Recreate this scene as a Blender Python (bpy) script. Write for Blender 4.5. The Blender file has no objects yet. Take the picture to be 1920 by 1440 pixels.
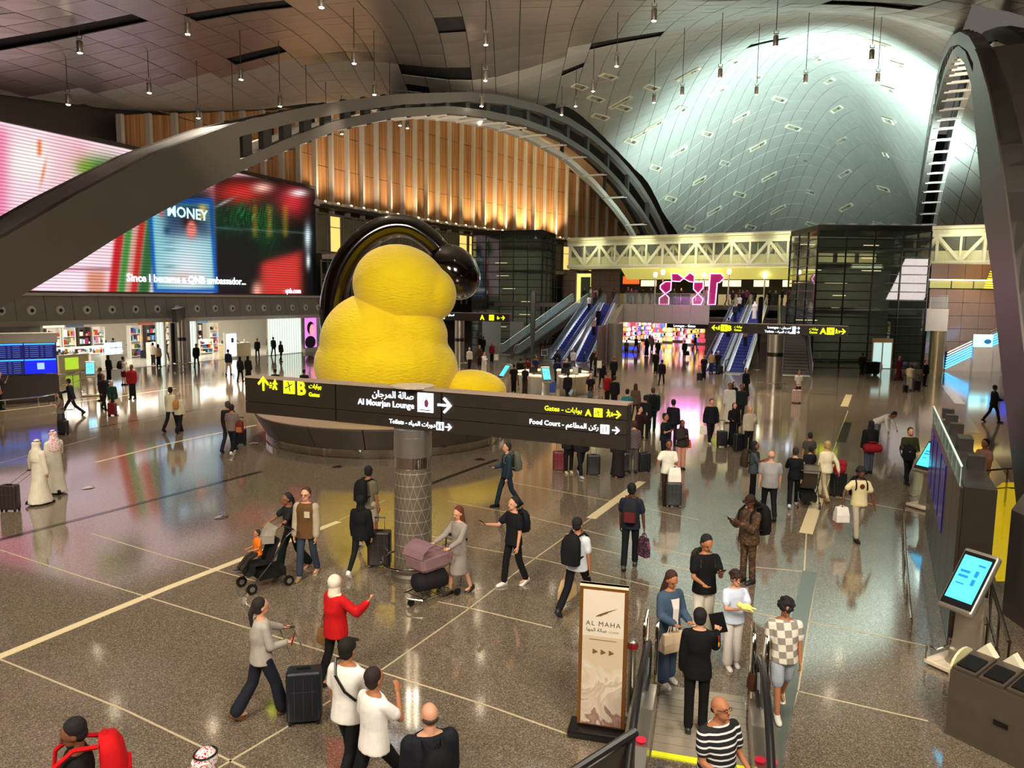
import bpy, bmesh, math, random
import numpy as np
from mathutils import Vector, Matrix, Euler
R = math.radians
random.seed(7)
S = bpy.context.scene
C = S.collection
# ---------------------------------------------------------------- camera
H = 5.45
FPX = 1385.0
PITCH = R(6.67)
ROLL = R(0.73)
_f = Vector((0, math.cos(PITCH), -math.sin(PITCH)))
_u0 = Vector((0, math.sin(PITCH), math.cos(PITCH)))
_x0 = Vector((1, 0, 0))
_r = (_x0*math.cos(ROLL) + _u0*math.sin(ROLL)).normalized()
_u = (_u0*math.cos(ROLL) - _x0*math.sin(ROLL)).normalized()
CAM = Vector((0, 0, H))
cd = bpy.data.cameras.new('camera')
cam = bpy.data.objects.new('camera', cd)
C.objects.link(cam)
cam.matrix_world = Matrix((( _r.x, _u.x, -_f.x, 0), (_r.y, _u.y, -_f.y, 0), (_r.z, _u.z, -_f.z, H), (0, 0, 0, 1)))
cd.sensor_width = 36.0
cd.lens = 36.0*FPX/1920.0
cd.clip_start = 0.1
cd.clip_end = 400
S.camera = cam
S.view_settings.view_transform = 'Standard'
S.view_settings.look = 'None'
S.view_settings.gamma = 1.0
S.view_settings.use_curve_mapping = False
S.view_settings.exposure = 0.40
def ray(px, py):
 return (_f*FPX + _r*(px-960) - _u*(py-720)).normalized()
def at(px, py, Y):
 """world point seen at photograph pixel (px, py) at world depth Y"""
 d = ray(px, py)
 return CAM + d*(Y/d.y)
def gr(px, py, z=0.0):
 """world point seen at pixel on the level z"""
 d = ray(px, py)
 return CAM + d*((z-H)/d.z)
def onplane(px, py, P, n):
 d = ray(px, py)
 return CAM + d*((Vector(P)-CAM).dot(n)/d.dot(n))
def zat(px, py, Y):
 return at(px, py, Y).z
# ---------------------------------------------------------------- world and lights
w = bpy.data.worlds.new('world')
S.world = w
w.use_nodes = True
w.node_tree.nodes['Background'].inputs[0].default_value = (0.62, 0.56, 0.48, 1)
w.node_tree.nodes['Background'].inputs[1].default_value = 0.16
def area(name, loc, target, size, energy, col, sy=None, spread=180):
 l = bpy.data.lights.new(name, 'AREA')
 l.energy = energy; l.color = col; l.size = size
 if sy: l.shape = 'RECTANGLE'; l.size_y = sy
 l.spread = R(spread)
 o = bpy.data.objects.new(name, l); C.objects.link(o)
 o.location = loc
 o.rotation_euler = (Vector(target)-Vector(loc)).to_track_quat('-Z', 'Y').to_euler()
 return o
def spot(name, loc, target, energy, col, ang=60, blend=.5, r=.15):
 l = bpy.data.lights.new(name, 'SPOT')
 l.energy = energy; l.color = col; l.spot_size = R(ang); l.spot_blend = blend; l.shadow_soft_size = r
 o = bpy.data.objects.new(name, l); C.objects.link(o)
 o.location = loc
 o.rotation_euler = (Vector(target)-Vector(loc)).to_track_quat('-Z', 'Y').to_euler()
 return o
WARM = (1.0, .80, .56)
NEUT = (1.0, .90, .76)
TEAL = (.62, .88, .86)
# uplights standing on the tower roofs and along the bridge wash the far vault; added fills brighten the hall, pendant lamps follow further down
area('vault_uplight', (29, 63, 13.6), (31, 77, 31), 8, 6400, TEAL, sy=3, spread=115)
area('vault_uplight', (34, 64, 13.6), (33, 78, 31), 6, 3600, TEAL, sy=3, spread=110)
area('vault_uplight', (19, 76, 13.2), (23, 88, 29), 10, 2600, TEAL, sy=3, spread=120)
area('ceiling_fill', (2, 44, 13), (4, 54, 25), 8, 900, (1, .86, .62), sy=4, spread=160)  # added floating fill without a housing, brightens the near ceiling
area('ceiling_fill', (24, 46, 14), (26, 56, 27), 8, 1500, (1, .90, .72), sy=4, spread=160)
for (x, y) in ((-15, 9), (-5, 7), (5, 9), (13, 14), (-20, 19), (-9, 18), (2, 19), (11, 24), (-17, 29), (-3, 28)):
 spot('hall_downlight', (x, y, 19.5), (x, y+3, 0), 2700, NEUT, 75, .8, .3)
area('camera_side_fill', (-9, -2, 13), (-6, 26, 3), 5, 1700, (1, .88, .72), spread=140)  # added fill from behind the camera, lights fronts that face it
area('camera_side_fill', (5, -2, 13), (4, 24, 2), 5, 1700, (1, .90, .76), spread=140)
area('ceiling_fill', (-6, 30, 9.5), (-3, 38, 21), 8, 1100, (1, .86, .68), sy=4, spread=160)  # added fill for the ceiling on the left
# ---------------------------------------------------------------- materials
_mats = {}
def _lin(c):
 return tuple(((v/12.92) if v <= .04045 else ((v+.055)/1.055)**2.4) for v in c)
def rgb(h):
 h = h.lstrip('#')
 return _lin(tuple(int(h[i:i+2], 16)/255 for i in (0, 2, 4)))
def mat(name, col, rough=.6, metal=0.0, emit=None, es=1.0, var=.12, scale=6.0, bump=0.0, spec=.5, coat=0.0, alpha=1.0, aniso=None):
 """procedural principled material; colour '#rrggbb' with noise variation"""
 if name in _mats: return _mats[name]
 m = bpy.data.materials.new(name); _mats[name] = m
 m.use_nodes = True
 nt = m.node_tree; N = nt.nodes; L = nt.links
 b = N['Principled BSDF']
 c = rgb(col) if isinstance(col, str) else col
 b.inputs['Roughness'].default_value = rough
 b.inputs['Metallic'].default_value = metal
 b.inputs['Specular IOR Level'].default_value = spec
 b.inputs['Coat Weight'].default_value = coat
 b.inputs['Alpha'].default_value = alpha
 tc = N.new('ShaderNodeTexCoord')
 nz = N.new('ShaderNodeTexNoise'); nz.inputs['Scale'].default_value = scale; nz.inputs['Detail'].default_value = 3
 L.new(tc.outputs['Object'], nz.inputs['Vector'])
 mx = N.new('ShaderNodeMix'); mx.data_type = 'RGBA'
 mx.inputs[6].default_value = tuple(v*(1-var) for v in c)+(1,)
 mx.inputs[7].default_value = tuple(min(1, v*(1+var)) for v in c)+(1,)
 L.new(nz.outputs['Fac'], mx.inputs[0])
 L.new(mx.outputs[2], b.inputs['Base Color'])
 if bump:
  bp = N.new('ShaderNodeBump'); bp.inputs['Strength'].default_value = bump; bp.inputs['Distance'].default_value = .02
  L.new(nz.outputs['Fac'], bp.inputs['Height']); L.new(bp.outputs[0], b.inputs['Normal'])
 if emit:
  e = rgb(emit) if isinstance(emit, str) else emit
  b.inputs['Emission Color'].default_value = e+(1,)
  b.inputs['Emission Strength'].default_value = es
 return m
def nodemat(name):
 m = bpy.data.materials.new(name); _mats[name] = m; m.use_nodes = True
 return m, m.node_tree.nodes, m.node_tree.links, m.node_tree.nodes['Principled BSDF']
# ---------------------------------------------------------------- mesh builder
class MB:
 def __init__(s): s.v = []; s.f = []; s.mi = []; s.cur = 0
 def add(s, vs, fs):
  o = len(s.v); s.v += [tuple(v) for v in vs]
  for f in fs: s.f.append(tuple(i+o for i in f)); s.mi.append(s.cur)
  return s
 def box(s, c, d, rot=None, M=None):
  """c centre, d full size; rot = euler tuple or matrix"""
  hx, hy, hz = d[0]/2, d[1]/2, d[2]/2
  vs = [Vector((x, y, z)) for x in (-hx, hx) for y in (-hy, hy) for z in (-hz, hz)]
  if rot is not None:
   m = rot if isinstance(rot, Matrix) else Euler(rot).to_matrix()
   vs = [m @ v for v in vs]
  vs = [v+Vector(c) for v in vs]
  if M is not None: vs = [M @ v for v in vs]
  return s.add(vs, [(0, 1, 3, 2), (4, 6, 7, 5), (0, 4, 5, 1), (2, 3, 7, 6), (0, 2, 6, 4), (1, 5, 7, 3)])
 def bar(s, a, b, wdt, hgt=None, up=(0, 0, 1)):
  """square section bar from a to b"""
  a = Vector(a); b = Vector(b); hgt = hgt or wdt
  d = (b-a)
  if d.length < 1e-6: return s
  d.normalize(); upv = Vector(up)
  sd = d.cross(upv)
  if sd.length < 1e-4: sd = d.cross(Vector((1, 0, 0)))
  sd.normalize(); u2 = sd.cross(d).normalized()
  vs = []
  for p in (a, b):
   for i, j in ((-1, -1), (1, -1), (1, 1), (-1, 1)):
    vs.append(p+sd*(i*wdt/2)+u2*(j*hgt/2))
  return s.add(vs, [(3, 2, 1, 0), (4, 5, 6, 7), (0, 1, 5, 4), (1, 2, 6, 5), (2, 3, 7, 6), (3, 0, 4, 7)])
 def tube(s, pts, r, n=8, closed=False, caps=True):
  pts = [Vector(p) for p in pts]; k = len(pts)
  rr = r if isinstance(r, (list, tuple)) else [r]*k
  rings = []; prev = None
  for i, p in enumerate(pts):
   a = pts[(i-1) % k] if (closed or i > 0) else p
   b = pts[(i+1) % k] if (closed or i < k-1) else p
   t = (b-a)
   if t.length < 1e-9: t = Vector((0, 0, 1))
   t.normalize()
   if prev is None:
    n1 = t.cross(Vector((0, 0, 1)))
    if n1.length < 1e-3: n1 = t.cross(Vector((1, 0, 0)))
   else:
    n1 = prev - t*prev.dot(t)
    if n1.length < 1e-4: n1 = t.cross(Vector((0, 0, 1)))
   n1.normalize(); prev = n1; n2 = t.cross(n1)
   rings.append([p+(n1*math.cos(q)+n2*math.sin(q))*rr[i] for q in [2*math.pi*j/n for j in range(n)]])
  o = len(s.v)
  for rg in rings: s.v += [tuple(v) for v in rg]
  def q(a, b):
   for j in range(n):
    s.f.append((o+a*n+j, o+a*n+(j+1) % n, o+b*n+(j+1) % n, o+b*n+j)); s.mi.append(s.cur)
  for i in range(k-1): q(i, i+1)
  if closed: q(k-1, 0)
  elif caps:
   s.f.append(tuple(o+j for j in range(n))[::-1]); s.mi.append(s.cur)
   s.f.append(tuple(o+(k-1)*n+j for j in range(n))); s.mi.append(s.cur)
  return s
 def rings(s, rl, caps=True, closed=False):
  """loft a list of equally long point rings"""
  o = len(s.v); n = len(rl[0]); k = len(rl)
  for rg in rl: s.v += [tuple(v) for v in rg]
  for i in range(k-1):
   for j in range(n):
    s.f.append((o+i*n+j, o+i*n+(j+1) % n, o+(i+1)*n+(j+1) % n, o+(i+1)*n+j)); s.mi.append(s.cur)
  if caps:
   s.f.append(tuple(o+j for j in range(n))[::-1]); s.mi.append(s.cur)
   s.f.append(tuple(o+(k-1)*n+j for j in range(n))); s.mi.append(s.cur)
  return s
 def lathe(s, prof, n=32, c=(0, 0, 0), caps=True):
  rl = [[Vector((c[0]+r*math.cos(2*math.pi*j/n), c[1]+r*math.sin(2*math.pi*j/n), c[2]+z)) for j in range(n)] for r, z in prof]
  return s.rings(rl, caps)
 def ell(s, c, r, n=10, m=7, rot=None):
  rl = []
  mt = (rot if isinstance(rot, Matrix) else Euler(rot).to_matrix()) if rot is not None else None
  for i in range(m+1):
   th = math.pi*(i+.001)/(m+.002); rg = []
   for j in range(n):
    a = 2*math.pi*j/n
    v = Vector((r[0]*math.sin(th)*math.cos(a), r[1]*math.sin(th)*math.sin(a), -r[2]*math.cos(th)))
    if mt is not None: v = mt @ v
    rg.append(v+Vector(c))
   rl.append(rg)
  return s.rings(rl, True)
 def cap(s, a, b, ra, rb, n=8):
  """rounded tapered limb"""
  a = Vector(a); b = Vector(b); d = b-a; L = d.length
  if L < 1e-6: return s.ell(a, (ra, ra, ra), n, 5)
  d /= L
  pts = [a-d*ra*.98, a-d*ra*.7, a, b, b+d*rb*.7, b+d*rb*.98]
  return s.tube(pts, [ra*.2, ra*.7, ra, rb, rb*.7, rb*.2], n)
 def prism(s, poly, n, k1, th):
  """extrude polygon points (3D list) along n by th"""
  n = Vector(n)*th; k = len(poly)
  vs = [Vector(p) for p in poly]+[Vector(p)+n for p in poly]
  fs = [tuple(range(k))[::-1], tuple(range(k, 2*k))]+[(i, (i+1) % k, (i+1) % k+k, i+k) for i in range(k)]
  return s.add(vs, fs)
 def quad(s, a, b, c, d): return s.add([a, b, c, d], [(0, 1, 2, 3)])
 def build(s, name, m, parent=None, smooth=False, **kw):
  me = bpy.data.meshes.new(name)
  me.from_pydata(s.v, [], s.f)
  ms = m if isinstance(m, (list, tuple)) else [m]
  for x in ms: me.materials.append(x)
  if len(ms) > 1: me.polygons.foreach_set('material_index', s.mi)
  if smooth: me.polygons.foreach_set('use_smooth', [True]*len(me.polygons)); me.set_sharp_from_angle(angle=R(42))
  me.update()
  o = bpy.data.objects.new(name, me); C.objects.link(o)
  if parent is not None: o.parent = parent
  for k, v in kw.items(): o[k] = v
  return o
def fix(o):
 bm = bmesh.new(); bm.from_mesh(o.data); bmesh.ops.recalc_face_normals(bm, faces=bm.faces); bm.to_mesh(o.data); bm.free(); return o
def bevel(o, wd, seg=2):
 bm = bmesh.new(); bm.from_mesh(o.data)
 bmesh.ops.recalc_face_normals(bm, faces=bm.faces)
 bmesh.ops.bevel(bm, geom=[e for e in bm.edges if e.calc_face_angle(0) > .5], offset=wd, segments=seg, affect='EDGES', profile=.6)
 bm.to_mesh(o.data); bm.free(); return o
def autosmooth(o, ang=40):
 me = o.data
 me.polygons.foreach_set('use_smooth', [True]*len(me.polygons))
 me.set_sharp_from_angle(angle=R(ang)); return o
def tag(o, label, cat, group=None):
 o['label'] = label; o['category'] = cat
 if group: o['group'] = group
 return o
def thing(name, label, cat, loc=(0, 0, 0), rz=0.0, group=None):
 o = bpy.data.objects.new(name, None); C.objects.link(o)
 o.empty_display_size = .2
 o.location = loc; o.rotation_euler = (0, 0, rz)
 return tag(o, label, cat, group)
_OW = 'first second third fourth fifth sixth seventh eighth ninth tenth eleventh twelfth thirteenth fourteenth fifteenth sixteenth seventeenth eighteenth nineteenth twentieth'.split()
def ordw(n):
 return _OW[n] if n < 20 else ('twenty-' if n < 29 else 'thirty-' if n < 39 else 'forty-')+_OW[(n-20) % 10] if (n-19) % 10 else {20: 'twentieth', 30: 'thirtieth', 40: 'fortieth'}[n+1]
def struct(o): o['kind'] = 'structure'; return o
def dup(root, loc, rz=None, label=None, group=None):
 kids = list(root.children)
 r = root.copy(); C.objects.link(r); r.location = loc
 if rz is not None: r.rotation_euler = (0, 0, rz)
 if label: r['label'] = label
 if group: r['group'] = group
 for ch in kids:
  c = ch.copy(); C.objects.link(c); c.parent = r
  for g in ch.children:
   d = g.copy(); C.objects.link(d); d.parent = c
 return r
# ---------------------------------------------------------------- text
_AR = {'\u0627': (0xFE8D, 2), '\u0628': (0xFE8F, 4), '\u0629': (0xFE93, 2), '\u062A': (0xFE95, 4), '\u062C': (0xFE9D, 4), '\u062F': (0xFEA9, 2),
  '\u0631': (0xFEAD, 2), '\u0635': (0xFEB9, 4), '\u0637': (0xFEC1, 4), '\u0639': (0xFEC9, 4), '\u0643': (0xFED9, 4), '\u0644': (0xFEDD, 4),
  '\u0645': (0xFEE1, 4), '\u0646': (0xFEE5, 4), '\u0647': (0xFEE9, 4), '\u0648': (0xFEED, 2), '\u064A': (0xFEF1, 4)}
def arab(t):
 out = []
 for i, ch in enumerate(t):
  if ch not in _AR: out.append(ch); continue
  base, k = _AR[ch]
  pj = i > 0 and t[i-1] in _AR and _AR[t[i-1]][1] == 4
  nj = k == 4 and i < len(t)-1 and t[i+1] in _AR
  out.append(chr(base + (3 if pj and nj else 2 if nj else 1 if pj else 0)))
 return ''.join(out[::-1])
_lay = bpy.context.view_layer
def textmesh(name, body, size, m, parent=None, M=None, align='LEFT', bold=0.0, ext=.004, res=2, spacing=1.0):
 """text in the local X-Z plane facing -Y"""
 c = bpy.data.curves.new(name, 'FONT'); c.body = body; c.size = size; c.extrude = ext; c.resolution_u = res
 c.align_x = align; c.offset = bold*size; c.space_character = spacing
 t = bpy.data.objects.new(name, c); C.objects.link(t)
 dg = bpy.context.evaluated_depsgraph_get()
 me = bpy.data.meshes.new_from_object(t.evaluated_get(dg))
 bpy.data.objects.remove(t); bpy.data.curves.remove(c)
 me.transform(Matrix.Rotation(R(90), 4, 'X'))
 if M is not None: me.transform(M)
 me.materials.clear(); me.materials.append(m)
 me.name = name
 o = bpy.data.objects.new(name, me); C.objects.link(o)
 if parent is not None: o.parent = parent
 return o
def fittext(name, body, m, parent, x0, x1, zc_, y, bold=.02, ext=.004, res=2, maxh=None):
 o = textmesh(name, body, 1.0, m, parent, None, bold=bold, ext=ext, res=res)
 co = np.empty(len(o.data.vertices)*3); o.data.vertices.foreach_get('co', co); co = co.reshape(-1, 3)
 s_ = (x1-x0)/(co[:, 0].max()-co[:, 0].min())
 o.data.transform(Matrix.Translation((x0-co[:, 0].min()*s_, y, zc_-(co[:, 2].max()+co[:, 2].min())/2*s_)) @ Matrix.Scale(s_, 4, (1, 0, 0)) @ Matrix.Scale(s_, 4, (0, 0, 1)))
 return o
def T(x, y, z): return Matrix.Translation((x, y, z))
# ================================================================ surfaces
def terrazzo():
 m, N, L, b = nodemat('terrazzo')
 tc = N.new('ShaderNodeTexCoord')
 v = N.new('ShaderNodeTexVoronoi'); v.inputs['Scale'].default_value = 75
 v2 = N.new('ShaderNodeTexNoise'); v2.inputs['Scale'].default_value = 60; v2.inputs['Detail'].default_value = 2
 big = N.new('ShaderNodeTexNoise'); big.inputs['Scale'].default_value = .25
 for x in (v, v2, big): L.new(tc.outputs['Object'], x.inputs['Vector'])
 sep = N.new('ShaderNodeSeparateColor'); L.new(v.outputs['Color'], sep.inputs[0])
 r = N.new('ShaderNodeValToRGB'); e = r.color_ramp.elements
 e[0].position = 0; e[0].color = rgb('#544a3e')+(1,)
 e[1].position = 1; e[1].color = rgb('#a3947d')+(1,)
 for p, c in ((.3, '#675b4d'), (.6, '#766959'), (.86, '#877967')):
  q = e.new(p); q.color = rgb(c)+(1,)
 L.new(sep.outputs[0], r.inputs[0])
 mx = N.new('ShaderNodeMix'); mx.data_type = 'RGBA'; mx.blend_type = 'MULTIPLY'; mx.inputs[0].default_value = .5
 r2 = N.new('ShaderNodeValToRGB'); r2.color_ramp.elements[0].position = .3; r2.color_ramp.elements[0].color = (.55, .5, .45, 1)
 r2.color_ramp.elements[1].position = .7; r2.color_ramp.elements[1].color = (1, .98, .94, 1)
 L.new(v2.outputs['Fac'], r2.inputs[0]); L.new(r.outputs[0], mx.inputs[6]); L.new(r2.outputs[0], mx.inputs[7])
 L.new(mx.outputs[2], b.inputs['Base Color'])
 mr = N.new('ShaderNodeMapRange'); mr.inputs[3].default_value = .06; mr.inputs[4].default_value = .12
 L.new(big.outputs['Fac'], mr.inputs[0]); L.new(mr.outputs[0], b.inputs['Roughness'])
 b.inputs['Specular IOR Level'].default_value = 1.0; b.inputs['IOR'].default_value = 1.85
 return m
M_FLOOR = terrazzo()
M_CREAM = mat('cream_terrazzo', '#d9c79c', .16, scale=50, var=.15)
M_DARKST = mat('dark_terrazzo', '#2a2420', .14, scale=50, var=.3)
M_GREYST = mat('grey_terrazzo', '#5d625a', .12, scale=50, var=.12)
M_JOINT = mat('brass_joint', '#c9b896', .3, .2)
M_STEEL = mat('brushed_steel', '#b9b2a6', .28, .9, scale=30, var=.1)
M_CHROME = mat('polished_steel', '#d6d2ca', .1, 1.0)
M_DSTEEL = mat('dark_bronze_panel', '#4a4138', .4, .35, scale=3)
M_BLACK = mat('black_plastic', '#0c0b0b', .35)
M_DARK = mat('dark_void', '#070605', .9)
M_CEIL = mat('ceiling_metal_panel', '#aaa098', .3, .8, scale=.6, var=.16)
M_CEIL2 = mat('ceiling_pale_panel', '#a9a79f', .42, .3, scale=.6, var=.08)
M_ARCH = mat('arch_grey_steel', '#5e564f', .45, .3, scale=.8)
M_ARCHD = mat('arch_dark_steel', '#2d2826', .5, .3)
M_WHITE = mat('white_paint', '#d8d4ca', .5)
M_STONE = mat('grey_panel', '#7d776d', .45, scale=2)
M_STONEL = mat('pale_panel', '#b5aea2', .45, scale=2)
M_BRICK = mat('brown_stone', '#6d5648', .45, scale=4)
def wood():
 m, N, L, b = nodemat('ribbed_timber')
 tc = N.new('ShaderNodeTexCoord'); mp = N.new('ShaderNodeMapping'); mp.inputs['Scale'].default_value = (7, 7, .12)
 n = N.new('ShaderNodeTexNoise'); n.inputs['Scale'].default_value = 1.0; n.inputs['Detail'].default_value = 4
 L.new(tc.outputs['Object'], mp.inputs[0]); L.new(mp.outputs[0], n.inputs['Vector'])
 r = N.new('ShaderNodeValToRGB'); e = r.color_ramp.elements
 e[0].position = .32; e[0].color = rgb('#855630')+(1,); e[1].position = .68; e[1].color = rgb('#c4905c')+(1,)
 L.new(n.outputs['Fac'], r.inputs[0]); L.new(r.outputs[0], b.inputs['Base Color']); b.inputs['Roughness'].default_value = .5
 bp = N.new('ShaderNodeBump'); bp.inputs['Strength'].default_value = .5; bp.inputs['Distance'].default_value = .05
 L.new(n.outputs['Fac'], bp.inputs['Height']); L.new(bp.outputs[0], b.inputs['Normal'])
 return m
M_WOOD = wood()
# ================================================================ floor
fl = MB().add([(-75, -3, 0), (75, -3, 0), (75, 135, 0), (-75, 135, 0)], [(0, 1, 2, 3)]).build('floor', M_FLOOR); struct(fl)
_tn = [0]
def strip(pix, wd, m, z=.004):
 """inlaid floor band through photograph pixels, traced onto the floor level"""
 g = [gr(x, y) for x, y in pix]
 L_, R_ = [], []
 for i, p in enumerate(g):
  a = g[max(0, i-1)]; b = g[min(len(g)-1, i+1)]
  d = (b-a); d.z = 0; d.normalize(); n = Vector((-d.y, d.x, 0))*wd/2
  L_.append(p+n); R_.append(p-n)
 mb = MB(); k = len(g)
 vs = [Vector((p.x, p.y, zz)) for zz in (0, z) for p in L_+R_]
 fs = []
 for i in range(k-1):
  fs += [(2*k+i, 2*k+i+1, 3*k+i+1, 3*k+i), (i, i+1, 2*k+i+1, 2*k+i), (k+i, 3*k+i, 3*k+i+1, k+i+1)]
 fs += [(0, 2*k, 3*k, k), (k-1, 2*k-1, 4*k-1, 3*k-1)]
 _tn[0] += 1
 o = fix(mb.add(vs, fs).build('trim_%d' % _tn[0], m)); struct(o)
 return o
strip([(-160, 1058), (0, 1012), (240, 950), (490, 884)], .17, M_DARKST)
strip([(800, 910), (870, 884), (932, 862)], .17, M_DARKST)
strip([(-120, 1282), (0, 1231), (320, 1100), (635, 978)], .17, M_CREAM)
strip([(1108, 972), (1160, 934), (1204, 903)], .24, M_CREAM)
strip([(1556, 870), (1535, 930), (1511, 1000)], .3, M_CREAM)
strip([(1519, 1072), (1500, 1160), (1476, 1290), (1440, 1440)], .27, M_GREYST)
strip([(1592, 740), (1583, 762)], .36, M_CREAM)
strip([(1590, 792), (1577, 829)], .34, M_DARKST)
strip([(1772, 722), (1800, 757)], .5, M_CREAM)
strip([(1799, 770), (1826, 812)], .5, M_DARKST)
strip([(1846, 852), (1890, 925)], .5, M_CREAM)
strip([(0, 771), (60, 764), (190, 748), (330, 728)], .16, M_CREAM)
strip([(110, 816), (180, 802), (310, 778), (420, 760)], .12, M_DARKST)
strip([(180, 867), (315, 832), (480, 797)], .14, M_CREAM)
for pts in ([(635, 976), (722, 938)], [(870, 1148), (985, 1060), (1108, 972)], [(0, 1031), (155, 1082), (460, 1176), (610, 1222), (720, 1262), (920, 1325), (1085, 1384)],
   [(-40, 1218), (0, 1236), (240, 1334), (460, 1440)], [(0, 868), (180, 820)], [(410, 1440), (560, 1350), (720, 1253), (870, 1148)],
   [(800, 1003), (880, 1025), (1020, 1050), (1240, 1104), (1400, 1146), (1500, 1166)], [(820, 1128), (880, 1140), (1035, 1177)],
   [(960, 905), (1000, 912), (1160, 942), (1310, 975)], [(1060, 1015), (1250, 1060), (1320, 1075)], [(840, 940), (960, 962), (1060, 985), (1240, 1030), (1380, 1060), (1512, 1072)],
   [(1516, 1166), (1640, 1190), (1760, 1216)], [(1487, 1294), (1600, 1320), (1740, 1352)], [(1508, 1070), (1466, 1290), (1432, 1440)], [(1530, 1076), (1497, 1290), (1452, 1440)],
   [(1512, 1000), (1508, 1070)], [(1540, 905), (1568, 830), (1590, 770)], [(1700, 830), (1780, 850), (1850, 862)], [(1560, 930), (1640, 946), (1740, 965)],
   [(0, 768), (310, 726), (480, 706)], [(170, 1000), (300, 1040), (480, 1090)]):
 strip(pts, .03, M_JOINT, .003)
# round steel sockets set in the floor
for i, (px, py) in enumerate(((632, 876), (165, 915), (476, 832), (415, 971), (900, 862), (130, 768))):
 p = gr(px, py)
 o = MB().lathe([(.0, 0), (.16, 0), (.17, .012), (.12, .02), (.02, .02)], 20, (0, 0, 0)).build('floor_socket', M_CHROME, None, True)
 o.location = p; tag(o, 'round steel socket cover in the floor %s' % ('in front of the plinth', 'left of the dark floor band', 'left of the plinth foot', 'between the two dark floor bands', 'right of the plinth foot', 'near the flight board')[i], 'floor socket', 'round steel socket covers in the floor')
# ================================================================ ceiling surface (thin plate spline through surveyed points)
_cp = [(0, 165, 45), (215, 202, 53), (340, 208, 58), (500, 204, 66), (640, 197, 76), (-250, 120, 38),
  (-300, -60, 28), (0, 0, 32), (300, 0, 36), (640, 0, 40), (960, 0, 42), (1300, 0, 42), (1600, 0, 42), (1950, 0, 38),
  (300, 100, 45), (640, 100, 53), (960, 80, 52), (1300, 50, 54), (1600, 25, 52),
  (900, 164, 57), (1000, 160, 60), (1000, 190, 65), (1107, 125, 62), (1107, 180, 69), (1107, 243, 75.5), (1190, 150, 68), (1190, 240, 78), (1190, 325, 86.5),
  (1240, 105, 62), (1240, 180, 74), (1240, 300, 88), (1240, 410, 96), (1350, 78, 63), (1350, 150, 78), (1350, 225, 89), (1350, 330, 98), (1350, 438, 105),
  (1500, 60, 64), (1500, 88, 76), (1500, 125, 84), (1500, 225, 95), (1500, 335, 104), (1500, 440, 111),
  (1640, 45, 58), (1700, 45, 54), (1640, 100, 70), (1620, 210, 87), (1700, 100, 62), (1690, 210, 76), (1620, 335, 99), (1690, 335, 89),
  (1722, 400, 86.4), (1731, 330, 81), (1741, 265, 74.6), (1752, 200, 68.3), (1764, 140, 61.9), (1778, 95, 54.6), (1793, 66, 47.9),
  (1690, 440, 100), (0, -700, 10), (960, -900, 12), (1900, -700, 12)]
_P = [at(*c) for c in _cp]
_A = np.array([[p.x, p.y] for p in _P])/50; _Z = np.array([min(p.z, 34) for p in _P])
def _U(r2): return np.where(r2 > 1e-12, r2*np.log(np.maximum(r2, 1e-12)), 0)
_n = len(_A)
_K = _U(((_A[:, None]-_A[None])**2).sum(-1)) + np.eye(_n)*.0015
_Q = np.hstack([np.ones((_n, 1)), _A])
_sol = np.linalg.solve(np.block([[_K, _Q], [_Q.T, np.zeros((3, 3))]]), np.concatenate([_Z, [0, 0, 0]]))
def zc(X, Y):
 X = np.atleast_1d(np.asarray(X, float)); Y = np.atleast_1d(np.asarray(Y, float))
 q = np.stack([X, Y], -1)/50
 r2 = ((q[..., None, :]-_A)**2).sum(-1)
 return (_U(r2)*_sol[:_n]).sum(-1)+_sol[_n]+q[..., 0]*_sol[_n+1]+q[..., 1]*_sol[_n+2]
# arch planes in plan: arch one passes (-18.5, 26.7) and (19.2, 95); arch two x = 4.6 + .498 y
A1 = Vector((-18.5, 26.7, 0)); A1D = Vector((37.7, 68.3, 0)).normalized(); A1N = Vector((A1D.y, -A1D.x, 0))
A2 = Vector((3.39, 0, 0)); A2D = Vector((.4968, 1, 0)).normalized(); A2N = Vector((A2D.y, -A2D.x, 0))
WL0 = Vector((-31, 45, 0)); WN0 = Vector((28, -12, 0)).normalized()
def keep(X, Y, Z):
 if (Vector((X, Y, 0))-WL0).dot(WN0) < -1.2: return False
 if Y > 112: return False
 if (Vector((X, Y, 0))-A1).dot(A1N) < -1.8 and Y > 45 and (X > -14 or Y > 76) and (Z-H)/Y < .252: return False
 if (Vector((X, Y, 0))-A2).dot(A2N) > 1.4 and Y > 41: return False
 return Z > 8
def clip(c):
 """cut a ceiling cell along the planes of the two arches"""
 m = sum(c, Vector((0, 0, 0)))/len(c)
 cuts = [(WL0, WN0, -.6, 1)]
 if m.y > 45 and (m.x > -14 or m.y > 76) and (m.z-H)/m.y < .252: cuts.append((A1, A1N, -.5, 1))
 if m.y > 41: cuts.append((A2, A2N, .2, -1))
 for P0, n, off, sg in cuts:
  out = []
  k = len(c)
  for i in range(k):
   p, q = c[i], c[(i+1) % k]
   dp = ((p-P0).dot(n)-off)*sg; dq = ((q-P0).dot(n)-off)*sg
   if dp >= 0: out.append(p)
   if dp*dq < 0: out.append(p.lerp(q, dp/(dp-dq)))
  c = out
  if len(c) < 3: return None
 return c
CS = 1.7
xs = np.arange(-44, 62, CS); ys = np.arange(22, 113, CS)
cells = []
GX, GY = np.meshgrid(xs, ys, indexing='ij'); GZ = zc(GX.ravel(), GY.ravel()).reshape(GX.shape)
SL = []   # dark slots left open in the near ceiling: (x, y) half sizes
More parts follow.
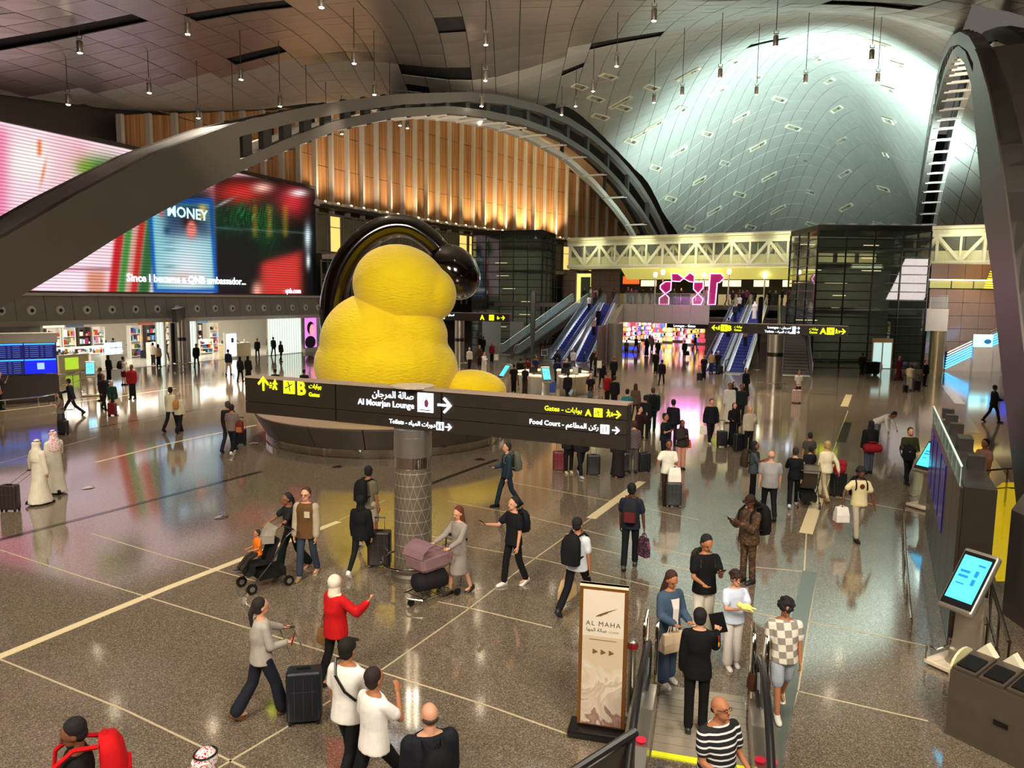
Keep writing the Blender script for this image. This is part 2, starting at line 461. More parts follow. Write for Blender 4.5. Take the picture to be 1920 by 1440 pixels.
for px, py, sx, sy in ((835, 48, 1, 2), (475, 105, 2, 1), (1165, 76, 3, 1), (803, 126, 3, 1), (783, 160, 1, 1), (1072, 125, 1, 1), (80, 68, 5, 1), (450, 10, 3, 1), (1437, 80, 2, 1), (1650, 12, 3, 1)):
 lo = None
 for Y in np.arange(24, 100, .5):
  p = at(px, py, Y)
  if p.z > zc(p.x, p.y)[0]: lo = p; break
 if lo: SL.append((lo.x, lo.y, sx, sy))
random.seed(3)
for i in range(len(xs)-1):
 for j in range(len(ys)-1):
  x = xs[i]+CS/2; y = ys[j]+CS/2; z = (GZ[i, j]+GZ[i+1, j]+GZ[i, j+1]+GZ[i+1, j+1])/4
  if not keep(x, y, z): continue
  if any(abs(x-a)/CS <= sx/2 and abs(y-b)/CS <= sy/2 for a, b, sx, sy in SL): continue
  cells.append((x*x+y*y, i, j))
cells.sort()
def panel(mb, i, j, th=.05, org=None):
 c = [Vector((xs[i], ys[j], GZ[i, j])), Vector((xs[i+1], ys[j], GZ[i+1, j])), Vector((xs[i+1], ys[j+1], GZ[i+1, j+1])), Vector((xs[i], ys[j+1], GZ[i, j+1]))]
 c = clip(c)
 if c is None: return
 k = len(c)
 m = sum(c, Vector((0, 0, 0)))/k
 g = .022/CS*2
 c = [m+(p-m)*(1-g)+Vector((0, 0, random.uniform(-.012, .012))) for p in c]
 v = c+[p+Vector((0, 0, th)) for p in c]
 if org is not None: v = [p-org for p in v]
 mb.add(v, [tuple(range(k))]+[(q, q+k, (q+1) % k+k, (q+1) % k) for q in range(k)])
root = MB()
back = MB()
for i in range(len(xs)-1):
 for j in range(len(ys)-1):
  x = xs[i]+CS/2; y = ys[j]+CS/2; z = (GZ[i, j]+GZ[i+1, j]+GZ[i, j+1]+GZ[i+1, j+1])/4
  if keep(x, y, z):
   c = clip([Vector((xs[a], ys[b], GZ[a, b])) for a, b in ((i, j), (i+1, j), (i+1, j+1), (i, j+1))])
   if c: back.add([p+Vector((0, 0, .22)) for p in c], [tuple(range(len(c)))])
ceil = struct(back.build('ceiling', M_DARK))
vis = []
rest = MB()
cnt = 0
for d, i, j in cells:
 x, y, z = xs[i]+CS/2, ys[j]+CS/2, GZ[i, j]
 v = Vector((x, y, z))-CAM
 cx, cy, cz = v.dot(_r), v.dot(_u), v.dot(_f)
 inview = cz > 0 and abs(cx/cz)*FPX < 985 and abs(cy/cz)*FPX < 745
 if inview and cnt < 300:
  mb = MB(); o_ = Vector((x, y, z)); panel(mb, i, j, org=o_)
  if not mb.v: continue
  o = mb.build('ceiling_panel', M_CEIL, ceil); o.location = o_; cnt += 1
 else: panel(rest, i, j)
rest.build('ceiling_panel', M_CEIL2, ceil, kind='stuff')
# side roof in front of the left wall and behind the camera so that the hall is closed
def roofpt(px, py, y0=24, y1=112):
 for Y in np.arange(y0, y1, .25):
  p = at(px, py, float(Y))
  if p.z > zc(p.x, p.y)[0]: return p
 return None
# ================================================================ left wall
WL = [Vector((-46, 8, 0)), Vector((-31, 45, 0)), Vector((-19, 73, 0)), Vector((-9, 92, 0)), Vector((3, 109, 0)), Vector((18, 123, 0)), Vector((40, 134, 0)), Vector((75, 134, 0))]
def wl(t):
 """point on the left wall line, t in metres along it"""
 for a, b in zip(WL, WL[1:]):
  L_ = (b-a).length
  if t <= L_: return a+(b-a)*(t/L_), (b-a).normalized()
  t -= L_
 return WL[-1].copy(), (WL[-1]-WL[-2]).normalized()
def wlpx(px, y0=0):
 """distance along the wall line at which it is seen at pixel column px"""
 best = None
 for k in range(0, 2200):
  t = k*.1; p, d = wl(t)
  v = Vector((p.x, p.y, 8))-CAM
  if v.dot(_f) <= 0: continue
  q = 960+FPX*v.dot(_r)/v.dot(_f)
  if best is None or abs(q-px) < best[0]: best = (abs(q-px), t)
 return best[1]
mb = MB()
for k in range(0, 60):
 a, _ = wl(k*2.4); b, _ = wl(k*2.4+2.4)
 mb.quad(a+Vector((0, 0, 5.4)), b+Vector((0, 0, 5.4)), b+Vector((0, 0, 34)), a+Vector((0, 0, 34)))
wall_left = struct(mb.build('wall_left', M_DSTEEL))
wall_left.location = Vector((-1.2, .5, 0))
struct(MB().quad((-20, 130, 0), (75, 130, 0), (75, 130, 34), (-20, 130, 34)).build('wall_far', mat('far_wall_dark', '#241f1c', .7)))
for nm, a, b in (('wall_back', (-46, -3), (70, -3)), ('wall_right', (70, -3), (75, 134)), ('wall_side', (-46, -3), (-46, 8))):
 o = MB().quad((a[0], a[1], 0), (b[0], b[1], 0), (b[0], b[1], 34), (a[0], a[1], 34)).build(nm, M_DSTEEL); struct(o)
# timber wall: bays of ribbed panels between grey fins, cut to the curve of the roof above
TOPC = [(215, 215), (340, 212), (500, 207), (640, 200), (760, 200), (830, 208), (890, 220), (967, 250), (1040, 290), (1107, 353), (1150, 405), (1178, 446)]
def topy(px):
 for a, b in zip(TOPC, TOPC[1:]):
  if px <= b[0]: return a[1]+(b[1]-a[1])*(px-a[0])/(b[0]-a[0])
 return 446
def proj(p):
 v = Vector(p)-CAM; z = v.dot(_f)
 return 960+FPX*v.dot(_r)/z, 720-FPX*v.dot(_u)/z
timber = struct(MB().box((0, 0, 0), (.01, .01, .01)).build('wall_timber', M_DARK))
timber.location = wl(wlpx(230))[0] + Vector((-.5, .2, 15))
t = wlpx(232); BAY = 2.35; ZB = 14.6
n_ = 0
fins = []
while t < 150:
 a, d = wl(t); b, _ = wl(t+BAY)
 n = Vector((d.y, -d.x, 0))
 pxa, _q = proj(a+Vector((0, 0, 16)))
 if pxa > 1176: break
 def top(p):
  px, _ = proj(p+Vector((0, 0, 16)))
  return zat(px, topy(px), p.y)
 za = max(ZB+.3, top(a)); zb_ = max(ZB+.3, top(b))
 rows = 6
 H0 = 3.3
 ins = .16
 aa = a+d*ins; bb = b-d*ins
 k = 0; z0 = ZB if pxa > 560 else ZB-2.5
 off = 0.0
 while z0 < max(za, zb_):
  z1 = z0+H0
  ta, tb = min(z1, za), min(z1, zb_)
  if z0 < min(za, zb_)+.5:
   ta = max(ta, z0+.02); tb = max(tb, z0+.02)
   pts = [aa+Vector((0, 0, z0+.03)), bb+Vector((0, 0, z0+.03)), bb+Vector((0, 0, tb-.03)), aa+Vector((0, 0, ta-.03))]
   m_ = MB(); org = timber.location
   m_.prism([p-org for p in pts], n*-1, 1, .08)
   fix(m_.build('timber_panel', M_WOOD, timber)); n_ += 1
  z0 = z1
 fin = MB(); org = timber.location
 fin.box(a+n*.22+Vector((0, 0, (ZB-1.2+za)/2))-org, (.26, .5, max(.3, za-ZB+1.2)), rot=(0, 0, math.atan2(d.y, d.x)))
 fin.build('wall_fin', M_STONEL, timber)
 gp = MB(); gp.box(a-n*.03+d*.28+Vector((0, 0, (ZB+za)/2))-org, (.32, .04, max(.2, za-ZB)), rot=(0, 0, math.atan2(d.y, d.x)))
 gp.build('shadow_gap', M_DARK, timber)
 t += BAY
# warm uplights in the sill at the foot of the timber wall
M_SILL = mat('sill_panel', '#c9c6be', .45)
M_GLOW = mat('uplight_lens', '#fff0c8', .4, emit='#ffd890', es=14)
t = wlpx(590); i = 0
while True:
 a, d = wl(t); px, _ = proj(a+Vector((0, 0, 15)))
 if px > 1060: break
 n = Vector((d.y, -d.x, 0))
 o = MB().box((0, 0, 0), (1.5, .5, .5)).build('sill_box', M_SILL); bevel(o, .04, 1)
 o.location = a+n*.9+Vector((0, 0, ZB-.45)); o.rotation_euler = (.5, 0, math.atan2(d.y, d.x))
 g = MB().lathe([(0, 0), (.09, 0), (.12, .03)], 10, (0.62, .1, .27)).build('lens', M_GLOW, o)
 tag(o, 'pale box uplight below the timber wall, %s from the video wall' % ordw(i), 'uplight', 'box uplights along the timber wall sill')
 if px > 760 and i % 2 == 0:
  area('wall_wash', a+n*1.5+Vector((0, 0, ZB-.1)), a+n*.1+Vector((0, 0, 23)), 1.2, 150 if px < 900 else 330, (1, .78, .44), spread=100)
 elif i % 2 == 0:
  area('wall_wash', a+n*2.0+Vector((0, 0, ZB-.1)), a+n*.1+Vector((0, 0, 23)), 1.2, 130, (1, .82, .6), spread=120)
 t += 1.95; i += 1
# ledge and clerestory storey below the timber
mb = MB()
k0 = wlpx(585); k1 = 150
t = k0
while t < k1-1.5:
 a, d = wl(t); b, _ = wl(min(k1, t+2.4)); n = Vector((d.y, -d.x, 0))
 mb.prism([a+Vector((0, 0, ZB-.9)), a+n*1.6+Vector((0, 0, ZB-.9)), b+n*1.6+Vector((0, 0, ZB-.9)), b+Vector((0, 0, ZB-.9))], (0, 0, 1), 1, .35)
 t += 2.4
struct(fix(mb.build('trim_90', M_DSTEEL)))
M_WARMWIN = mat('lit_office_window', '#e8c66a', .3, emit='#f0cc70', es=.9, scale=1.2, var=.5)
M_DIMWIN = mat('dim_office_window', '#4b4436', .15, emit='#6a5a3c', es=.12, scale=1.2, var=.5)
M_GLASSD = mat('dark_green_glass', '#1b211d', .06, .0, spec=1.0, coat=.6)
t = k0; i = 0
while t < k1-1:
 a, d = wl(t); n = Vector((d.y, -d.x, 0)); rz = math.atan2(d.y, d.x)
 px, _ = proj(a+Vector((0, 0, 10)))
 if a.x > 17: break
 wn = thing('clerestory_window', 'office window behind the yellow sculpture under the timber wall' if i % 2 else 'dim glazed bay under the timber wall', 'window', a+n*.5+Vector((0, 0, 9.5)), rz, 'glazed office bays under the timber wall')
 wn['label'] = 'office window under the timber wall, %s from the video wall' % ordw(i)
 MB().box((.9, 0, 1.95), (1.62, .05, 3.4)).build('pane', M_WARMWIN if random.random() < .3 else M_DIMWIN, wn)
 f = MB()
 for x in (.08, 1.72): f.box((x, -.05, 1.9), (.16, .16, 3.9))
 f.box((.9, -.05, .08), (1.5, .14, .16)); f.box((.9, -.05, 3.8), (1.5, .14, .16)); f.box((.9, -.05, 2.6), (1.5, .1, .07))
 f.build('window_frame', M_STONE, wn)
 t += 1.95; i += 1
# glazed gallery strip and lower wall behind the sculpture
mb = MB(); t = k0
while t < k1-1.5:
 a, d = wl(t); b, _ = wl(min(k1, t+2.4)); n = Vector((d.y, -d.x, 0))
 mb.prism([a+n*1.2+Vector((0, 0, 8.9)), a+n*2.6+Vector((0, 0, 8.9)), b+n*2.6+Vector((0, 0, 8.9)), b+n*1.2+Vector((0, 0, 8.9))], (0, 0, 1), 1, .45)
 t += 2.4
struct(fix(mb.build('trim_91', M_STONEL)))
t = k0; i = 0
while t < k1-20:
 a, d = wl(t); n = Vector((d.y, -d.x, 0)); rz = math.atan2(d.y, d.x)
 wn = thing('gallery_glazing', 'dark gallery glazing bay behind the sculpture, %s from the video wall' % ordw(i), 'window', a+n*1.0+Vector((0, 0, 4.6)), rz, 'dark gallery glazing bays')
 MB().box((1.1, 0, 2.1), (2.05, .05, 4.2)).build('pane', M_GLASSD, wn)
 f = MB()
 for x in (.05, 1.1): f.box((x, -.06, 2.1), (.09, .12, 4.3))
 f.box((1.1, -.06, 2.4), (2.05, .08, .07)); f.box((1.1, -.06, 4.1), (2.05, .1, .12))
 f.build('mullion', M_STONE, wn)
 t += 2.3; i += 1
# curved roof soffit between the far truss and the timber wall
LCH = [(700, 213), (760, 211), (840, 214), (905, 221), (973, 234), (1040, 258), (1107, 298), (1150, 330), (1190, 372), (1217, 410), (1240, 446)]
mb = MB()
pa = None
n_s = 14
rows_ = []
for k in range(29):
 s = k/28
 px = 700+s*540
 for a, b in zip(LCH, LCH[1:]):
  if px <= b[0]+1e-6: py = a[1]+(b[1]-a[1])*(px-a[0])/(b[0]-a[0]); break
 p0 = onplane(px, py+4, A1-A1N*2.6, A1N)
 px2 = 760+s*(1180-760)
 tt = wlpx(px2); q, _ = wl(tt)
 p1 = at(px2, topy(px2), q.y)
 rows_.append([p0.lerp(p1, u/8)+Vector((0, 0, .8*math.sin(math.pi*u/8))) for u in range(9)])
for a, b in zip(rows_, rows_[1:]):
 for u in range(8):
  c = [a[u], b[u], b[u+1], a[u+1]]; m_ = sum(c, Vector())/4
  mb.add([m_+(p-m_)*.975 for p in c], [(0, 1, 2, 3)])
  mb.add([p+Vector((0, 0, .1)) for p in c], [(0, 1, 2, 3)])
so = mb.build('ceiling_soffit', M_CEIL2); struct(so)
# ================================================================ arches
def interp(pts, x):
 for a, b in zip(pts, pts[1:]):
  if x <= b[0]: return a[1]+(b[1]-a[1])*(x-a[0])/(b[0]-a[0])
 return pts[-1][1]
def arch(name, label, top, bot, P, N, D, off, solid_to, step, mt, md, mrung, th=.55, chord_t=.62, chord_b=.5, inner=None):
 """box truss standing in a vertical plane; top and bottom are point lists of equal length on that plane"""
 r = thing(name, label, 'truss arch', (0, 0, 0))
 k = len(top)
 O = N*off
 def chord(pts, hgt, nm, sh=Vector(), m=mt, w_=th, up=1):
  rl = []
  for i, p in enumerate(pts):
   a = pts[max(0, i-1)]; b = pts[min(k-1, i+1)]
   t = (b-a).normalized(); q = t.cross(N).normalized()
   if q.z > 0: q = -q
   q = q*up
   a0 = p+sh
   rl.append([a0-N*w_/2, a0+N*w_/2, a0+N*w_/2+q*hgt, a0-N*w_/2+q*hgt])
  mb = MB().rings(rl)
  return fix(mb.build(nm, m, r))
 chord(top, chord_t, 'top_chord'); chord(bot, chord_b, 'bottom_chord', up=-1)
 chord(top, chord_t, 'top_chord', O, md); chord(bot, chord_b, 'bottom_chord', O, mrung, up=-1)
 # closed plate where the truss is solid
 si = [i for i in range(k) if solid_to(i)]
 for grp in ([si] if si else []):
  rl = []
  for i in grp:
   rl.append([top[i]-N*(th/2+.05), top[i]+O, bot[i]+O, bot[i]-N*(th/2+.05)])
  fix(MB().rings(rl).build('solid_leg', mt, r))
 n_ = 0
 for i in range(0, k, step):
  if solid_to(i): continue
  MB().bar(top[i], bot[i], .55, .35, up=N).build('post', md, r)
  MB().bar(bot[i], bot[i]+O, .22, .16).build('soffit_rung', mrung, r)
  if i % (2*step) == 0: MB().bar(top[i]+O, bot[i]+O, .3, .3, up=N).build('post', md, r)
 return r
T1 = [(-260, 560), (-120, 500), (0, 445), (133, 367), (200, 332), (290, 285), (433, 232), (540, 207), (633, 190), (740, 177), (873, 173), (940, 180), (1007, 197), (1060, 220), (1107, 250), (1150, 288), (1190, 333), (1217, 375), (1240, 420), (1262, 470)]
B1 = [(-260, 690), (-120, 640), (0, 568), (133, 490), (200, 448), (283, 400), (417, 333), (540, 277), (633, 243), (740, 220), (840, 214), (905, 221), (973, 234), (1040, 258), (1107, 298), (1150, 338), (1190, 386), (1217, 425), (1232, 455), (1262, 520)]
t1, b1 = [], []
for k in range(81):
 s = k/80; px = -260+s*1512
 # chord points share the station along the plane
 p = onplane(px, interp(T1, px), A1, A1N); t1.append(p)
 q = onplane(px, interp(B1, px), A1, A1N); b1.append(Vector((p.x, p.y, q.z)))
arch('truss_arch', 'long grey truss arch crossing the hall from the left over the screen', t1, b1, A1, -A1N, A1D, 2.6,
  lambda i: -260+i/80*1512 < 441, 2, M_ARCH, M_ARCHD, M_WHITE)
T2 = [(1716, 470), (1722, 400), (1731, 330), (1741, 265), (1752, 200), (1764, 140), (1778, 95), (1793, 66), (1810, 58), (1830, 66), (1851, 100), (1875, 170), (1895, 260), (1912, 360), (1930, 480), (1960, 700), (1990, 900)]
B2 = [(1716, 480), (1722, 425), (1731, 365), (1741, 310), (1752, 248), (1764, 195), (1778, 145), (1793, 112), (1806, 103), (1820, 116), (1838, 165), (1850, 260), (1866, 400), (1886, 520), (1905, 680), (1930, 860), (1960, 1100)]
# stations by depth so that both chords share a vertical
def on2(px, py): return onplane(px, py, A2, A2N)
def zcurve(pts):
 q = [on2(*p) for p in pts]
 q = [(v.y, v.z) for v in q if v.y > 2]
 q.sort(); return q
zt, zb = zcurve(T2), zcurve(B2)
t2, b2 = [], []
for k in range(71):
 y = 13.5+k/70*74
 xx = 3.39+.4968*y
 t2.append(Vector((xx, y, interp(zt, y)))); b2.append(Vector((xx, y, interp(zb, y))))
print('ARCH2', [(round(a[0], 1), round(a[1], 1)) for a in zt], [(round(a[0], 1), round(a[1], 1)) for a in zb])
arch('truss_arch', 'steep grey truss arch descending at the right edge of the hall', t2, b2, A2, A2N, A2D, 1.7,
  lambda i: 13.5+i/70*74 < 32, 2, M_ARCH, M_ARCHD, M_WHITE)
# roof soffit and timber wall right of the second arch
mb = MB()
for k in range(14):
 def q(k):
  s = k/14; y = 44+s*44
  a = Vector((3.39+.4968*y, y, interp(zb, y)))+A2N*1.7
  return [a.lerp(a+Vector((12, 6, -5-6*s)), u/5)+Vector((0, 0, 1.2*math.sin(math.pi*u/5))) for u in range(6)]
 A_, B_ = q(k), q(k+1)
 for u in range(5):
  c = [A_[u], B_[u], B_[u+1], A_[u+1]]; m_ = sum(c, Vector())/4
  mb.add([m_+(p-m_)*.975 for p in c], [(0, 1, 2, 3)])
struct(mb.build('ceiling_side_soffit', M_CEIL2))
wr = struct(MB().box((0, 0, 0), (.1, .1, .1)).build('wall_timber_right', M_DARK)); wr.location = (56, 80, 11)
for k in range(8):
 a = Vector((49.3+k*1.5, 78-k*.4, 11)); b = Vector((49.3+(k+1)*1.5, 78-(k+1)*.4, 11)); d = (b-a).normalized(); n = Vector((-d.y, d.x, 0))
 for z in (0, 3.3, 6.6):
  if z > 1+k*3: continue
  MB().prism([p-wr.location for p in (a+d*.12+Vector((0, 0, z)), b-d*.12+Vector((0, 0, z)), b-d*.12+Vector((0, 0, z+3.24)), a+d*.12+Vector((0, 0, z+3.24)))], n, 1, .08).build('timber_panel', M_WOOD, wr)
 MB().box(a+Vector((0, 0, min(5, 1.7+k*1.6)))-wr.location, (.24, .4, min(10, 3.4+k*3.2))).build('wall_fin', M_STONE, wr)
area('wall_wash', (51, 74, 11.5), (53, 77.5, 17), 2, 420, (1, .72, .34), spread=120)
# dark roof recess over the second arch
mb = MB()
for k in range(9):
 mb.bar(Vector((16+k*2.2, 20+k*2.6, 19-k*.1)), Vector((40+k*2.2, 22+k*2.6, 20)), .25, .5)
o = struct(mb.build('trim_92', M_ARCHD))
# ================================================================ LED wall
def paint(px, py):
 c = np.array([.95, .80, .84])
 def mixc(c, d, w_): return c*(1-w_)+np.array(d)*w_
 def g(x, y, sx, sy): return math.exp(-((px-x)/sx)**2-((py-y)/sy)**2)
 def box(x0, y0, x1, y1, s=3): 
  f = lambda v: 1/(1+math.exp(-max(-40, min(40, v))))
  return f((px-x0)/s)*f((x1-px)/s)*f((py-y0)/s)*f((y1-py)/s)
 c = mixc(c, (.98, .93, .90), g(60, 300, 60, 40))
 c = mixc(c, (.93, .45, .62), box(-60, 240, 14, 420, 6))
 c = mixc(c, (.95, .35, .12), box(71, 262, 77, 292, 1.2))
 c = mixc(c, (.85, .42, .22), g(82-(py-320)*.2, 325, 3, 25)*.8)
 c = mixc(c, (.88, .62, .66), box(95, 250, 140, 420, 10)*.6)
 c = mixc(c, (.88, .55, .60), g(150, 285, 20, 25)*.5)
 c = mixc(c, (.18, .42, .12), g(185, 318, 34, 26))
 c = mixc(c, (.42, .55, .12), g(160, 312, 18, 14)*.8)
 c = mixc(c, (.05, .12, .07), g(215, 330, 22, 26))
 c = mixc(c, (.97, .95, .98), g(238, 306, 4, 12))
 # under the arch
 c = mixc(c, (.98, .84, .90), box(20, 440, 165, 560, 8))
 c = mixc(c, (.92, .25, .25), box(20, 538, 60, 556, 4))
 c = mixc(c, (.80, .52, .42), box(163, 508, 198, 556, 3))
 c = mixc(c, (.45, .20, .28), box(110, 503, 208, 506, 1))
 for x0, x1, col in ((209, 226, (.72, .10, .12)), (226, 241, (.22, .50, .20)), (241, 250, (.78, .55, .50)), (250, 264, (.70, .14, .10)), (264, 286, (.16, .36, .18))):
  sh = (500-py)*.12
  c = mixc(c, col, box(x0+sh, 400, x1+sh, 560, 1.5))
 # dark dining room picture
 c = mixc(c, (.025, .045, .045), box(402, 330, 600, 570, 2))
 c = mixc(c, (.02, .10, .14), box(300, 350, 402, 400, 6))
 c = mixc(c, (.80, .14, .14), g(450, 362, 52, 24)); c = mixc(c, (.78, .16, .20), g(548, 378, 30, 30))
 c = mixc(c, (.98, .72, .66), g(492, 352, 18, 9)); c = mixc(c, (.95, .88, .88), g(560, 362, 16, 7))
 fol = (.5+.5*math.sin(px*.9+math.sin(py*.11)*3+math.sin(px*.23)*4)*math.sin(py*.13+px*.31))**2
 c = mixc(c, (.03, .30, .14), max(g(430, 410, 34, 34), g(500, 430, 34, 46))*(.35+.65*fol))
 c = mixc(c, (.08, .50, .22), g(470, 400, 34, 26)*fol)
 c = mixc(c, (.55, .70, .72), g(420, 390+(px-400)*-.5, 16, 3)*.8)
 c = mixc(c, (.35, .42, .42), box(400, 425+(px-400)*.06, 585, 428+(px-400)*.06, 1)*.7)
 for x in (478, 535, 505): c = mixc(c, (.85, .62, .16), box(x-4, 385, x+4, 445, 2)*.5)
 c = mixc(c, (.78, .20, .18), box(488, 492-(px-488)*.28, 566, 560, 4)); c = mixc(c, (.92, .62, .52), g(482, 545, 10, 16))
 c = mixc(c, (.85, .92, .95), g(577, 445, 6, 24)+g(578, 490, 4, 14))
 # magazine
 sl = (py-460)*.06
 c = mixc(c, (.02, .30, .66), box(282+sl, 374-(px-282)*.02, 404+sl, 549, 1))
 c = mixc(c, (.46, .72, .76), box(289+sl, 382, 397+sl, 541, 1))
 c = mixc(c, (.02, .10, .22), box(312+sl, 382, 397+sl, 445, 5)*.92)
 c = mixc(c, (.94, .76, .30), box(373, 384, 386, 412, 2)*.8)
 c = mixc(c, (.82, .86, .88), g(352, 520, 44, 78)*box(289+sl, 400, 397+sl, 541, 1.5)*1.0)
 c = mixc(c, (.05, .02, .02), min(1, 1.8*g(357, 415, 12, 13))); c = mixc(c, (.86, .46, .42), min(1, 2*g(359, 430, 8, 14))); c = mixc(c, (.55, .25, .24), box(352, 424, 365, 426, .8)); c = mixc(c, (.80, .62, .60), g(345, 520, 30, 10)*.6)
 c = mixc(c, (.04, .20, .34), g(313, 432, 6, 7)*.8); c = mixc(c, (.70, .30, .28), g(303, 400, 5, 8)*.8)
 for y in (455, 468, 500): c = mixc(c, (.20, .42, .50), g(318, y, 12, 3)*.5)
 return np.clip(c, 0, 1)
t_a, t_b = wlpx(-60), wlpx(585)
ZS0, ZS1 = 5.5, 15.4
nx, nz = 300, 96
vs, cols = [], []
for i in range(nx+1):
 tt = t_a+(t_b-t_a)*i/nx
 p, d = wl(tt); n = Vector((d.y, -d.x, 0))
 for j in range(nz+1):
  v = p+n*.5+Vector((0, 0, ZS0+(ZS1-ZS0)*j/nz)); vs.append(v)
  px, py = proj(v)
  q = paint(px, py)*(1.0 if j % 2 else .66)
  cols.append(tuple(q)+(1,))
fs = [(i*(nz+1)+j, (i+1)*(nz+1)+j, (i+1)*(nz+1)+j+1, i*(nz+1)+j+1) for i in range(nx) for j in range(nz)]
scr = thing('video_wall', 'huge curved video wall showing food and a magazine cover above the shops', 'screen', wl(t_a)[0])
mb = MB(); mb.v = [tuple(v-scr.location) for v in vs]; mb.f = fs; mb.mi = [0]*len(fs)
m, N, L, b = nodemat('video_wall_picture')
vc = N.new('ShaderNodeVertexColor'); vc.layer_name = 'pic'
b.inputs['Base Color'].default_value = (0, 0, 0, 1); b.inputs['Roughness'].default_value = .4
hs = N.new('ShaderNodeGamma'); hs.inputs[1].default_value = 2.1
L.new(vc.outputs[0], hs.inputs[0])
L.new(hs.outputs[0], b.inputs['Emission Color']); b.inputs['Emission Strength'].default_value = 1.15
so_ = mb.build('display', m, scr)
ca = so_.data.color_attributes.new('pic', 'FLOAT_COLOR', 'POINT'); ca.data.foreach_set('color', np.array(cols, dtype=np.float32).ravel())
fr = MB(); pr = None
for i in range(0, nx+1, 4):
 a, d = wl(t_a+(t_b-t_a)*i/nx); n = Vector((d.y, -d.x, 0)); a = a-scr.location
 if pr is not None:
  for z in (ZS0-.14, ZS1+.16): fr.bar(pr+Vector((0, 0, z)), a+n*.42+Vector((0, 0, z)), .4, .26)
 pr = a+n*.42
fr.bar(pr+Vector((0, 0, ZS0-.2)), pr+Vector((0, 0, ZS1+.25)), .12, .12)
fr.build('screen_frame', M_DSTEEL, scr)
M_TXW = mat('screen_lettering', '#eef8ff', .5, emit='#e8f4ff', es=1.8)
def walltext(s, px, py, size, m, nm='caption', parent=None, bold=.02):
 tt = wlpx(px); p, d = wl(tt); n = Vector((d.y, -d.x, 0))
 q = at(px, py, (p+n*.62).y); z = q.z
 M_ = Matrix(((d.x, -n.x, 0, p.x+n.x*.62), (d.y, -n.y, 0, p.y+n.y*.62), (0, 0, 1, z), (0, 0, 0, 1)))
 if parent is not None: M_ = Matrix.Translation(-parent.location) @ M_
 return textmesh(nm, s, size, m, parent, M_, bold=bold, ext=.01)
walltext('Since I became a QNB ambassador...', 223, 527, .78, M_TXW, parent=scr)
walltext('qnb.com', 524, 549, .62, M_TXW, parent=scr)
walltext('MONEY', 306, 404, 1.12, mat('magazine_title', '#bfe8f8', .5, emit='#bfe8f8', es=.9), 'magazine_title', scr)
# ================================================================ fascia band with nozzles
band = struct(MB().box((0, 0, 0), (.1, .1, .1)).build('wall_band', M_STONE)); b0 = wl(wlpx(60))[0]+Vector((-.8, .4, 4.4)); band.location = b0
t = wlpx(-120); te = wlpx(600)+18
M_NOZ = mat('nozzle_white', '#c8c2b8', .4)
i = 0
while t < te:
 a, d = wl(t); b, _ = wl(t+1.86); n = Vector((d.y, -d.x, 0)); g = d*.02
 MB().prism([p-b0 for p in (a+n*.9+g+Vector((0, 0, 3.62)), b+n*.9-g+Vector((0, 0, 3.62)), b+n*.7-g+Vector((0, 0, 5.2)), a+n*.7+g+Vector((0, 0, 5.2)))], n*-1, 1, .08).build('fascia_panel', M_STONE, band)
 MB().prism([p-b0 for p in (a+n*.86+Vector((0, 0, 3.6)), b+n*.86+Vector((0, 0, 3.6)), b+n*.5+Vector((0, 0, 3.3)), a+n*.5+Vector((0, 0, 3.3)))], (0, 0, 1), 1, .05).build('lower_lip', M_STONEL, band)
 z = MB(); c = a.lerp(b, .5)+n*.8+Vector((0, 0, 4.28)); rl = []
 nzl = MB()
 prf = [(.30, 0.0), (.27, .10), (.13, .14), (.12, .05)]
 for r_, h_ in prf:
  rl.append([c-b0+d*(r_*math.cos(q))+Vector((0, 0, r_*math.sin(q)))+n*h_ for q in [2*math.pi*j/16 for j in range(16)]])
 nzl.rings(rl, caps=False); nz_ = fix(nzl.build('nozzle', M_NOZ, band)); autosmooth(nz_)
 h = MB().rings([[c-b0+d*(.125*math.cos(q))+Vector((0, 0, .125*math.sin(q)))+n*e for q in [2*math.pi*j/12 for j in range(12)]] for e in (.06, .09)]); h.build('nozzle_hole', M_BLACK, nz_)
 t += 1.86; i += 1
mb = MB(); t = wlpx(-120)
while t < te:
 a, d = wl(t); b, _ = wl(t+1.86); n = Vector((d.y, -d.x, 0))
 mb.prism([a+n*.9+Vector((0, 0, 5.2)), b+n*.9+Vector((0, 0, 5.2)), b-n*.6+Vector((0, 0, 5.2)), a-n*.6+Vector((0, 0, 5.2))], (0, 0, 1), 1, .18)
 t += 1.86
struct(mb.build('trim_93', M_STONEL))
# ================================================================ left shops
M_SHOPW = mat('shop_white', '#e9e6dc', .5)
M_SLAT = mat('backlit_slat', '#e6f0e6', .5, emit='#e8f6ea', es=.55)
M_SHOPC = mat('shop_ceiling_light', '#fff8e6', .5, emit='#fff4e0', es=3.2)
M_COUNT = mat('pale_timber_counter', '#d8c49a', .5)
PAL = ['#b02a20', '#e8e4dc', '#2a5fae', '#d89a3a', '#3a3a3a', '#78b8d8', '#d8c8a8', '#8a2a50', '#f0f0f0', '#50703a', '#101010', '#c86a8a']
MP = [mat('goods_%d' % i, c, .4) for i, c in enumerate(PAL)]
tA, tB = wlpx(96), wlpx(602)
def WF(t, out, z):
 a, d = wl(t); n = Vector((d.y, -d.x, 0)); return a+n*out+Vector((0, 0, z))
def WZ(t):
 d = wl(t)[1]; return math.atan2(d.y, d.x)
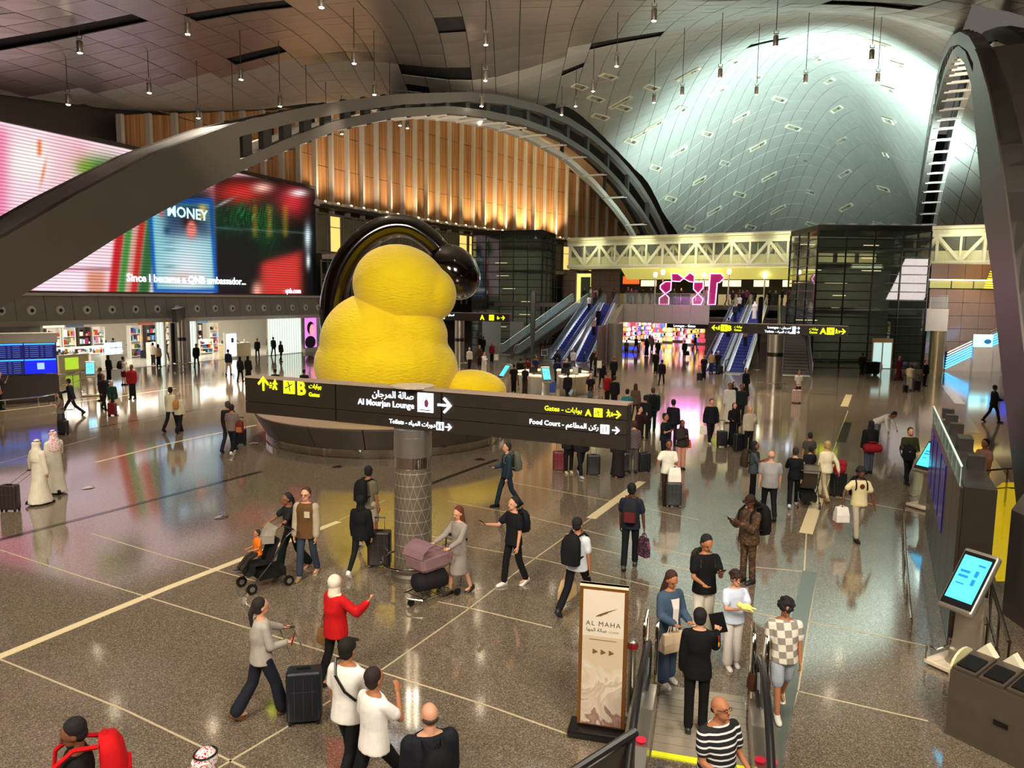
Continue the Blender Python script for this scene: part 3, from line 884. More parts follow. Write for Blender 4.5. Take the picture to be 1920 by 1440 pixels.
# shop room: ceiling, floor slab, back wall
def wbox(mb, t0, t1, o0, o1, z0, z1, nseg=None):
 n_ = nseg or max(1, int((t1-t0)/3)+1)
 for i in range(n_):
  a, b = t0+(t1-t0)*i/n_, t0+(t1-t0)*(i+1)/n_
  P_ = [WF(a, o0, z0), WF(b, o0, z0), WF(b, o1, z0), WF(a, o1, z0)]
  mb.prism(P_, (0, 0, 1), 1, z1-z0)
 return mb
for nm, a_, b_, o0, o1, z0, z1, m_ in (('wall_shop_back', tA-6, tB+10, -11, -10.8, 0, 3.6, M_SHOPW), ('ceiling_shop', tA-6, tB+10, -11, .5, 3.5, 3.6, M_SHOPW),
       ('floor_shop', tA-6, tB+10, -11, -.3, .0, .02, mat('shop_floor_pale', '#d6cfc0', .12))):
 struct(fix(wbox(MB(), a_, b_, o0, o1, z0, z1).build(nm, m_)))
struct(MB().prism([WF(wlpx(60), -11, 0), WF(wlpx(60), .3, 0), WF(wlpx(60)+.2, .3, 0), WF(wlpx(60)+.2, -11, 0)], (0, 0, 1), 1, 3.5).build('wall_shop_side', M_SHOPW))
t = tA+.2
while t < tB+4:
 for o_ in (-2, -5, -8):
  l = MB().box((0, 0, 0), (1.6, .5, .05)).build('shop_light_panel', M_SHOPC); l.location = WF(t, o_, 3.46); l.rotation_euler = (0, 0, WZ(t))
  tag(l, 'bright ceiling panel in the left shops, %s from the left, %s row' % (ordw(round((t-tA-.2)/3.2)), {-2: 'front', -5: 'middle', -8: 'back'}[o_]), 'ceiling light', 'ceiling light panels of the left shops')
 t += 3.2
for px in (150, 230, 300, 400, 470, 540):
 t = wlpx(px); area('shop_light', WF(t, -4, 3.3), WF(t, -4, 0), 4, 120, (1, .97, .9))
# slatted white screens, pier, door and portrait poster
def slats(p0, p1, lab):
 a, b = wlpx(p0), wlpx(p1)
 r = thing('slatted_screen', lab, 'screen wall', WF(a, .2, 0), WZ(a))
 n_ = int((b-a)/.32)
 MB().box(((b-a)/2, .12, 1.75), (b-a, .05, 3.45)).build('backing', M_SHOPW, r)
 for i in range(n_): MB().box((.16+i*.32, 0, 1.75), (.17, .12, 3.4)).build('slat', M_SLAT, r)
slats(285, 303, 'white backlit slatted screen left of the dark shop door')
slats(341, 364, 'white backlit slatted screen right of the leftmost sign pillar')
slats(497, 560, 'wide white backlit slatted screen beside the pink portrait poster')
t = wlpx(308); o = MB().box((.9, 0, 1.6), (1.5, .1, 3.2)).build('shop_door', M_BLACK); o.location = WF(t, .25, 0); o.rotation_euler = (0, 0, WZ(t))
tag(o, 'tall black door between the two left shops', 'door')
t = wlpx(563); r = thing('portrait_poster', 'backlit portrait poster of a dark haired face on pink', 'poster', WF(t, .3, .0), WZ(t))
MB().box((.95, .05, .16), (1.9, .3, .32)).build('poster_plinth', M_STONEL, r)
MB().box((.95, .05, 1.85), (1.9, .08, 3.0)).build('poster_frame', M_DSTEEL, r)
pm = mat('poster_pink', '#c070c0', .5, emit='#d07ad0', es=1.0); MB().box((.95, 0, 1.85), (1.75, .04, 2.85)).build('poster_sheet', pm, r)
MB().ell((1.15, -.03, 2.1), (.42, .02, .58), 14, 8).build('face', mat('poster_face', '#e8788a', .5, emit='#f08a98', es=1.1), r)
MB().ell((.95, -.025, 2.3), (.55, .012, .62), 14, 8).build('hair', mat('poster_hair', '#1a0c14', .5), r)
MB().ell((.85, -.028, .95), (.8, .015, .6), 14, 8).build('shoulder', mat('poster_shoulder', '#201428', .5), r)
# pillar between shops
t = wlpx(330); o = struct(MB().box((0, 0, 1.75), (1.3, .8, 3.5)).build('trim_94', M_STONEL)); o.location = WF(t, .1, 0); o.rotation_euler = (0, 0, WZ(t))
# shelves and counters with goods
random.seed(11)
def shelf(loc, rz, wd, hgt, lab, body=M_SHOPW, levels=4, dens=1.0):
 r = thing('display_shelf', lab, 'shelf', loc, rz)
 f = MB(); f.box((0, .22, hgt/2), (wd, .05, hgt))
 for x in (-wd/2, wd/2): f.box((x, 0, hgt/2), (.05, .45, hgt))
 f.build('shelf_case', body, r)
 k = MB(); k.v = []
 g = MB()
 for l in range(levels):
  z = .15+l*(hgt-.2)/levels
  MB().box((0, 0, z), (wd-.06, .42, .04)).build('shelf_board', body, r)
  x = -wd/2+.1
  while x < wd/2-.12:
   w_ = random.uniform(.08, .3); h_ = random.uniform(.12, (hgt-.2)/levels-.1)
   if random.random() < dens:
    g.cur = random.randrange(len(MP)); g.box((x+w_/2, -.02, z+.02+h_/2), (w_, .3, h_))
   x += w_+.02
 o = g.build('goods', MP, r); o['kind'] = 'stuff'
 return r
names = ['tall white shelf of boxed goods at the back of the far left shop', 'shelf of mixed coloured goods near the far left shop entrance']
descr = ['nearest the blue flight board', 'behind the standing shopper', 'behind the timber counter', 'with red and white packs', 'in the middle of the left shop', 'behind the bending assistant', 'left of the dark door', 'second row by the dark door',
   'left in the second shop', 'behind the backlit totem', 'in the middle of the second shop', 'behind the group in black', 'right in the second shop', 'at the far end of the second shop']
i = 0
for px in (114, 140, 168, 196, 224, 252, 280, 306, 372, 400, 428, 456, 484, 512):
 t = wlpx(px)
 shelf(WF(t, -7.5, .02), WZ(t), 1.0, 2.7, 'white shelf of goods %s' % descr[i], M_SHOPW if i % 3 else mat('shelf_dark', '#4a3f38', .5)); i += 1
for k, px in enumerate((130, 155, 205, 245, 270, 380, 402, 470)):
 t = wlpx(px); shelf(WF(t, -5.6, .02), WZ(t), 1.5, 1.35, 'low gondola of small goods in the %s left shop, %s from the left' % (('first', ordw(k)) if k < 5 else ('second', ordw(k-5))), levels=3)
for k, (px, c_, w_) in enumerate(((142, '#101014', 1.8), (178, '#c83028', 1.2), (215, '#e8e0c0', 2.4), (262, '#24405c', 1.4), (392, '#8a3020', 1.6), (445, '#e8b050', 2.2), (490, '#3c6c8c', 1.5))):
 t = wlpx(px); o = MB().box((0, 0, 0), (w_, .08, .55)).build('shop_header', mat('header_'+c_[1:], c_, .5, emit=c_, es=.5)); o.location = WF(t, -7.25, 3.05); o.rotation_euler = (0, 0, WZ(t)); tag(o, '%s header board over the shelves of the left shops' % ('black', 'red', 'wide cream', 'navy', 'rust', 'amber', 'steel blue')[k], 'sign')
cl = ['pale timber promotion counter with a yellow green picture', 'low white sales table with boxes behind the counter', 'white sales table beside the lit display', 'round edged white sales desk near the dark door',
  'low white table in the second shop', 'pale stone sales desk behind the people in black', 'white perfume table at the right of the second shop']
for i, (px, o_, wd, hgt) in enumerate(((150, -1.5, 2.2, 1.15), (182, -3.2, 2, .95), (228, -2.6, 2.2, 1.0), (262, -3.8, 2, .95), (388, -4, 2.4, .9), (458, -1.3, 3.0, 1.15), (430, -5, 2, 1.0))):
 t = wlpx(px); r = thing('sales_counter', cl[i], 'counter', WF(t, o_, .02), WZ(t))
 body = M_COUNT if i in (0, 3, 5) else M_SHOPW
 bevel(MB().box((0, 0, hgt/2), (wd, .8, hgt)).build('counter_body', body, r), .03, 1)
 MB().box((0, 0, hgt+.03), (wd+.1, .9, .06)).build('counter_top', M_SHOPW, r)
 if i == 0:
  MB().box((-.2, -.42, .6), (.95, .04, .8)).build('picture', mat('picture_green', '#8cc030', .5, emit='#a8cc30', es=.8, scale=3, var=.6), r)
 g = MB()
 for k in range(14):
  g.cur = random.randrange(len(MP)); h_ = random.uniform(.1, .35); g.box((random.uniform(-wd/2+.1, wd/2-.1), random.uniform(-.3, .3), hgt+.06+h_/2), (.14, .1, h_))
 g.build('goods', MP, r)['kind'] = 'stuff'
t = wlpx(437); r = thing('lit_totem', 'bright white backlit advertising totem in the second shop', 'sign', WF(t, -.6, 0), WZ(t))
bevel(MB().box((0, 0, 1.1), (1.3, .3, 2.2)).build('totem_body', M_SHOPW, r), .04, 1)
MB().box((0, -.17, 1.15), (1.15, .03, 1.9)).build('totem_face', mat('totem_face', '#f4fbff', .5, emit='#eef8ff', es=1.6), r)
MB().box((0.1, -.19, 1.55), (.28, .02, .4)).build('totem_picture', mat('totem_blue', '#3c6a94', .5), r)
t = wlpx(232); r = thing('display_unit', 'lit glass display of small blue boxes in the left shop', 'display', WF(t, -1.6, 0), WZ(t))
MB().box((0, 0, .5), (1.6, .5, 1.0)).build('display_base', M_SHOPW, r)
for k in range(3):
 for j in range(2): MB().box((-.5+k*.5, -.05, 1.25+j*.42), (.42, .06, .36)).build('display_pane', mat('display_blue', '#b8d8f0', .4, emit='#c4e0f8', es=1.4), r)
# ================================================================ far end: mezzanine frame, local axes s along the front, t away
FO = Vector((6, 79, 0)); FA = -R(30); FS = Vector((math.cos(FA), math.sin(FA), 0)); FT = Vector((-FS.y, FS.x, 0))
def FP(s, t, z=0): return FO+FS*s+FT*t+Vector((0, 0, z))
def s_at(px, t=0):
 d = ray(px, 600); d2 = Vector((d.x, d.y)); o = FO+FT*t
 # o + FS*s = k*d2
 M_ = Matrix(((FS.x, -d2.x), (FS.y, -d2.y))); q = M_.inverted() @ Vector((-o.x, -o.y)); return q.x
ZM = 4.95
deck = MB()
def fslab(mb, s0, s1, t0, t1, z0, z1): return mb.prism([FP(s0, t0, z0), FP(s1, t0, z0), FP(s1, t1, z0), FP(s0, t1, z0)], (0, 0, 1), 1, z1-z0)
M_DECK = mat('mezzanine_floor', '#5c554c', .18)
sR = s_at(1330); 
M_SOF = mat('mezzanine_soffit', '#4a453e', .5)
dk = struct(fix(fslab(fslab(fslab(MB(), -12, sR, 0, 40, 4.5, ZM), sR, s_at(1500, 6), 5, 40, 4.5, ZM), s_at(1500, 6), s_at(1776), 0, 8, 4.5, ZM).build('floor_mezzanine', M_DECK)))
fas = struct(MB().box((0, 0, 0), (.1, .1, .1)).build('wall_fascia', M_SOF)); fas.location = FP(8, .4, 4.2)
def fpanels(s0, s1, t, z0, z1, wd=1.75, m_=M_STONEL):
 n_ = max(1, round((s1-s0)/wd)); st = (s1-s0)/n_
 for i in range(n_):
  MB().prism([p-fas.location for p in (FP(s0+i*st+.015, t, z0), FP(s0+(i+1)*st-.015, t, z0), FP(s0+(i+1)*st-.015, t, z1), FP(s0+i*st+.015, t, z1))], FT, 1, .08).build('fascia_panel', m_, fas)
fpanels(s_at(1162), sR, -.1, 3.1, 4.98)
fpanels(s_at(1728), s_at(1778), -.1, 3.1, 4.98)
# balustrade
M_GLASS = mat('clear_glass', '#b8c8c4', .05, 0, spec=.8, alpha=.22)
def balustrade(s0, s1, t, lab):
 r = thing('glass_balustrade', lab, 'railing', FP(s0, t, ZM), FA)
 L_ = s1-s0; n_ = max(1, round(L_/1.6))
 for i in range(n_):
  MB().box(((i+.5)*L_/n_, 0, .55), (L_/n_-.06, .02, .95)).build('glass_pane', M_GLASS, r)
  MB().box((i*L_/n_, 0, .52), (.04, .05, 1.05)).build('post', M_STEEL, r)
 MB().tube([(0, 0, 1.08), (L_, 0, 1.08)], .035, 8).build('handrail', M_STEEL, r)
 return r
balustrade(s_at(1168), sR, .15, 'glass balustrade on the mezzanine edge in front of the pink neon letters')
balustrade(s_at(1742), s_at(1776), .15, 'short glass balustrade on the mezzanine right of the big glass tower')
# ---- truss footbridge
r = thing('truss_footbridge', 'pale lit truss footbridge spanning the far end of the hall', 'bridge', FP(0, 5, 0), FA)
M_BR = mat('bridge_white_steel', '#d9d6b8', .5)
M_BRI = mat('bridge_interior', '#3c3a2c', .7); M_BRG = mat('bridge_glass', '#c8d4c8', .05, spec=.3, alpha=.07)
M_BGL = mat('bridge_light_line', '#f2e88a', .5, emit='#f4ea7a', es=2.6)
B0, B1_ = s_at(1062, 5), s_at(1880, 5)
ZB0, ZB1 = 8.85, 11.95
L_ = B1_-B0
for nm, z, h_, y, dd, m_ in (('roof_slab', ZB1+.12, .28, 2, 4.6, M_BR), ('roof_glazing', ZB1-.25, .34, -.15, .08, mat('bridge_pale_glass', '#bdbb98', .3)), ('floor_slab', ZB0, .2, 2, 4.2, M_BR),
       ('top_chord', ZB1-.55, .28, 0, .28, M_BR), ('bottom_chord', ZB0+.22, .22, 0, .28, M_BR), ('parapet', ZB0+.75, .9, .22, .05, mat('bridge_parapet', '#c8c690', .5)),
       ('back_wall', 10.3, 2.6, 4.2, .1, M_BRI)):
 MB().box(((B0+B1_)/2, y, z), (L_, dd, h_)).build(nm, m_, r)
MB().box(((B0+B1_)/2, -.02, ZB1-.32), (L_, .06, .06)).build('light_line', M_BGL, r)
MB().box(((B0+B1_)/2, .5, ZB0+.16), (L_, .12, .06)).build('light_line', M_BGL, r)
bay = 3.6; x = B0+.3
k = 0
while x < B1_:
 for yy, nm, hw in ((0, 'truss_post', .24), (3.6, 'rear_truss_post', .17)):
  MB().box((x, yy, (ZB0+ZB1-.5)/2), (hw, hw, ZB1-ZB0-.6)).build(nm, M_BR, r)
  if x+bay/2 < B1_:
   MB().box((x+bay/2, yy, (ZB0+ZB1-.5)/2), (hw*.7, hw, ZB1-ZB0-.6)).build(nm, M_BR, r)
   MB().bar((x, yy, ZB1-.6), (x+bay/2, yy, ZB0+.25), .27, .27, up=(0, 1, 0)).build('truss_diagonal', M_BR, r)
   MB().bar((x+bay/2, yy, ZB0+.25), (x+bay, yy, ZB1-.6), .27, .27, up=(0, 1, 0)).build('truss_diagonal', M_BR, r)
 x += bay; k += 1
nn = 26
for i in range(nn): MB().box((B0+(i+.5)*L_/nn, -.22, 10.35), (L_/nn-.05, .02, 3.0)).build('glass_pane', M_BRG, r)
# soffit apron under the bridge, yellow light put into its colour and emission
MB().prism([Vector((s_at(1163, 5), -.2, 8.7)), Vector((s_at(1506, 5), -.2, 8.7)), Vector((s_at(1503, 5), 1.2, 7.6)), Vector((s_at(1166, 5), 1.2, 7.6))], (0, 1, .4), 1, .1).build('soffit_apron', mat('bridge_apron', '#d8d070', .5, emit='#e8de70', es=.38), r)
for px in (1110, 1200, 1290, 1380, 1470, 1800):
 s_ = s_at(px, 5); area('bridge_light', FP(s_, 3.6, 11.2), FP(s_, 5.4, 9.4), 2.5, 42, (1, .95, .62), spread=170)
area('bridge_apron_light', FP(s_at(1300, 5), 4.2, 6.9), FP(s_at(1300, 5), 5.4, 9), 3, 120, (1, .95, .5), spread=160)
# ---- glass towers
M_TGL = mat('tower_glass', '#28302a', .04, 0, spec=1.0, coat=1.0, alpha=.38)
M_TFR = mat('tower_frame', '#15130f', .4, .3)
M_TIN = mat('tower_interior', '#6c6e58', .7)
M_TLT = mat('tower_light_strip', '#fff2c8', .5, emit='#ffe9b0', es=2.0)
def tower(name, lab, loc, rz, wd, dp, hgt, nc, nr, nside):
 r = thing(name, lab, 'glass tower', loc, rz)
 rh = hgt/nr
 def facade(P0, P1, n_, nin):
  P0 = Vector(P0); P1 = Vector(P1); d = (P1-P0)/n_; dn = d.normalized()
  nrm = Vector((dn.y, -dn.x, 0))
  for i in range(n_):
   for j in range(nr):
    c = P0+d*(i+.5)+Vector((0, 0, (j+.5)*rh))+nrm*random.uniform(0, .012)
    MB().box(c, (d.length-.05, .03, rh-.06), rot=(random.uniform(-.003, .003), 0, math.atan2(dn.y, dn.x)+random.uniform(-.003, .003))).build('glass_pane', M_TGL, r)
  f = MB()
  for i in range(n_+1): f.box(P0+d*i+nrm*.03+Vector((0, 0, hgt/2)), (.09, .12, hgt), rot=(0, 0, math.atan2(dn.y, dn.x)))
  for j in range(nr+1): f.box((P0+P1)/2+nrm*.05+Vector((0, 0, j*rh)), ((P1-P0).length, .10, .075), rot=(0, 0, math.atan2(dn.y, dn.x)))
  f.build('mullion_grid', M_TFR, r)
 facade((0, 0, 0), (wd, 0, 0), nc, 1)
 facade((wd, 0, 0), (wd, dp, 0), nside, 1)
 facade((0, dp, 0), (0, 0, 0), nside, 1)
 bevel(MB().box((wd/2, dp/2, hgt+.2), (wd+.1, dp+.1, .5)).build('roof_cap', M_TFR, r), .05, 1)
 for z in (3.9, 7.7, hgt-1.9): area('tower_light', r.matrix_basis @ Vector((wd/2, 1.2, z)), r.matrix_basis @ Vector((wd/2, dp, z-1.5)), 2.5, 85, (.95, 1, .82), spread=170)
 MB().box((wd/2, dp-.3, hgt/2), (wd-.4, .2, hgt-.3)).build('rear_wall', M_TIN, r)
 for j, z in enumerate((4.6, 8.4, hgt-1.4)):
  MB().box((wd/2, dp/2+.3, z), (wd-.3, dp-1.4, .3)).build('landing', M_TIN, r)
 return r
hR = 5.45+(566.5-436)/1385*61.3
TWR = tower('glass_lift_tower', 'large dark green glass lift tower right of the far escalators', Vector((at(1522, 660, 61).x, 61, 0)), 0, at(1729, 660, 61).x-at(1522, 660, 61).x, 6, hR, 4, 16, 3)
wdR = at(1729, 660, 61).x-at(1522, 660, 61).x
random.seed(5)
g = MB()
for j in range(9):
 for i in range(3):
  if random.random() < .55: g.box((1.3+i*2.6+random.uniform(-.3, .3), 4.8, 1.6+j*1.1), (random.uniform(1, 2), .05, .05))
g.build('interior_light_strips', M_TLT, TWR)['kind'] = 'stuff'
for i in range(3): MB().box((2.6+i*1.9, 4.9, 9.3), (1.5, .06, .8)).build('lit_opening', mat('tower_opening', '#a8a26c', .5, emit='#b8b070', es=.5), TWR)
# lift doors
for x in (3.2+.75*0, 4.2+.8, ):
 pass
MB().box((5.75, -.08, 1.25), (1.7, .1, 2.5)).build('door_surround', mat('lift_surround', '#8a6a4a', .4), TWR)
for x in (5.35, 6.15): MB().box((x, -.15, 1.1), (.68, .04, 2.1)).build('lift_door', mat('lift_door_lit', '#b8d4d0', .3, emit='#b8dcd8', es=.6), TWR)
for i in range(5):
 o = MB().lathe([(0, 0), (.35, 0), (.42, .12), (.1, .16)], 16).build('roof_uplight', M_STONEL, None, True); o.location = Vector((TWR.location.x+1.2+i*1.75, 61.7, hR+.46))
 tag(o, 'round uplight on the lift tower roof, %s from the left' % ordw(i), 'uplight', 'round uplights on the lift tower roof')
hL = 12.4
PL = Vector((at(885, 640, 84.5).x, 84.5, 0)); PC = Vector((at(1014, 640, 82).x, 82, 0))
TWL = tower('glass_lift_tower', 'dark glass lift tower behind the yellow sculpture reflecting the video wall', PL, math.atan2(PC.y-PL.y, PC.x-PL.x), (PC-PL).length, 5.5, hL, 5, 15, 3)
MB().box((2.4, -.1, 1.4), (2.2, .1, 2.8)).build('lift_door', mat('lift_door_pale', '#9aa09a', .3, .5), TWL)
MB().box((5.4, -.1, 1.4), (1.6, .1, 2.8)).build('lift_door', mat('lift_door_pale', '#9aa09a', .3, .5), TWL)
g = MB()
for j in range(6): g.box((random.uniform(1.5, 6), 4.5, 2+j*1.5), (1.5, .05, .05))
g.build('interior_light_strips', M_TLT, TWL)['kind'] = 'stuff'
# reflected glow of the video wall is mirrored by the tower panes themselves
# ---- escalators and stairs
M_BLUE = mat('escalator_blue_step', '#27306e', .35, .3, emit='#1c2f9a', es=.10)
M_STEP = mat('stair_tread', '#57504a', .5)
M_BALU = mat('escalator_glass', '#9fb4b4', .06, 0, spec=.8, alpha=.30)
M_RAILB = mat('handrail_rubber', '#1c1a1a', .35)
M_RAILL = mat('lit_skirt', '#c8d0f0', .4, emit='#c8d4ff', es=.5)
def escalator(lab, b, tp, wd=1.0, group=None, steps=None, blue=True, run=None):
 d = Vector((tp.x-b.x, tp.y-b.y, 0)); L_ = d.length; rz = math.atan2(d.y, d.x)-math.pi/2
 r = thing('escalator' if blue else 'staircase', lab, 'escalator' if blue else 'stairs', b, rz)
 rise = tp.z-b.z; n_ = steps or int(rise/.2)
 a, e = (1.2, L_-1.2) if blue else (0, L_)
 for i in range(n_):
  y = a+(e-a)*i/n_; z = rise*(i+1)/n_
  MB().box((0, y+(e-a)/n_/2, z-rise/n_/2-.12), (wd, (e-a)/n_*1.02, rise/n_+.24)).build('step', M_BLUE if blue else M_STEP, r)
 for s_ in (-1, 1):
  x = s_*(wd/2+.16)
  pr = [Vector((x, -.3, .05)), Vector((x, a, .05)), Vector((x, e, rise+.05)), Vector((x, L_+.3, rise+.05)), Vector((x, L_+.3, rise-.75)), Vector((x, e+.2, rise-.75)), Vector((x, a+.6, -.02)), Vector((x, -.3, -.02))]
  MB().prism([p-Vector((.12*1, 0, 0)) for p in pr], (1, 0, 0), 1, .24).build('balustrade_base', M_STEEL if blue else M_DSTEEL, r)
  gp = [Vector((x, -.5, .1)), Vector((x, a, .1)), Vector((x, e, rise+.1)), Vector((x, L_+.4, rise+.1)), Vector((x, L_+.4, rise+.9)), Vector((x, e, rise+.95)), Vector((x, a, .95)), Vector((x, -.4, .9))]
  MB().prism(gp, (1, 0, 0), 1, .015).build('balustrade_glass', M_BALU, r)
  MB().tube([(x, -.35, .15), (x, -.62, .35), (x, -.62, .75), (x, -.35, .98), (x, a, .98), (x, e, rise+.98), (x, L_+.3, rise+.98)], .05 if blue else .03, 6).build('handrail', M_RAILB if blue else M_STEEL, r)
  if blue: MB().bar((x-s_*.12, a, .12), (x-s_*.12, e, rise+.12), .05, .05).build('lit_skirt', M_RAILL, r)
 MB().box((0, -.35, .015), (wd, 1.3, .03)).build('comb_plate', M_STEEL, r)
 MB().box((0, L_+.5, rise-.06), (wd+.5, 1.4, .12)).build('landing_plate', M_STEEL, r)
 return r
def mz(px, t=-.2): return FP(s_at(px, t), t, ZM)
E1 = escalator('left escalator of the pair with blue steps beside the dark glass tower', gr(1036, 676), mz(1122, -.4))
E2 = escalator('right escalator of the pair with blue steps by the shiny metal wall', gr(1084, 680), mz(1146, -.4))
E3 = escalator('left escalator of the far right pair under the black sign', gr(1334, 698), FP(s_at(1393, 4.6), 4.6, ZM))
E4 = escalator('right escalator of the far right pair beside the silver column', gr(1378, 700), FP(s_at(1424, 4.6), 4.6, ZM))
ST = escalator('brown staircase between the silver column and the large glass tower', gr(1492, 702), FP(s_at(1482, 4.6), 4.6, ZM), 1.9, blue=False, steps=26)
ST2 = escalator('dark staircase with steel handrails rising beside the dark glass tower', gr(958, 664), FP(s_at(1085, .2), .2, ZM), 1.8, blue=False, steps=26)
# cheek walls: shiny panel right of the left pair
pA, pB = gr(1100, 684), mz(1165, -.3)
struct(fix(MB().prism([pA+Vector((.4, 0, 0)), Vector((pB.x, pB.y, 0)), Vector((pB.x, pB.y, 4.9)), Vector((pB.x-1.3, pB.y-2.2, 4.2))], (1, -.4, 0), 1, .2).build('wall_cheek', mat('cheek_satin_metal', '#a99d8c', .25, .7))))
struct(fix(MB().prism([gr(1118, 690), gr(1158, 668)+Vector((0, 0, 0)), gr(1158, 668)+Vector((0, 0, 3.3)), gr(1118, 690)+Vector((0, 0, 3.3))], (.2, -.1, 0), 1, .3).build('wall_stone_pier', M_BRICK)))
struct(MB().lathe([(.65, 0), (.65, 3.4)], 24).build('trim_95', M_STONE, None, True)).location = gr(1152, 682)
area('esc_light', FP(s_at(1100), -4, 8), FP(s_at(1100), -3, 2), 2, 160, (.8, .86, 1), spread=150)
area('esc_light', FP(s_at(1410), -4, 8), FP(s_at(1410), -3, 2), 2, 160, (.85, .9, 1), spread=150)
# ---- mezzanine back: brown stone walls, food hall
def upwall(px0, px1, t, z0, z1, m_, nm, rows=5, colw=1.4):
 s0, s1 = s_at(px0, t), s_at(px1, t)
 o = struct(MB().box((0, 0, 0), (.1, .1, .1)).build(nm, M_DARK)); o.location = FP((s0+s1)/2, t+.4, (z0+z1)/2)
 nc_ = max(1, round((s1-s0)/colw)); st = (s1-s0)/nc_; rh = (z1-z0)/rows
 for i in range(nc_):
  for j in range(rows):
   a = s0+i*st
   MB().prism([p-o.location for p in (FP(a+.012, t, z0+j*rh+.012), FP(a+st-.012, t, z0+j*rh+.012), FP(a+st-.012, t, z0+(j+1)*rh-.012), FP(a+.012, t, z0+(j+1)*rh-.012))], FT, 1, .1).build('stone_panel', m_, o)
 return o
upwall(1055, 1078, 8, ZM, 8.8, M_BRICK, 'wall_mezzanine_left', 6)
upwall(1106, 1160, 8, ZM, 8.8, M_BRICK, 'wall_mezzanine_mid', 6)
upwall(1504, 1548, 8, ZM, 8.8, M_BRICK, 'wall_mezzanine_right', 6)
s_ = s_at(1079, 8.5); r = thing('lit_doorway', 'yellow lit doorway in the brown stone wall above the left escalators', 'door', FP(s_, 8.6, ZM), FA)
MB().box((1.0, 0, 1.7), (2.0, .1, 3.4)).build('opening', mat('doorway_glow', '#d8c868', .5, emit='#e4d878', es=1.0), r)
MB().box((1.2, -.1, 1.5), (1.2, .08, 3.0)).build('door_leaf', mat('door_glass_dark', '#5d6a50', .2), r)
for x in (0.02, 2.0): MB().box((x, -.08, 1.75), (.12, .2, 3.5)).build('door_frame', M_WHITE, r)
struct(fix(MB().prism([FP(s_at(1160, 24), 24, ZM), FP(s_at(1560, 24), 24, ZM), FP(s_at(1560, 24), 24, 8.8), FP(s_at(1160, 24), 24, 8.8)], FT, 1, .3).build('wall_food_hall', mat('food_hall_dark', '#3a3028', .6))))
struct(fix(fslab(MB(), s_at(1160, 8), s_at(1560, 8), 8, 24, 8.75, 8.85).build('ceiling_food_hall', mat('food_hall_ceiling', '#6a6240', .6))))
M_MENU = mat('menu_board_lit', '#f0dc90', .5, emit='#f4e29a', es=1.8, scale=2, var=.3)
M_MENUR = mat('menu_board_orange', '#c0502a', .5, emit='#d8602a', es=1.0, scale=4, var=.8)
for i, (a, b, z, m_) in enumerate(((1166, 1196, 1.2, M_MENUR), (1200, 1228, 1.0, M_MENU), (1352, 1386, 1.0, M_MENU), (1410, 1438, 1.0, M_MENU), (1464, 1492, 1.0, M_MENU), (1300, 1330, 1.0, M_MENU))):
 s0, s1 = s_at(a, 20), s_at(b, 20)
 o = MB().box((0, 0, 0), (s1-s0, .15, .75 if i else 1.0)).build('menu_board', m_); o.location = FP((s0+s1)/2, 20, 7.5 if i else 7.9); o.rotation_euler = (0, 0, FA)
 tag(o, ['orange lit menu boards at the left of the food hall', 'pale menu board left of the neon letters', 'yellow menu board right of the neon letters', 'yellow menu board in the middle of the food hall', 'yellow menu board at the right of the food hall', 'yellow menu board behind the neon letters'][i], 'menu board')
 c = MB().box((0, 0, .6), (s1-s0+.2, .8, 1.2)).build('food_counter', M_COUNT); c.location = FP((s0+s1)/2, 19, ZM); c.rotation_euler = (0, 0, FA)
 tag(c, 'food counter below the %s' % o['label'].split(' at ')[0].split(' in ')[0].split(' left')[0].split(' behind')[0]+' %s' % ['far left', 'left of the neon', 'right of the neon', 'mid hall', 'right end', 'behind the neon'][i], 'counter')
area('food_light', FP(s_at(1300, 14), 14, 8.5), FP(s_at(1300, 14), 14, 5), 8, 260, (1, .93, .75), spread=160)
area('food_light', FP(s_at(1440, 14), 14, 8.5), FP(s_at(1440, 14), 14, 5), 8, 220, (1, .93, .75), spread=160)
M_GLOBE = mat('lamp_globe', '#ffffff', .4, emit='#fff6ee', es=9)
for px, py, w_ in ((1226, 516, 'left of the neon letters'), (1240, 511, 'at the left shoulder of the neon letters'), (1317, 517, 'inside the neon letters'), (1363, 510, 'just right of the neon letters'), (1430, 518, 'above the far escalators'), (1485, 511, 'by the brown staircase')):
 s_ = s_at(px, 5.5 if px > 1400 else 3); p = FP(s_, 5.5 if px > 1400 else 3, 0); z = zat(px, py, p.y)
 r = thing('lamp_post', 'white topped lamp post %s' % w_, 'lamp', (p.x, p.y, ZM))
 MB().lathe([(.16, 0), (.08, .1), (.08, z-ZM-.2)], 10).build('post', M_STEEL, r, True)
 MB().lathe([(.14, z-ZM-.2), (.2, z-ZM), (.18, z-ZM+.25), (.05, z-ZM+.3)], 12).build('lamp_head', M_GLOBE, r, True)
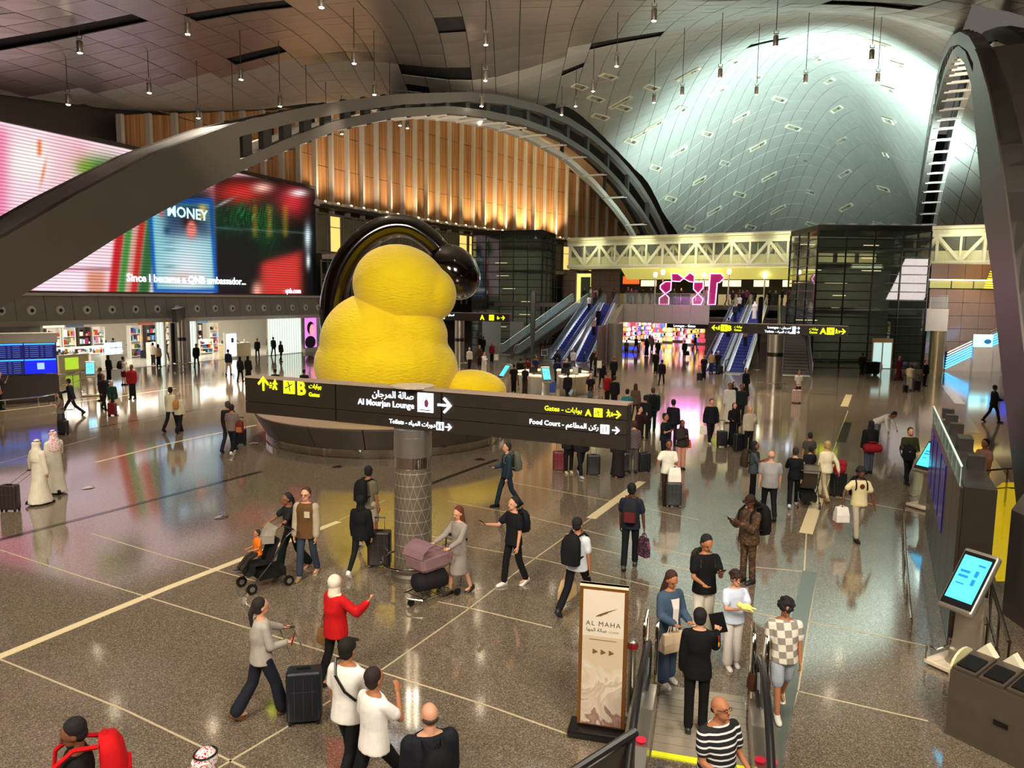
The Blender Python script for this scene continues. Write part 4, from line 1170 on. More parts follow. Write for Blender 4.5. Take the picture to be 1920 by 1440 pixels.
# ---- pink neon monument: outlines traced on an upright plane above the balustrade
M_NEON = mat('neon_tube', '#ffffff', .4, emit='#ff9cf0', es=5)
M_NEOF = mat('neon_face', '#8a0c48', .4, emit='#a00c60', es=.45)
NT = 1.6
def npt(x, y):
 p = FP(s_at(x, NT), NT, 0); return Vector((p.x, p.y, zat(x, y, p.y)))
shapes = [[(1256, 513), (1268, 513), (1279, 522), (1272, 528), (1257, 527)], [(1279, 522), (1290, 511), (1299, 517), (1299, 529), (1290, 528)],
   [(1236, 535), (1245, 528), (1256, 528), (1256, 544), (1246, 551), (1236, 541)], [(1246, 551), (1253, 558), (1253, 571), (1235, 571), (1235, 559)],
   [(1298, 529), (1316, 529), (1316, 540), (1307, 551), (1298, 542)], [(1307, 551), (1317, 561), (1313, 571), (1298, 571), (1297, 560)],
   [(1330, 513), (1348, 513), (1355, 521), (1346, 530), (1342, 530), (1340, 571), (1326, 571), (1328, 513)]]
o0 = npt(1296, 571)
r = thing('neon_monument', 'pink neon outlined angular letter shapes on the mezzanine edge', 'neon sign', (o0.x, o0.y, ZM))
for sh in shapes:
 P_ = [npt(*q)-r.location for q in sh]
 MB().prism(P_, FT, 1, .25).build('letter_face', M_NEOF, r)
 MB().tube([p-FT*.05 for p in P_], .045, 6, closed=True).build('neon_tube', M_NEON, r)
 for p in P_[-2:]: 
  if p.z < 1.4: MB().tube([Vector((p.x, p.y, 0))+FT*.12, p+FT*.12], .04, 6).build('support', M_BLACK, r)
a = npt(1296, 571)-r.location
for q in ((1262, 571), (1290, 571), (1306, 560)):
 p = npt(*q)-r.location; MB().tube([Vector((p.x, p.y, 0))+FT*.3, Vector((p.x, p.y, 2.6))+FT*.3], .03, 6).build('support', M_BLACK, r)
area('neon_glow', FP(s_at(1290), -.5, 6.5), FP(s_at(1290), -8, 0), 3, 260, (1, .2, .85), spread=170)
# ---- bright shop below the mezzanine
struct(fix(MB().prism([FP(s_at(1150, 30), 30, 0), FP(s_at(1560, 30), 30, 0), FP(s_at(1560, 30), 30, 4.5), FP(s_at(1150, 30), 30, 4.5)], FT, 1, .3).build('wall_far_shop', M_SHOPW)))
MP2 = [mat('bright_goods_%d' % i, c, .5, emit=c, es=e) for i, (c, e) in enumerate((('#e84a50', 1.3), ('#f8d0d0', 1.3), ('#ffe8e8', 1.5), ('#f0b048', 1.3), ('#d83a60', 1.2), ('#ffffff', 1.5), ('#4a70d8', 1.0), ('#f4e070', 1.3), ('#401818', .2), ('#f088a0', 1.3)))]  # shop brightness put into the goods as emission
dsc = ['nearest the stone pier', 'behind the white queue posts', 'with white and red boxes', 'beside the yellow stacks', 'with stacked yellow packs', 'left of the hanging sign', 'under the hanging sign', 'at the right by the escalator']
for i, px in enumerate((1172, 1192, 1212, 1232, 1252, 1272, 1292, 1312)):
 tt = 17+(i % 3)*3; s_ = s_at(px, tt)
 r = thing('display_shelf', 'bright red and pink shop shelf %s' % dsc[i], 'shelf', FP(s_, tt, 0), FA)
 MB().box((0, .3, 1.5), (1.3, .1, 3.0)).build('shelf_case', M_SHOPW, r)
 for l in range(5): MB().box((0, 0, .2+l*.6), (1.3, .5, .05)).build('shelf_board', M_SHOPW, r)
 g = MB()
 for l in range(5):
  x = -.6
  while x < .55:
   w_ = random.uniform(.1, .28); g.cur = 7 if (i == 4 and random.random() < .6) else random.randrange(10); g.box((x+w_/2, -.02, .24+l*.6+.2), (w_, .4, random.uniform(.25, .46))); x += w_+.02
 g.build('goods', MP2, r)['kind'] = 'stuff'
struct(fix(fslab(MB(), s_at(1150, 8), s_at(1560, 8), 6, 30, 3.6, 3.7).build('ceiling_far_shop', M_STONEL)))
area('far_shop_light', FP(s_at(1240, 14), 14, 3.5), FP(s_at(1240, 14), 14, 0), 8, 230, (1, .9, .9), spread=160)
r = thing('queue_board', 'black overhead board with white lettering at the far shop entrance', 'sign', FP(s_at(1248), .8, 2.65), FA)
MB().box((2.2, 0, .22), (4.6, .2, .44)).build('board', M_BLACK, r)
M_LETW = mat('sign_white_light', '#ffffff', .5, emit='#dceeff', es=3.0)
textmesh('lettering', 'Lounges - Gates', .34, M_LETW, r, T(.6, -.12, .12))
# white stone reception kiosk at shop front with blue light
r = thing('shop_counter', 'pale shop counter with blue light strip beside the stone pier', 'counter', FP(s_at(1162, 2), 2, 0), FA)
MB().box((1.1, 0, .5), (2.2, .8, 1.0)).build('counter_body', M_STONEL, r)
MB().box((1.1, -.42, .35), (2.0, .04, .3)).build('blue_panel', mat('blue_light_panel', '#2030f0', .5, emit='#2038ff', es=2.5), r)
MB().box((1.1, -.05, 1.05), (2.3, .95, .08)).build('counter_top', M_SHOPC, r)
# ---- right end: stone wall, window band, staircase with blue light
YR = 63.0
rw = struct(MB().box((0, 0, 0), (.1, .1, .1)).build('wall_stone_right', M_DARK)); rw.location = (38, YR+.3, 4)
x0 = at(1735, 640, YR).x; x1 = at(1925, 640, YR).x
M_PSTN = mat('polished_brown_stone', '#8a7468', .16, 0, scale=3, spec=.8)
z = 0; zi = 0
for zz, h_ in ((0, 1.1), (1.1, 1.1), (2.2, 1.1), (3.3, 1.1), (4.4, 1.1), (5.5, 1.15), (7.45, 1.3)):
 for i in range(6):
  w_ = (x1-x0)/6
  MB().box((x0+(i+.5)*w_-38, -.3, zz+h_/2-4), (w_-.03, .12, h_-.03)).build('stone_panel', M_PSTN if zz < 7 else M_BRICK, rw)
MB().box(((x0+x1)/2-38, -.2, 7.4-4), (x1-x0, .3, .1)).build('light_line', mat('window_light_line', '#fff0c0', .5, emit='#ffe9a8', es=3), rw)
for i in range(4):
 w_ = (x1-x0)/4.6; MB().box((x0+(i+.5)*w_-38, -.2, 7.0-4), (w_-.12, .08, .62)).build('lit_window', mat('stair_window', '#8a8a50', .3, emit='#a8a060', es=.5), rw)
MB().box(((x0+x1)/2-38, -.3, 6.67-4), (x1-x0, .3, .08)).build('sill', M_BLACK, rw)
struct(MB().lathe([(.58, 0), (.58, 3.15), (.6, 3.15), (.6, 3.2)], 28).build('trim_96', mat('column_gold_steel', '#b8a883', .3, .8, scale=40), None, True)).location = gr(1754, 694)
area('stone_wall_fill', (36, 55, 7.5), (38, 63, 3), 4, 420, (1, .88, .82), spread=150)  # added fill to brighten the stone wall, no lamp stands here
# blue lit stair balustrades
M_BLT = mat('blue_light_tube', '#58b8f0', .4, emit='#48b0f4', es=2.0)
yb = YR-3.2
r = thing('lit_staircase', 'staircase with rows of blue lit rails against the stone wall', 'stairs', (at(1772, 690, yb).x, yb, 0))
def lp(px, py): v = at(px, py, yb); return v-r.location
for (a, b, c, d_) in (((1772, 691), (1822, 667), (1776, 662), (1822, 640)), ((1857, 649), (1886, 637), (1857, 622), (1896, 605))):
 A_, B_, C_, D_ = lp(*a), lp(*b), lp(*c), lp(*d_)
 for k in range(7):
  u = k/6; MB().tube([A_.lerp(C_, u), B_.lerp(D_, u)], .06, 6).build('blue_rail', M_BLT if k < 5 else M_STEEL, r)
 MB().prism([Vector((A_.x, 0, 0)), Vector((B_.x, 0, 0)), B_, A_], (0, 1, 0), 1, .3).build('stair_side', M_STONEL, r)
 for k in range(10):
  u = (k+.5)/10; p = A_.lerp(B_, u); MB().box((p.x, 1.2, p.z/2), ((B_.x-A_.x)/10, 1.8, p.z)).build('step', M_STEP, r)
a, b = lp(1822, 650), lp(1857, 650)
MB().box(((a.x+b.x)/2, -.1, a.z/2), (b.x-a.x, .5, a.z)).build('landing_wall', M_STONEL, r)
c = lp(1840, 640); MB().box((c.x, -.2, c.z), (b.x-a.x, .12, .85)).build('cyan_display', mat('cyan_display', '#8fe4f4', .4, emit='#88e0f4', es=1.8), r)
MB().box((c.x, -.22, c.z+.5), (b.x-a.x, .14, .12)).build('display_trim', M_TLT, r)
MB().ell((c.x+.35, -.27, c.z), (.3, .02, .2), 8, 6).build('display_picture', mat('display_blue_shape', '#2878b8', .5), r)
r = thing('flight_board', 'small dark flight board with blue lines at the far right wall', 'sign', (at(1893, 660, 56).x, 56, 0))
zt_, zb_ = zat(1893, 631, 56), zat(1893, 668, 56)
MB().box((0, 0, zb_/2), (1.0, .3, zb_)).build('board_plinth', M_STONEL, r)
MB().box((0, 0, (zt_+zb_)/2), (1.05, .3, zt_-zb_)).build('board_case', M_BLACK, r)
for k in (.12, .5): MB().box((0, -.17, zt_-(zt_-zb_)*k), (.95, .02, .14)).build('blue_line', mat('blue_line', '#2848ff', .5, emit='#3050ff', es=3), r)
# yellow lit louvres beside the bridge end
r = thing('yellow_louvre', 'slanted stack of yellow lit louvres above the stone wall', 'lights', at(1860, 540, 61))
ML = mat('yellow_light_bar', '#ffd820', .5, emit='#ffcc10', es=3.2)
for k in range(17):
 y = 540-k*4.4; x0_ = 1846+k*1.7+(0 if k < 9 else (k-9)*.4); x1_ = min(1890, 1870+k*2.2) if k < 10 else 1888
 a, b = at(x0_, y, 61)-r.location, at(x1_, y, 61)-r.location
 MB().box((a+b)/2, (b.x-a.x, .2, .07)).build('light_bar', ML, r)
MB().box((1.6, .4, 1.7), (.2, .2, 4.2), rot=(0, .42, 0)).build('louvre_stringer', M_BLACK, r)
r = thing('glazed_end', 'faceted glass end of the footbridge beside the arch', 'glazing', at(1870, 500, 63))
for k, (q, m_) in enumerate((([(1860, 449), (1880, 440), (1882, 470), (1864, 474)], M_GLASS), ([(1862, 474), (1882, 470), (1878, 492), (1864, 500)], M_GLASS))):
 MB().prism([at(x, y, 63)-r.location for x, y in q], (0, 1, 0), 1, .05).build('glass_pane', mat('end_glass', '#8fa8ac', .1, .2), r)
# ================================================================ pendant spotlights
M_PCYL = mat('pendant_cylinder', '#8a8278', .35, .7)
M_PLENS = mat('pendant_lens', '#fff6e0', .4, emit='#ffeccb', es=55)
M_WIRE = mat('pendant_wire', '#2a2522', .6)
PEND = [(603, 15, 34), (352, 65, 38), (150, 100, 38), (664, 120, 42), (452, 150, 44), (280, 175, 44), (128, 197, 42), (372, 222, 48), (525, 200, 48), (438, 243, 50), (702, 178, 48), (575, 230, 54), (612, 248, 58),
  (731, 215, 54), (641, 252, 62), (750, 236, 60), (764, 241, 62), (911, 85, 42), (910, 152, 48), (903, 200, 54), (902, 228, 60), (1226, 40, 38), (1156, 125, 46), (1112, 172, 54), (1079, 200, 60), (1053, 216, 64),
  (1226, 193, 60), (1279, 179, 54), (1350, 147, 48), (1418, 178, 58), (1454, 88, 42), (1510, 156, 52), (1634, 113, 44), (1645, 155, 50)]
base = None
LSPOT = {}
for i, (px, py, Y) in enumerate(PEND):
 p = at(px, py, Y); top = float(zc(p.x, p.y)[0])
 zn = 'over the left side' if px < 500 else 'before the timber wall' if px < 800 else 'in the central line' if px < 950 else 'before the far vault'
 zk = [q for q in PEND if ('over the left side' if q[0] < 500 else 'before the timber wall' if q[0] < 800 else 'in the central line' if q[0] < 950 else 'before the far vault') == zn]
 zk.sort(key=(lambda q: q[1]) if 800 < px < 950 else (lambda q: q[0]))
 lab = 'silver pendant spotlight %s, %s from the %s' % (zn, ordw(zk.index(PEND[i])), 'top' if 800 < px < 950 else 'left')
 if base is None:
  base = thing('pendant_spotlight', lab, 'ceiling light', p, 0, 'pendant cylinder spotlights of the hall')
  MB().lathe([(.12, .02), (.14, .05), (.14, .55), (.1, .6), (.02, .62)], 12).build('lamp_cylinder', M_PCYL, base, True)
  MB().lathe([(0, 0), (.1, 0), (.12, .03)], 12).build('lamp_lens', M_PLENS, base)
  MB().box((0, 0, .68), (.26, .05, .04)).box((-.12, 0, .76), (.03, .03, .18)).box((.12, 0, .76), (.03, .03, .18)).build('yoke', M_PCYL, base)
  MB().tube([(0, 0, .85), (0, 0, 1.85)], .022, 4).build('wire', M_WIRE, base)
  r = base
 else: r = dup(base, p, label=lab)
 for c in r.children:
  if c.name.startswith('wire'): c.location = (0, 0, .85*(1-max(.3, top-p.z-.85))); c.scale = (1, 1, max(.3, top-p.z-.85))
 l = spot('pendant_lamp', p+Vector((0, 0, -.05)), (p.x*.9, p.y*.88, 0), 4600 if Y < 50 else 3800, NEUT if i % 2 else WARM, 62, .8, .12)
# ================================================================ recessed light slots of the vault
M_SLOT = mat('slot_frame', '#cdc6ae', .5)
M_SLOTD = mat('slot_recess', '#8f8a78', .5)
FIX = [(1125, 217, 0), (1227, 233, 1), (1182, 263, 0), (1272, 283, 1), (1117, 183, 0), (1163, 190, 1), (1140, 141, 0), (1221, 162, 0), (1277, 203, 0), (1325, 250, 0), (1290, 137, 1), (1346, 170, 1), (1376, 113, 0), (1419, 142, 0),
  (1461, 185, 0), (1388, 218, 1), (1556, 150, 1), (1535, 110, 1), (1487, 238, 0), (1570, 203, 1), (1669, 167, 0), (1667, 225, 0), (1579, 262, 1), (1662, 289, 0), (1420, 273, 1), (1504, 298, 0), (1358, 305, 0), (1310, 338, 1),
  (1386, 364, 0), (1441, 331, 1), (1516, 358, 0), (1585, 324, 1), (1658, 353, 0), (1338, 395, 1), (1293, 427, 0), (1407, 425, 0), (1458, 392, 1), (1587, 388, 1), (1525, 421, 0), (1652, 420, 0), (1228, 313, 0), (1257, 372, 0),
  (1168, 200, 0), (1200, 250, 1), (1688, 120, 0), (1648, 78, 0), (1086, 160, 0)]
fb = None
BN = lambda y: 'top' if y < 165 else 'upper' if y < 240 else 'middle' if y < 310 else 'lower' if y < 375 else 'bottom'
for px, py, k in FIX:
 p = roofpt(px, py, 50)
 if p is None: continue
 e = .4
 z0 = zc([p.x+e, p.x-e, p.x, p.x], [p.y, p.y, p.y+e, p.y-e])
 n = Vector((-(z0[0]-z0[1])/(2*e), -(z0[2]-z0[3])/(2*e), 1)).normalized()
 n = -n
 ax = Vector((1, 0, 0)) if k == 0 else Vector((.75, -.2, .9))
 ax = onplane(px+20, py+(6 if k == 0 else -11), p, n)-p
 ax = (ax-n*ax.dot(n)).normalized(); ay = n.cross(ax)
 zk = sorted(q[0] for q in FIX if BN(q[1]) == BN(py)); lab = 'pale recessed light slot in the %s rows of the vault, %s from the left' % (BN(py), ordw(zk.index(px)))
 if fb is None:
  fb = thing('recessed_light_slot', lab, 'ceiling light', (0, 0, 0), 0, 'recessed light slots of the far vault')
  f = MB()
  for y in (-.27, .27): f.box((0, y, .03), (2.1, .08, .1))
  for x in (-1.05, 1.05): f.box((x, 0, .04), (.22, .6, .12))
  f.build('slot_frame', M_SLOT, fb)
  MB().box((0, 0, .01), (2.0, .5, .03)).build('slot_recess', M_SLOTD, fb)
  MB().box((.35, 0, .07), (.12, .3, .1)).box((.62, 0, .07), (.12, .3, .1)).build('spot_heads', M_PCYL, fb)
  r = fb
 else: r = dup(fb, (0, 0, 0), label=lab)
 r.rotation_euler = Matrix((ax, ay, n)).transposed().to_euler(); r.location = p+n*.1
 sc_ = 1.0; r.scale = (sc_, sc_, sc_)
# ================================================================ plinth and sculpture
PC_ = Vector((-4.9, 29.0, 0))
pl = thing('round_plinth', 'large round bronze plinth with polished kick band under the yellow sculpture', 'plinth', PC_)
MB().lathe([(4.55, 0), (4.55, .05), (4.62, .05), (4.62, .30), (4.58, .30)], 72).build('kick_band', M_CHROME, pl, True)
for k in range(16):
 a0, a1 = 2*math.pi*k/16+.004, 2*math.pi*(k+1)/16-.004
 rl = []
 for j in range(6):
  a = a0+(a1-a0)*j/5
  rl.append([Vector((rr*math.cos(a), rr*math.sin(a), z)) for rr, z in ((4.62, .31), (5.02, 1.0), (5.02, 1.06), (4.4, 1.06), (4.4, .31))])
 fix(MB().rings(rl).build('side_panel', M_DSTEEL, pl))
MB().lathe([(0, 1.04), (4.95, 1.04), (4.95, 1.075), (0, 1.09)], 72).build('top_plate', mat('plinth_top', '#a08c7c', .35, .2), pl)
M_YEL = mat('yellow_fabric', '#f2cf0a', .8, scale=2.5, var=.06, bump=.6)
def yellow():
 m, N, L, b = nodemat('yellow_plush')
 tc = N.new('ShaderNodeTexCoord'); n1 = N.new('ShaderNodeTexNoise'); n1.inputs['Scale'].default_value = 1.6; n1.inputs['Detail'].default_value = 6
 mp = N.new('ShaderNodeMapping'); mp.inputs['Scale'].default_value = (1, 1, 3.2)
 n2 = N.new('ShaderNodeTexNoise'); n2.inputs['Scale'].default_value = 5; n2.inputs['Detail'].default_value = 5
 L.new(tc.outputs['Object'], n1.inputs[0]); L.new(tc.outputs['Object'], mp.inputs[0]); L.new(mp.outputs[0], n2.inputs[0])
 r = N.new('ShaderNodeValToRGB'); r.color_ramp.elements[0].color = rgb('#e8c000')+(1,); r.color_ramp.elements[1].color = rgb('#fbe012')+(1,)
 L.new(n1.outputs['Fac'], r.inputs[0]); L.new(r.outputs[0], b.inputs['Base Color']); b.inputs['Roughness'].default_value = .75; b.inputs['Specular IOR Level'].default_value = .25
 b.inputs['Sheen Weight'].default_value = .3
 bp = N.new('ShaderNodeBump'); bp.inputs['Strength'].default_value = .55; bp.inputs['Distance'].default_value = .12; L.new(n2.outputs['Fac'], bp.inputs['Height']); L.new(bp.outputs[0], b.inputs['Normal'])
 return m
M_YEL = yellow()
def remesh(mb, name, m, parent, vox, smooth=3, fac=.5):
 me = bpy.data.meshes.new(name); me.from_pydata(mb.v, [], mb.f); me.update()
 o = bpy.data.objects.new(name, me); C.objects.link(o)
 a = o.modifiers.new('r', 'REMESH'); a.mode = 'VOXEL'; a.voxel_size = vox
 if smooth: s_ = o.modifiers.new('s', 'SMOOTH'); s_.factor = fac; s_.iterations = smooth
 dg = bpy.context.evaluated_depsgraph_get()
 nm = bpy.data.meshes.new_from_object(o.evaluated_get(dg))
 o.modifiers.clear(); o.data = nm; bpy.data.meshes.remove(me); nm.name = name
 for x in (m if isinstance(m, (list, tuple)) else [m]): nm.materials.append(x)
 nm.polygons.foreach_set('use_smooth', [True]*len(nm.polygons))
 if parent is not None: o.parent = parent
 return o
# plain abstract soft form: stacked rounded cushions in yellow cloth
YB = 28.6
def yp(px, py, dy=0):
 q = at(px, py, YB+dy); return q-sc_root
sc_root = Vector((-4.4, YB, 1.08))
ys_ = thing('soft_sculpture', 'giant yellow abstract sculpture of stacked rounded cushions on the round plinth', 'sculpture', sc_root)
for nm, els in (('lower_cushion', [((722, 684), (2.7, 2.35, 1.85), 0), ((708, 648), (2.2, 2.1, 2.05), .2), ((762, 618), (1.65, 1.6, 1.25), .4), ((790, 690), (1.45, 1.6, 1.35), .5)]), ('upper_cushion', [((752, 540), (1.85, 1.8, 1.62), .35), ((808, 552), (.98, 1.2, 1.05), 0)]), ('pebble_cushion', [((890, 728), (1.25, 1.0, .72), .1)])):
 mb = MB()
 for (px, py), rr, tl_ in els: mb.ell(yp(px, py, -.2), rr, 30, 20, rot=(0, tl_, 0))
 remesh(mb, nm, M_YEL, ys_, .085, 7)
M_BLKG = mat('gloss_black_bronze', '#140a07', .12, .3, coat=.8, spec=.9)
ar = thing('dark_arch', 'tall glossy dark arch with a plain rounded end behind the yellow sculpture', 'sculpture', Vector((-5.5, YB+1.8, 1.08)))
def ap(px, py, dy=2.3): return at(px, py, YB+dy)-ar.location
pts = [ap(690, 740), ap(640, 660), ap(625, 590), ap(633, 530), ap(655, 482), ap(688, 446), ap(728, 426), ap(768, 426), ap(800, 444), ap(826, 470)]
sm = []
for i in range(len(pts)-1):
 p0 = pts[max(0, i-1)]; p1 = pts[i]; p2 = pts[i+1]; p3 = pts[min(len(pts)-1, i+2)]
 for k in range(6):
  u = k/6; sm.append(.5*((2*p1)+(p2-p0)*u+(2*p0-5*p1+4*p2-p3)*u*u+(3*p1-p0-3*p2+p3)*u**3))
sm.append(pts[-1])
MB().tube(sm, [.62-.2*(i/(len(sm)-1)) for i in range(len(sm))], 24).build('arch_tube', M_BLKG, ar, True)
MB().ell(ap(850, 510), (1.02, 1.05, 1.25), 28, 18, rot=(0, -.75, 0)).build('rounded_end', M_BLKG, ar, True)
# ================================================================ directional signs
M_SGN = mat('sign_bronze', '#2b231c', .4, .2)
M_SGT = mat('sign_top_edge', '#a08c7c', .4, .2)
M_YLT = mat('sign_yellow_light', '#f0ff20', .5, emit='#e6fa10', es=1.5)
M_WLT = mat('sign_white_light', '#ffffff', .5, emit='#e2f2ff', es=1.5)
M_INK = mat('sign_dark_ink', '#1c1814', .6)
def col_mat():
 m, N, L, b = nodemat('etched_column_steel')
 # triangle pattern of fine raised lines from object space
 tc = N.new('ShaderNodeTexCoord'); sp = N.new('ShaderNodeSeparateXYZ'); L.new(tc.outputs['Object'], sp.inputs[0])
 at_ = N.new('ShaderNodeMath'); at_.operation = 'ARCTAN2'; L.new(sp.outputs[1], at_.inputs[0]); L.new(sp.outputs[0], at_.inputs[1])
 def mth(op, a, b_=None, c_=None):
  q = N.new('ShaderNodeMath'); q.operation = op
  for i, v in enumerate((a, b_, c_)):
   if v is None: continue
   if isinstance(v, (int, float)): q.inputs[i].default_value = v
   else: L.new(v, q.inputs[i])
  return q.outputs[0]
 u = mth('MULTIPLY', at_.outputs[0], 12/(2*math.pi)); v = mth('MULTIPLY', sp.outputs[2], 1/.235)
 def line(x, wd):
  f = mth('FRACT', x); d = mth('ABSOLUTE', mth('SUBTRACT', f, .5)); return mth('GREATER_THAN', d, .5-wd)
 l1 = line(mth('ADD', u, mth('MULTIPLY', v, .5)), .03); l2 = line(mth('SUBTRACT', u, mth('MULTIPLY', v, .5)), .03); l3 = line(v, .035)
 s_ = mth('MAXIMUM', mth('MAXIMUM', l1, l2), l3)
 zz = mth('MULTIPLY', mth('LESS_THAN', sp.outputs[2], 2.15), mth('GREATER_THAN', sp.outputs[2], .28)); s_ = mth('MULTIPLY', s_, zz)
 mx = N.new('ShaderNodeMix'); mx.data_type = 'RGBA'; L.new(s_, mx.inputs[0]); mx.inputs[6].default_value = rgb('#8d8272')+(1,); mx.inputs[7].default_value = rgb('#cfc4ae')+(1,)
 L.new(mx.outputs[2], b.inputs['Base Color']); b.inputs['Metallic'].default_value = .75; b.inputs['Roughness'].default_value = .36
 return m
M_COL = col_mat()
def icon_arrow(r, x, z, s, m, ang=0, y=-.01):
 c, si = math.cos(ang), math.sin(ang)
 def q(a, b): return Vector((x+(a*c-b*si)*s, y, z+(a*si+b*c)*s))
 mb = MB()
 for poly in ([(-.5, -.07), (.3, -.07), (.3, .07), (-.5, .07)], [(.5, 0), (.4, .1), (.0, .5), (-.12, .40), (.28, 0)], [(.5, 0), (.28, 0), (-.12, -.40), (.0, -.5), (.4, -.1)]):
  mb.prism([q(*p) for p in poly], (0, -1, 0), 1, .012)
 fix(mb.build('arrow', m, r))
def icon_walk(r, x, z, s, m, y=-.01, flip=1):
 mb = MB(); Q = lambda a, b: Vector((x+a*s*flip, y, z+b*s))
 mb.ell(Q(.05, .42), (.09*s, .01, .09*s), 8, 5)
 for a, b, w_ in (((.02, .30), (0, -.02), .2), ((0, 0), (.2, -.45), .12), ((0, 0), (-.2, -.45), .12), ((.02, .25), (.26, .02), .09), ((.02, .25), (-.22, .04), .09)):
  mb.bar(Q(*a), Q(*b), w_*s, .012, up=(0, 1, 0))
 mb.ell(Q(-.45, .1), (.08*s, .01, .08*s), 8, 5); mb.bar(Q(-.58, -.12), Q(-.32, -.12), .14*s, .012, up=(0, 1, 0)); mb.bar(Q(-.6, -.3), Q(-.35, -.3), .06*s, .012, up=(0, 1, 0))
 mb.build('pictogram', m, r)
def icon_plane(r, x, z, s, m, y=-.01):
 ip_ = bevel(MB().box((x, y, z), (s, .014, s)).build('icon_plate', m, r), .003, 1)
 mb = MB(); Q = lambda a, b: Vector((x+a*s, y-.012, z+b*s))
 mb.bar(Q(-.3, -.12), Q(.32, .2), .07*s, .008, up=(0, 1, 0)); mb.bar(Q(.05, .08), Q(-.08, .34), .08*s, .008, up=(0, 1, 0)); mb.bar(Q(.05, .06), Q(.1, -.34), .08*s, .008, up=(0, 1, 0)); mb.bar(Q(-.3, -.12), Q(-.3, .06), .05*s, .008, up=(0, 1, 0))
 mb.build('icon_aircraft', M_INK, ip_)
AR_G = arab('\u0628\u0648\u0627\u0628\u0627\u062A'); AR_L = arab('\u0635\u0627\u0644\u0629 \u0627\u0644\u0645\u0631\u062C\u0627\u0646'); AR_W = arab('\u062F\u0648\u0631\u0627\u062A \u0627\u0644\u0645\u064A\u0627\u0647'); AR_F = arab('\u0631\u0643\u0646 \u0627\u0644\u0645\u0637\u0627\u0639\u0645')
def big_sign(lab, basep, rz, Lx, z0, z1, cx, crad, full=1, guard=True, mirror=False):
 """cx = distance of the column from the left end; full: 1 foreground lettering, 2 far reading"""
 r = thing('directional_sign', lab, 'sign', basep, rz)
 hh = z1-z0
 w3 = [0, Lx*.285, Lx*.575, Lx]
 for i in range(3):
  a, b = w3[i]-cx, w3[i+1]-cx
  if i == 0: a += .0
  rows = [(z0, z0+hh*.33), (z0+hh*.33, z1)] if i < 2 else [(z0, z0+hh*.34), (z0+hh*.34, z0+hh*.67), (z0+hh*.67, z1)]
  if full == 2: rows = [(z0, z1)]
  for q0, q1 in rows:
   MB().box(((a+b)/2, crad*.55+.03+.16, (q0+q1)/2), (b-a-.03, .30, q1-q0-.012)).build('sign_panel', M_SGN, r)
 y0 = crad*.55+.03
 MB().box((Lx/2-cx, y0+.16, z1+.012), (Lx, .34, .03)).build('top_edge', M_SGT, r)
 return r, y0
# foreground sign
a = at(475, 700, 15.75); b = at(1185, 768, 12.3)
basep = gr(765, 1086)
rz = math.atan2(b.y-a.y, b.x-a.x); Lx = math.hypot(b.x-a.x, b.y-a.y)
dirv = Vector((math.cos(rz), math.sin(rz), 0))
cx = (Vector((basep.x, basep.y, 0))-Vector((a.x, a.y, 0))).dot(dirv)
z1s = (zat(475, 698, 15.75)+zat(1185, 766, 12.3))/2; z0s = (zat(478, 763, 15.75)+zat(1185, 850, 12.3))/2
print('SIGN', rz, Lx, cx, z0s, z1s, a, b, basep)
SG, y0 = big_sign('long dark overhead sign on a patterned steel column in the foreground', basep, rz, Lx, z0s, z1s, cx, .0)
y0 = -.02+.0
def front(o): return o
YF = .03-.005+.0
hs_ = z1s-z0s
def sx(f): return f*Lx-cx
ztop = z0s+hs_*.66
YFc = .03+.16-.15-.012
_sn = Vector((-math.sin(rz), math.cos(rz), 0)); _sp = basep+_sn*YFc
def sl(px, py):
 p = onplane(px, py, _sp, _sn)-basep; return Vector((p.x*math.cos(rz)+p.y*math.sin(rz), 0, p.z))
def ftx(body, m, p0, p1, py, bold=.02):
 a_, b_ = sl(p0, py), sl(p1, py); c_ = sl((p0+p1)/2, py); return fittext('lettering', body, m, SG, a_.x, b_.x, c_.z, YFc, bold)
def pt(px, py): q = sl(px, py); return q.x, q.z
px_ = lambda px, py: sl(px, py)
q = sl(494, 719); icon_arrow(SG, q.x, q.z, .30, M_YLT, math.pi/2, YFc)
q = sl(515, 721); icon_walk(SG, q.x, q.z, .24, M_YLT, YFc)
q = sl(542, 725); icon_plane(SG, q.x, q.z, .29, M_YLT, YFc)
ftx('B', M_YLT, 558, 573, 728, .03)
ftx(AR_G, M_YLT, 579, 602, 725.5, .0); ftx('Gates', M_YLT, 579, 599, 740, .008)
ftx(AR_L, M_WLT, 698, 775, 742, .003); ftx('Al Mourjan Lounge', M_WLT, 671, 776, 758.5, .003)
q = sl(797.5, 755); X0, Z0 = q.x, q.z
MB().box((X0, YFc, Z0), (.33, .014, .36)).build('logo_plate', M_WLT, SG)
lg = MB(); lc = mat('logo_burgundy', '#6a2a48', .5)
lg.ell((X0+.03, YFc-.01, Z0-.01), (.045, .008, .08), 8, 6)
for k in range(5): lg.bar((X0-.0, YFc-.012, Z0+.06-k*.03), (X0-.10+.02*k, YFc-.012, Z0+.0-k*.022), .012, .006, up=(0, 1, 0))
lg.bar((X0, YFc-.012, Z0+.08), (X0+.13, YFc-.012, Z0+.14), .012, .006, up=(0, 1, 0)); lg.bar((X0-.01, YFc-.012, Z0+.07), (X0-.13, YFc-.012, Z0+.11), .01, .006, up=(0, 1, 0))
lg.box((X0, YFc-.012, Z0-.14), (.22, .006, .02))
lg.build('logo_mark', lc, SG)
q = sl(834, 760); icon_arrow(SG, q.x, q.z, .30, M_WLT, 0, YFc)
ftx('Toilets - '+AR_W, M_WLT, 730, 816, 794.5, .0)
q = sl(825, 799); MB().box((q.x, YFc, q.z), (.15, .014, .15)).build('icon_plate', M_WLT, SG)
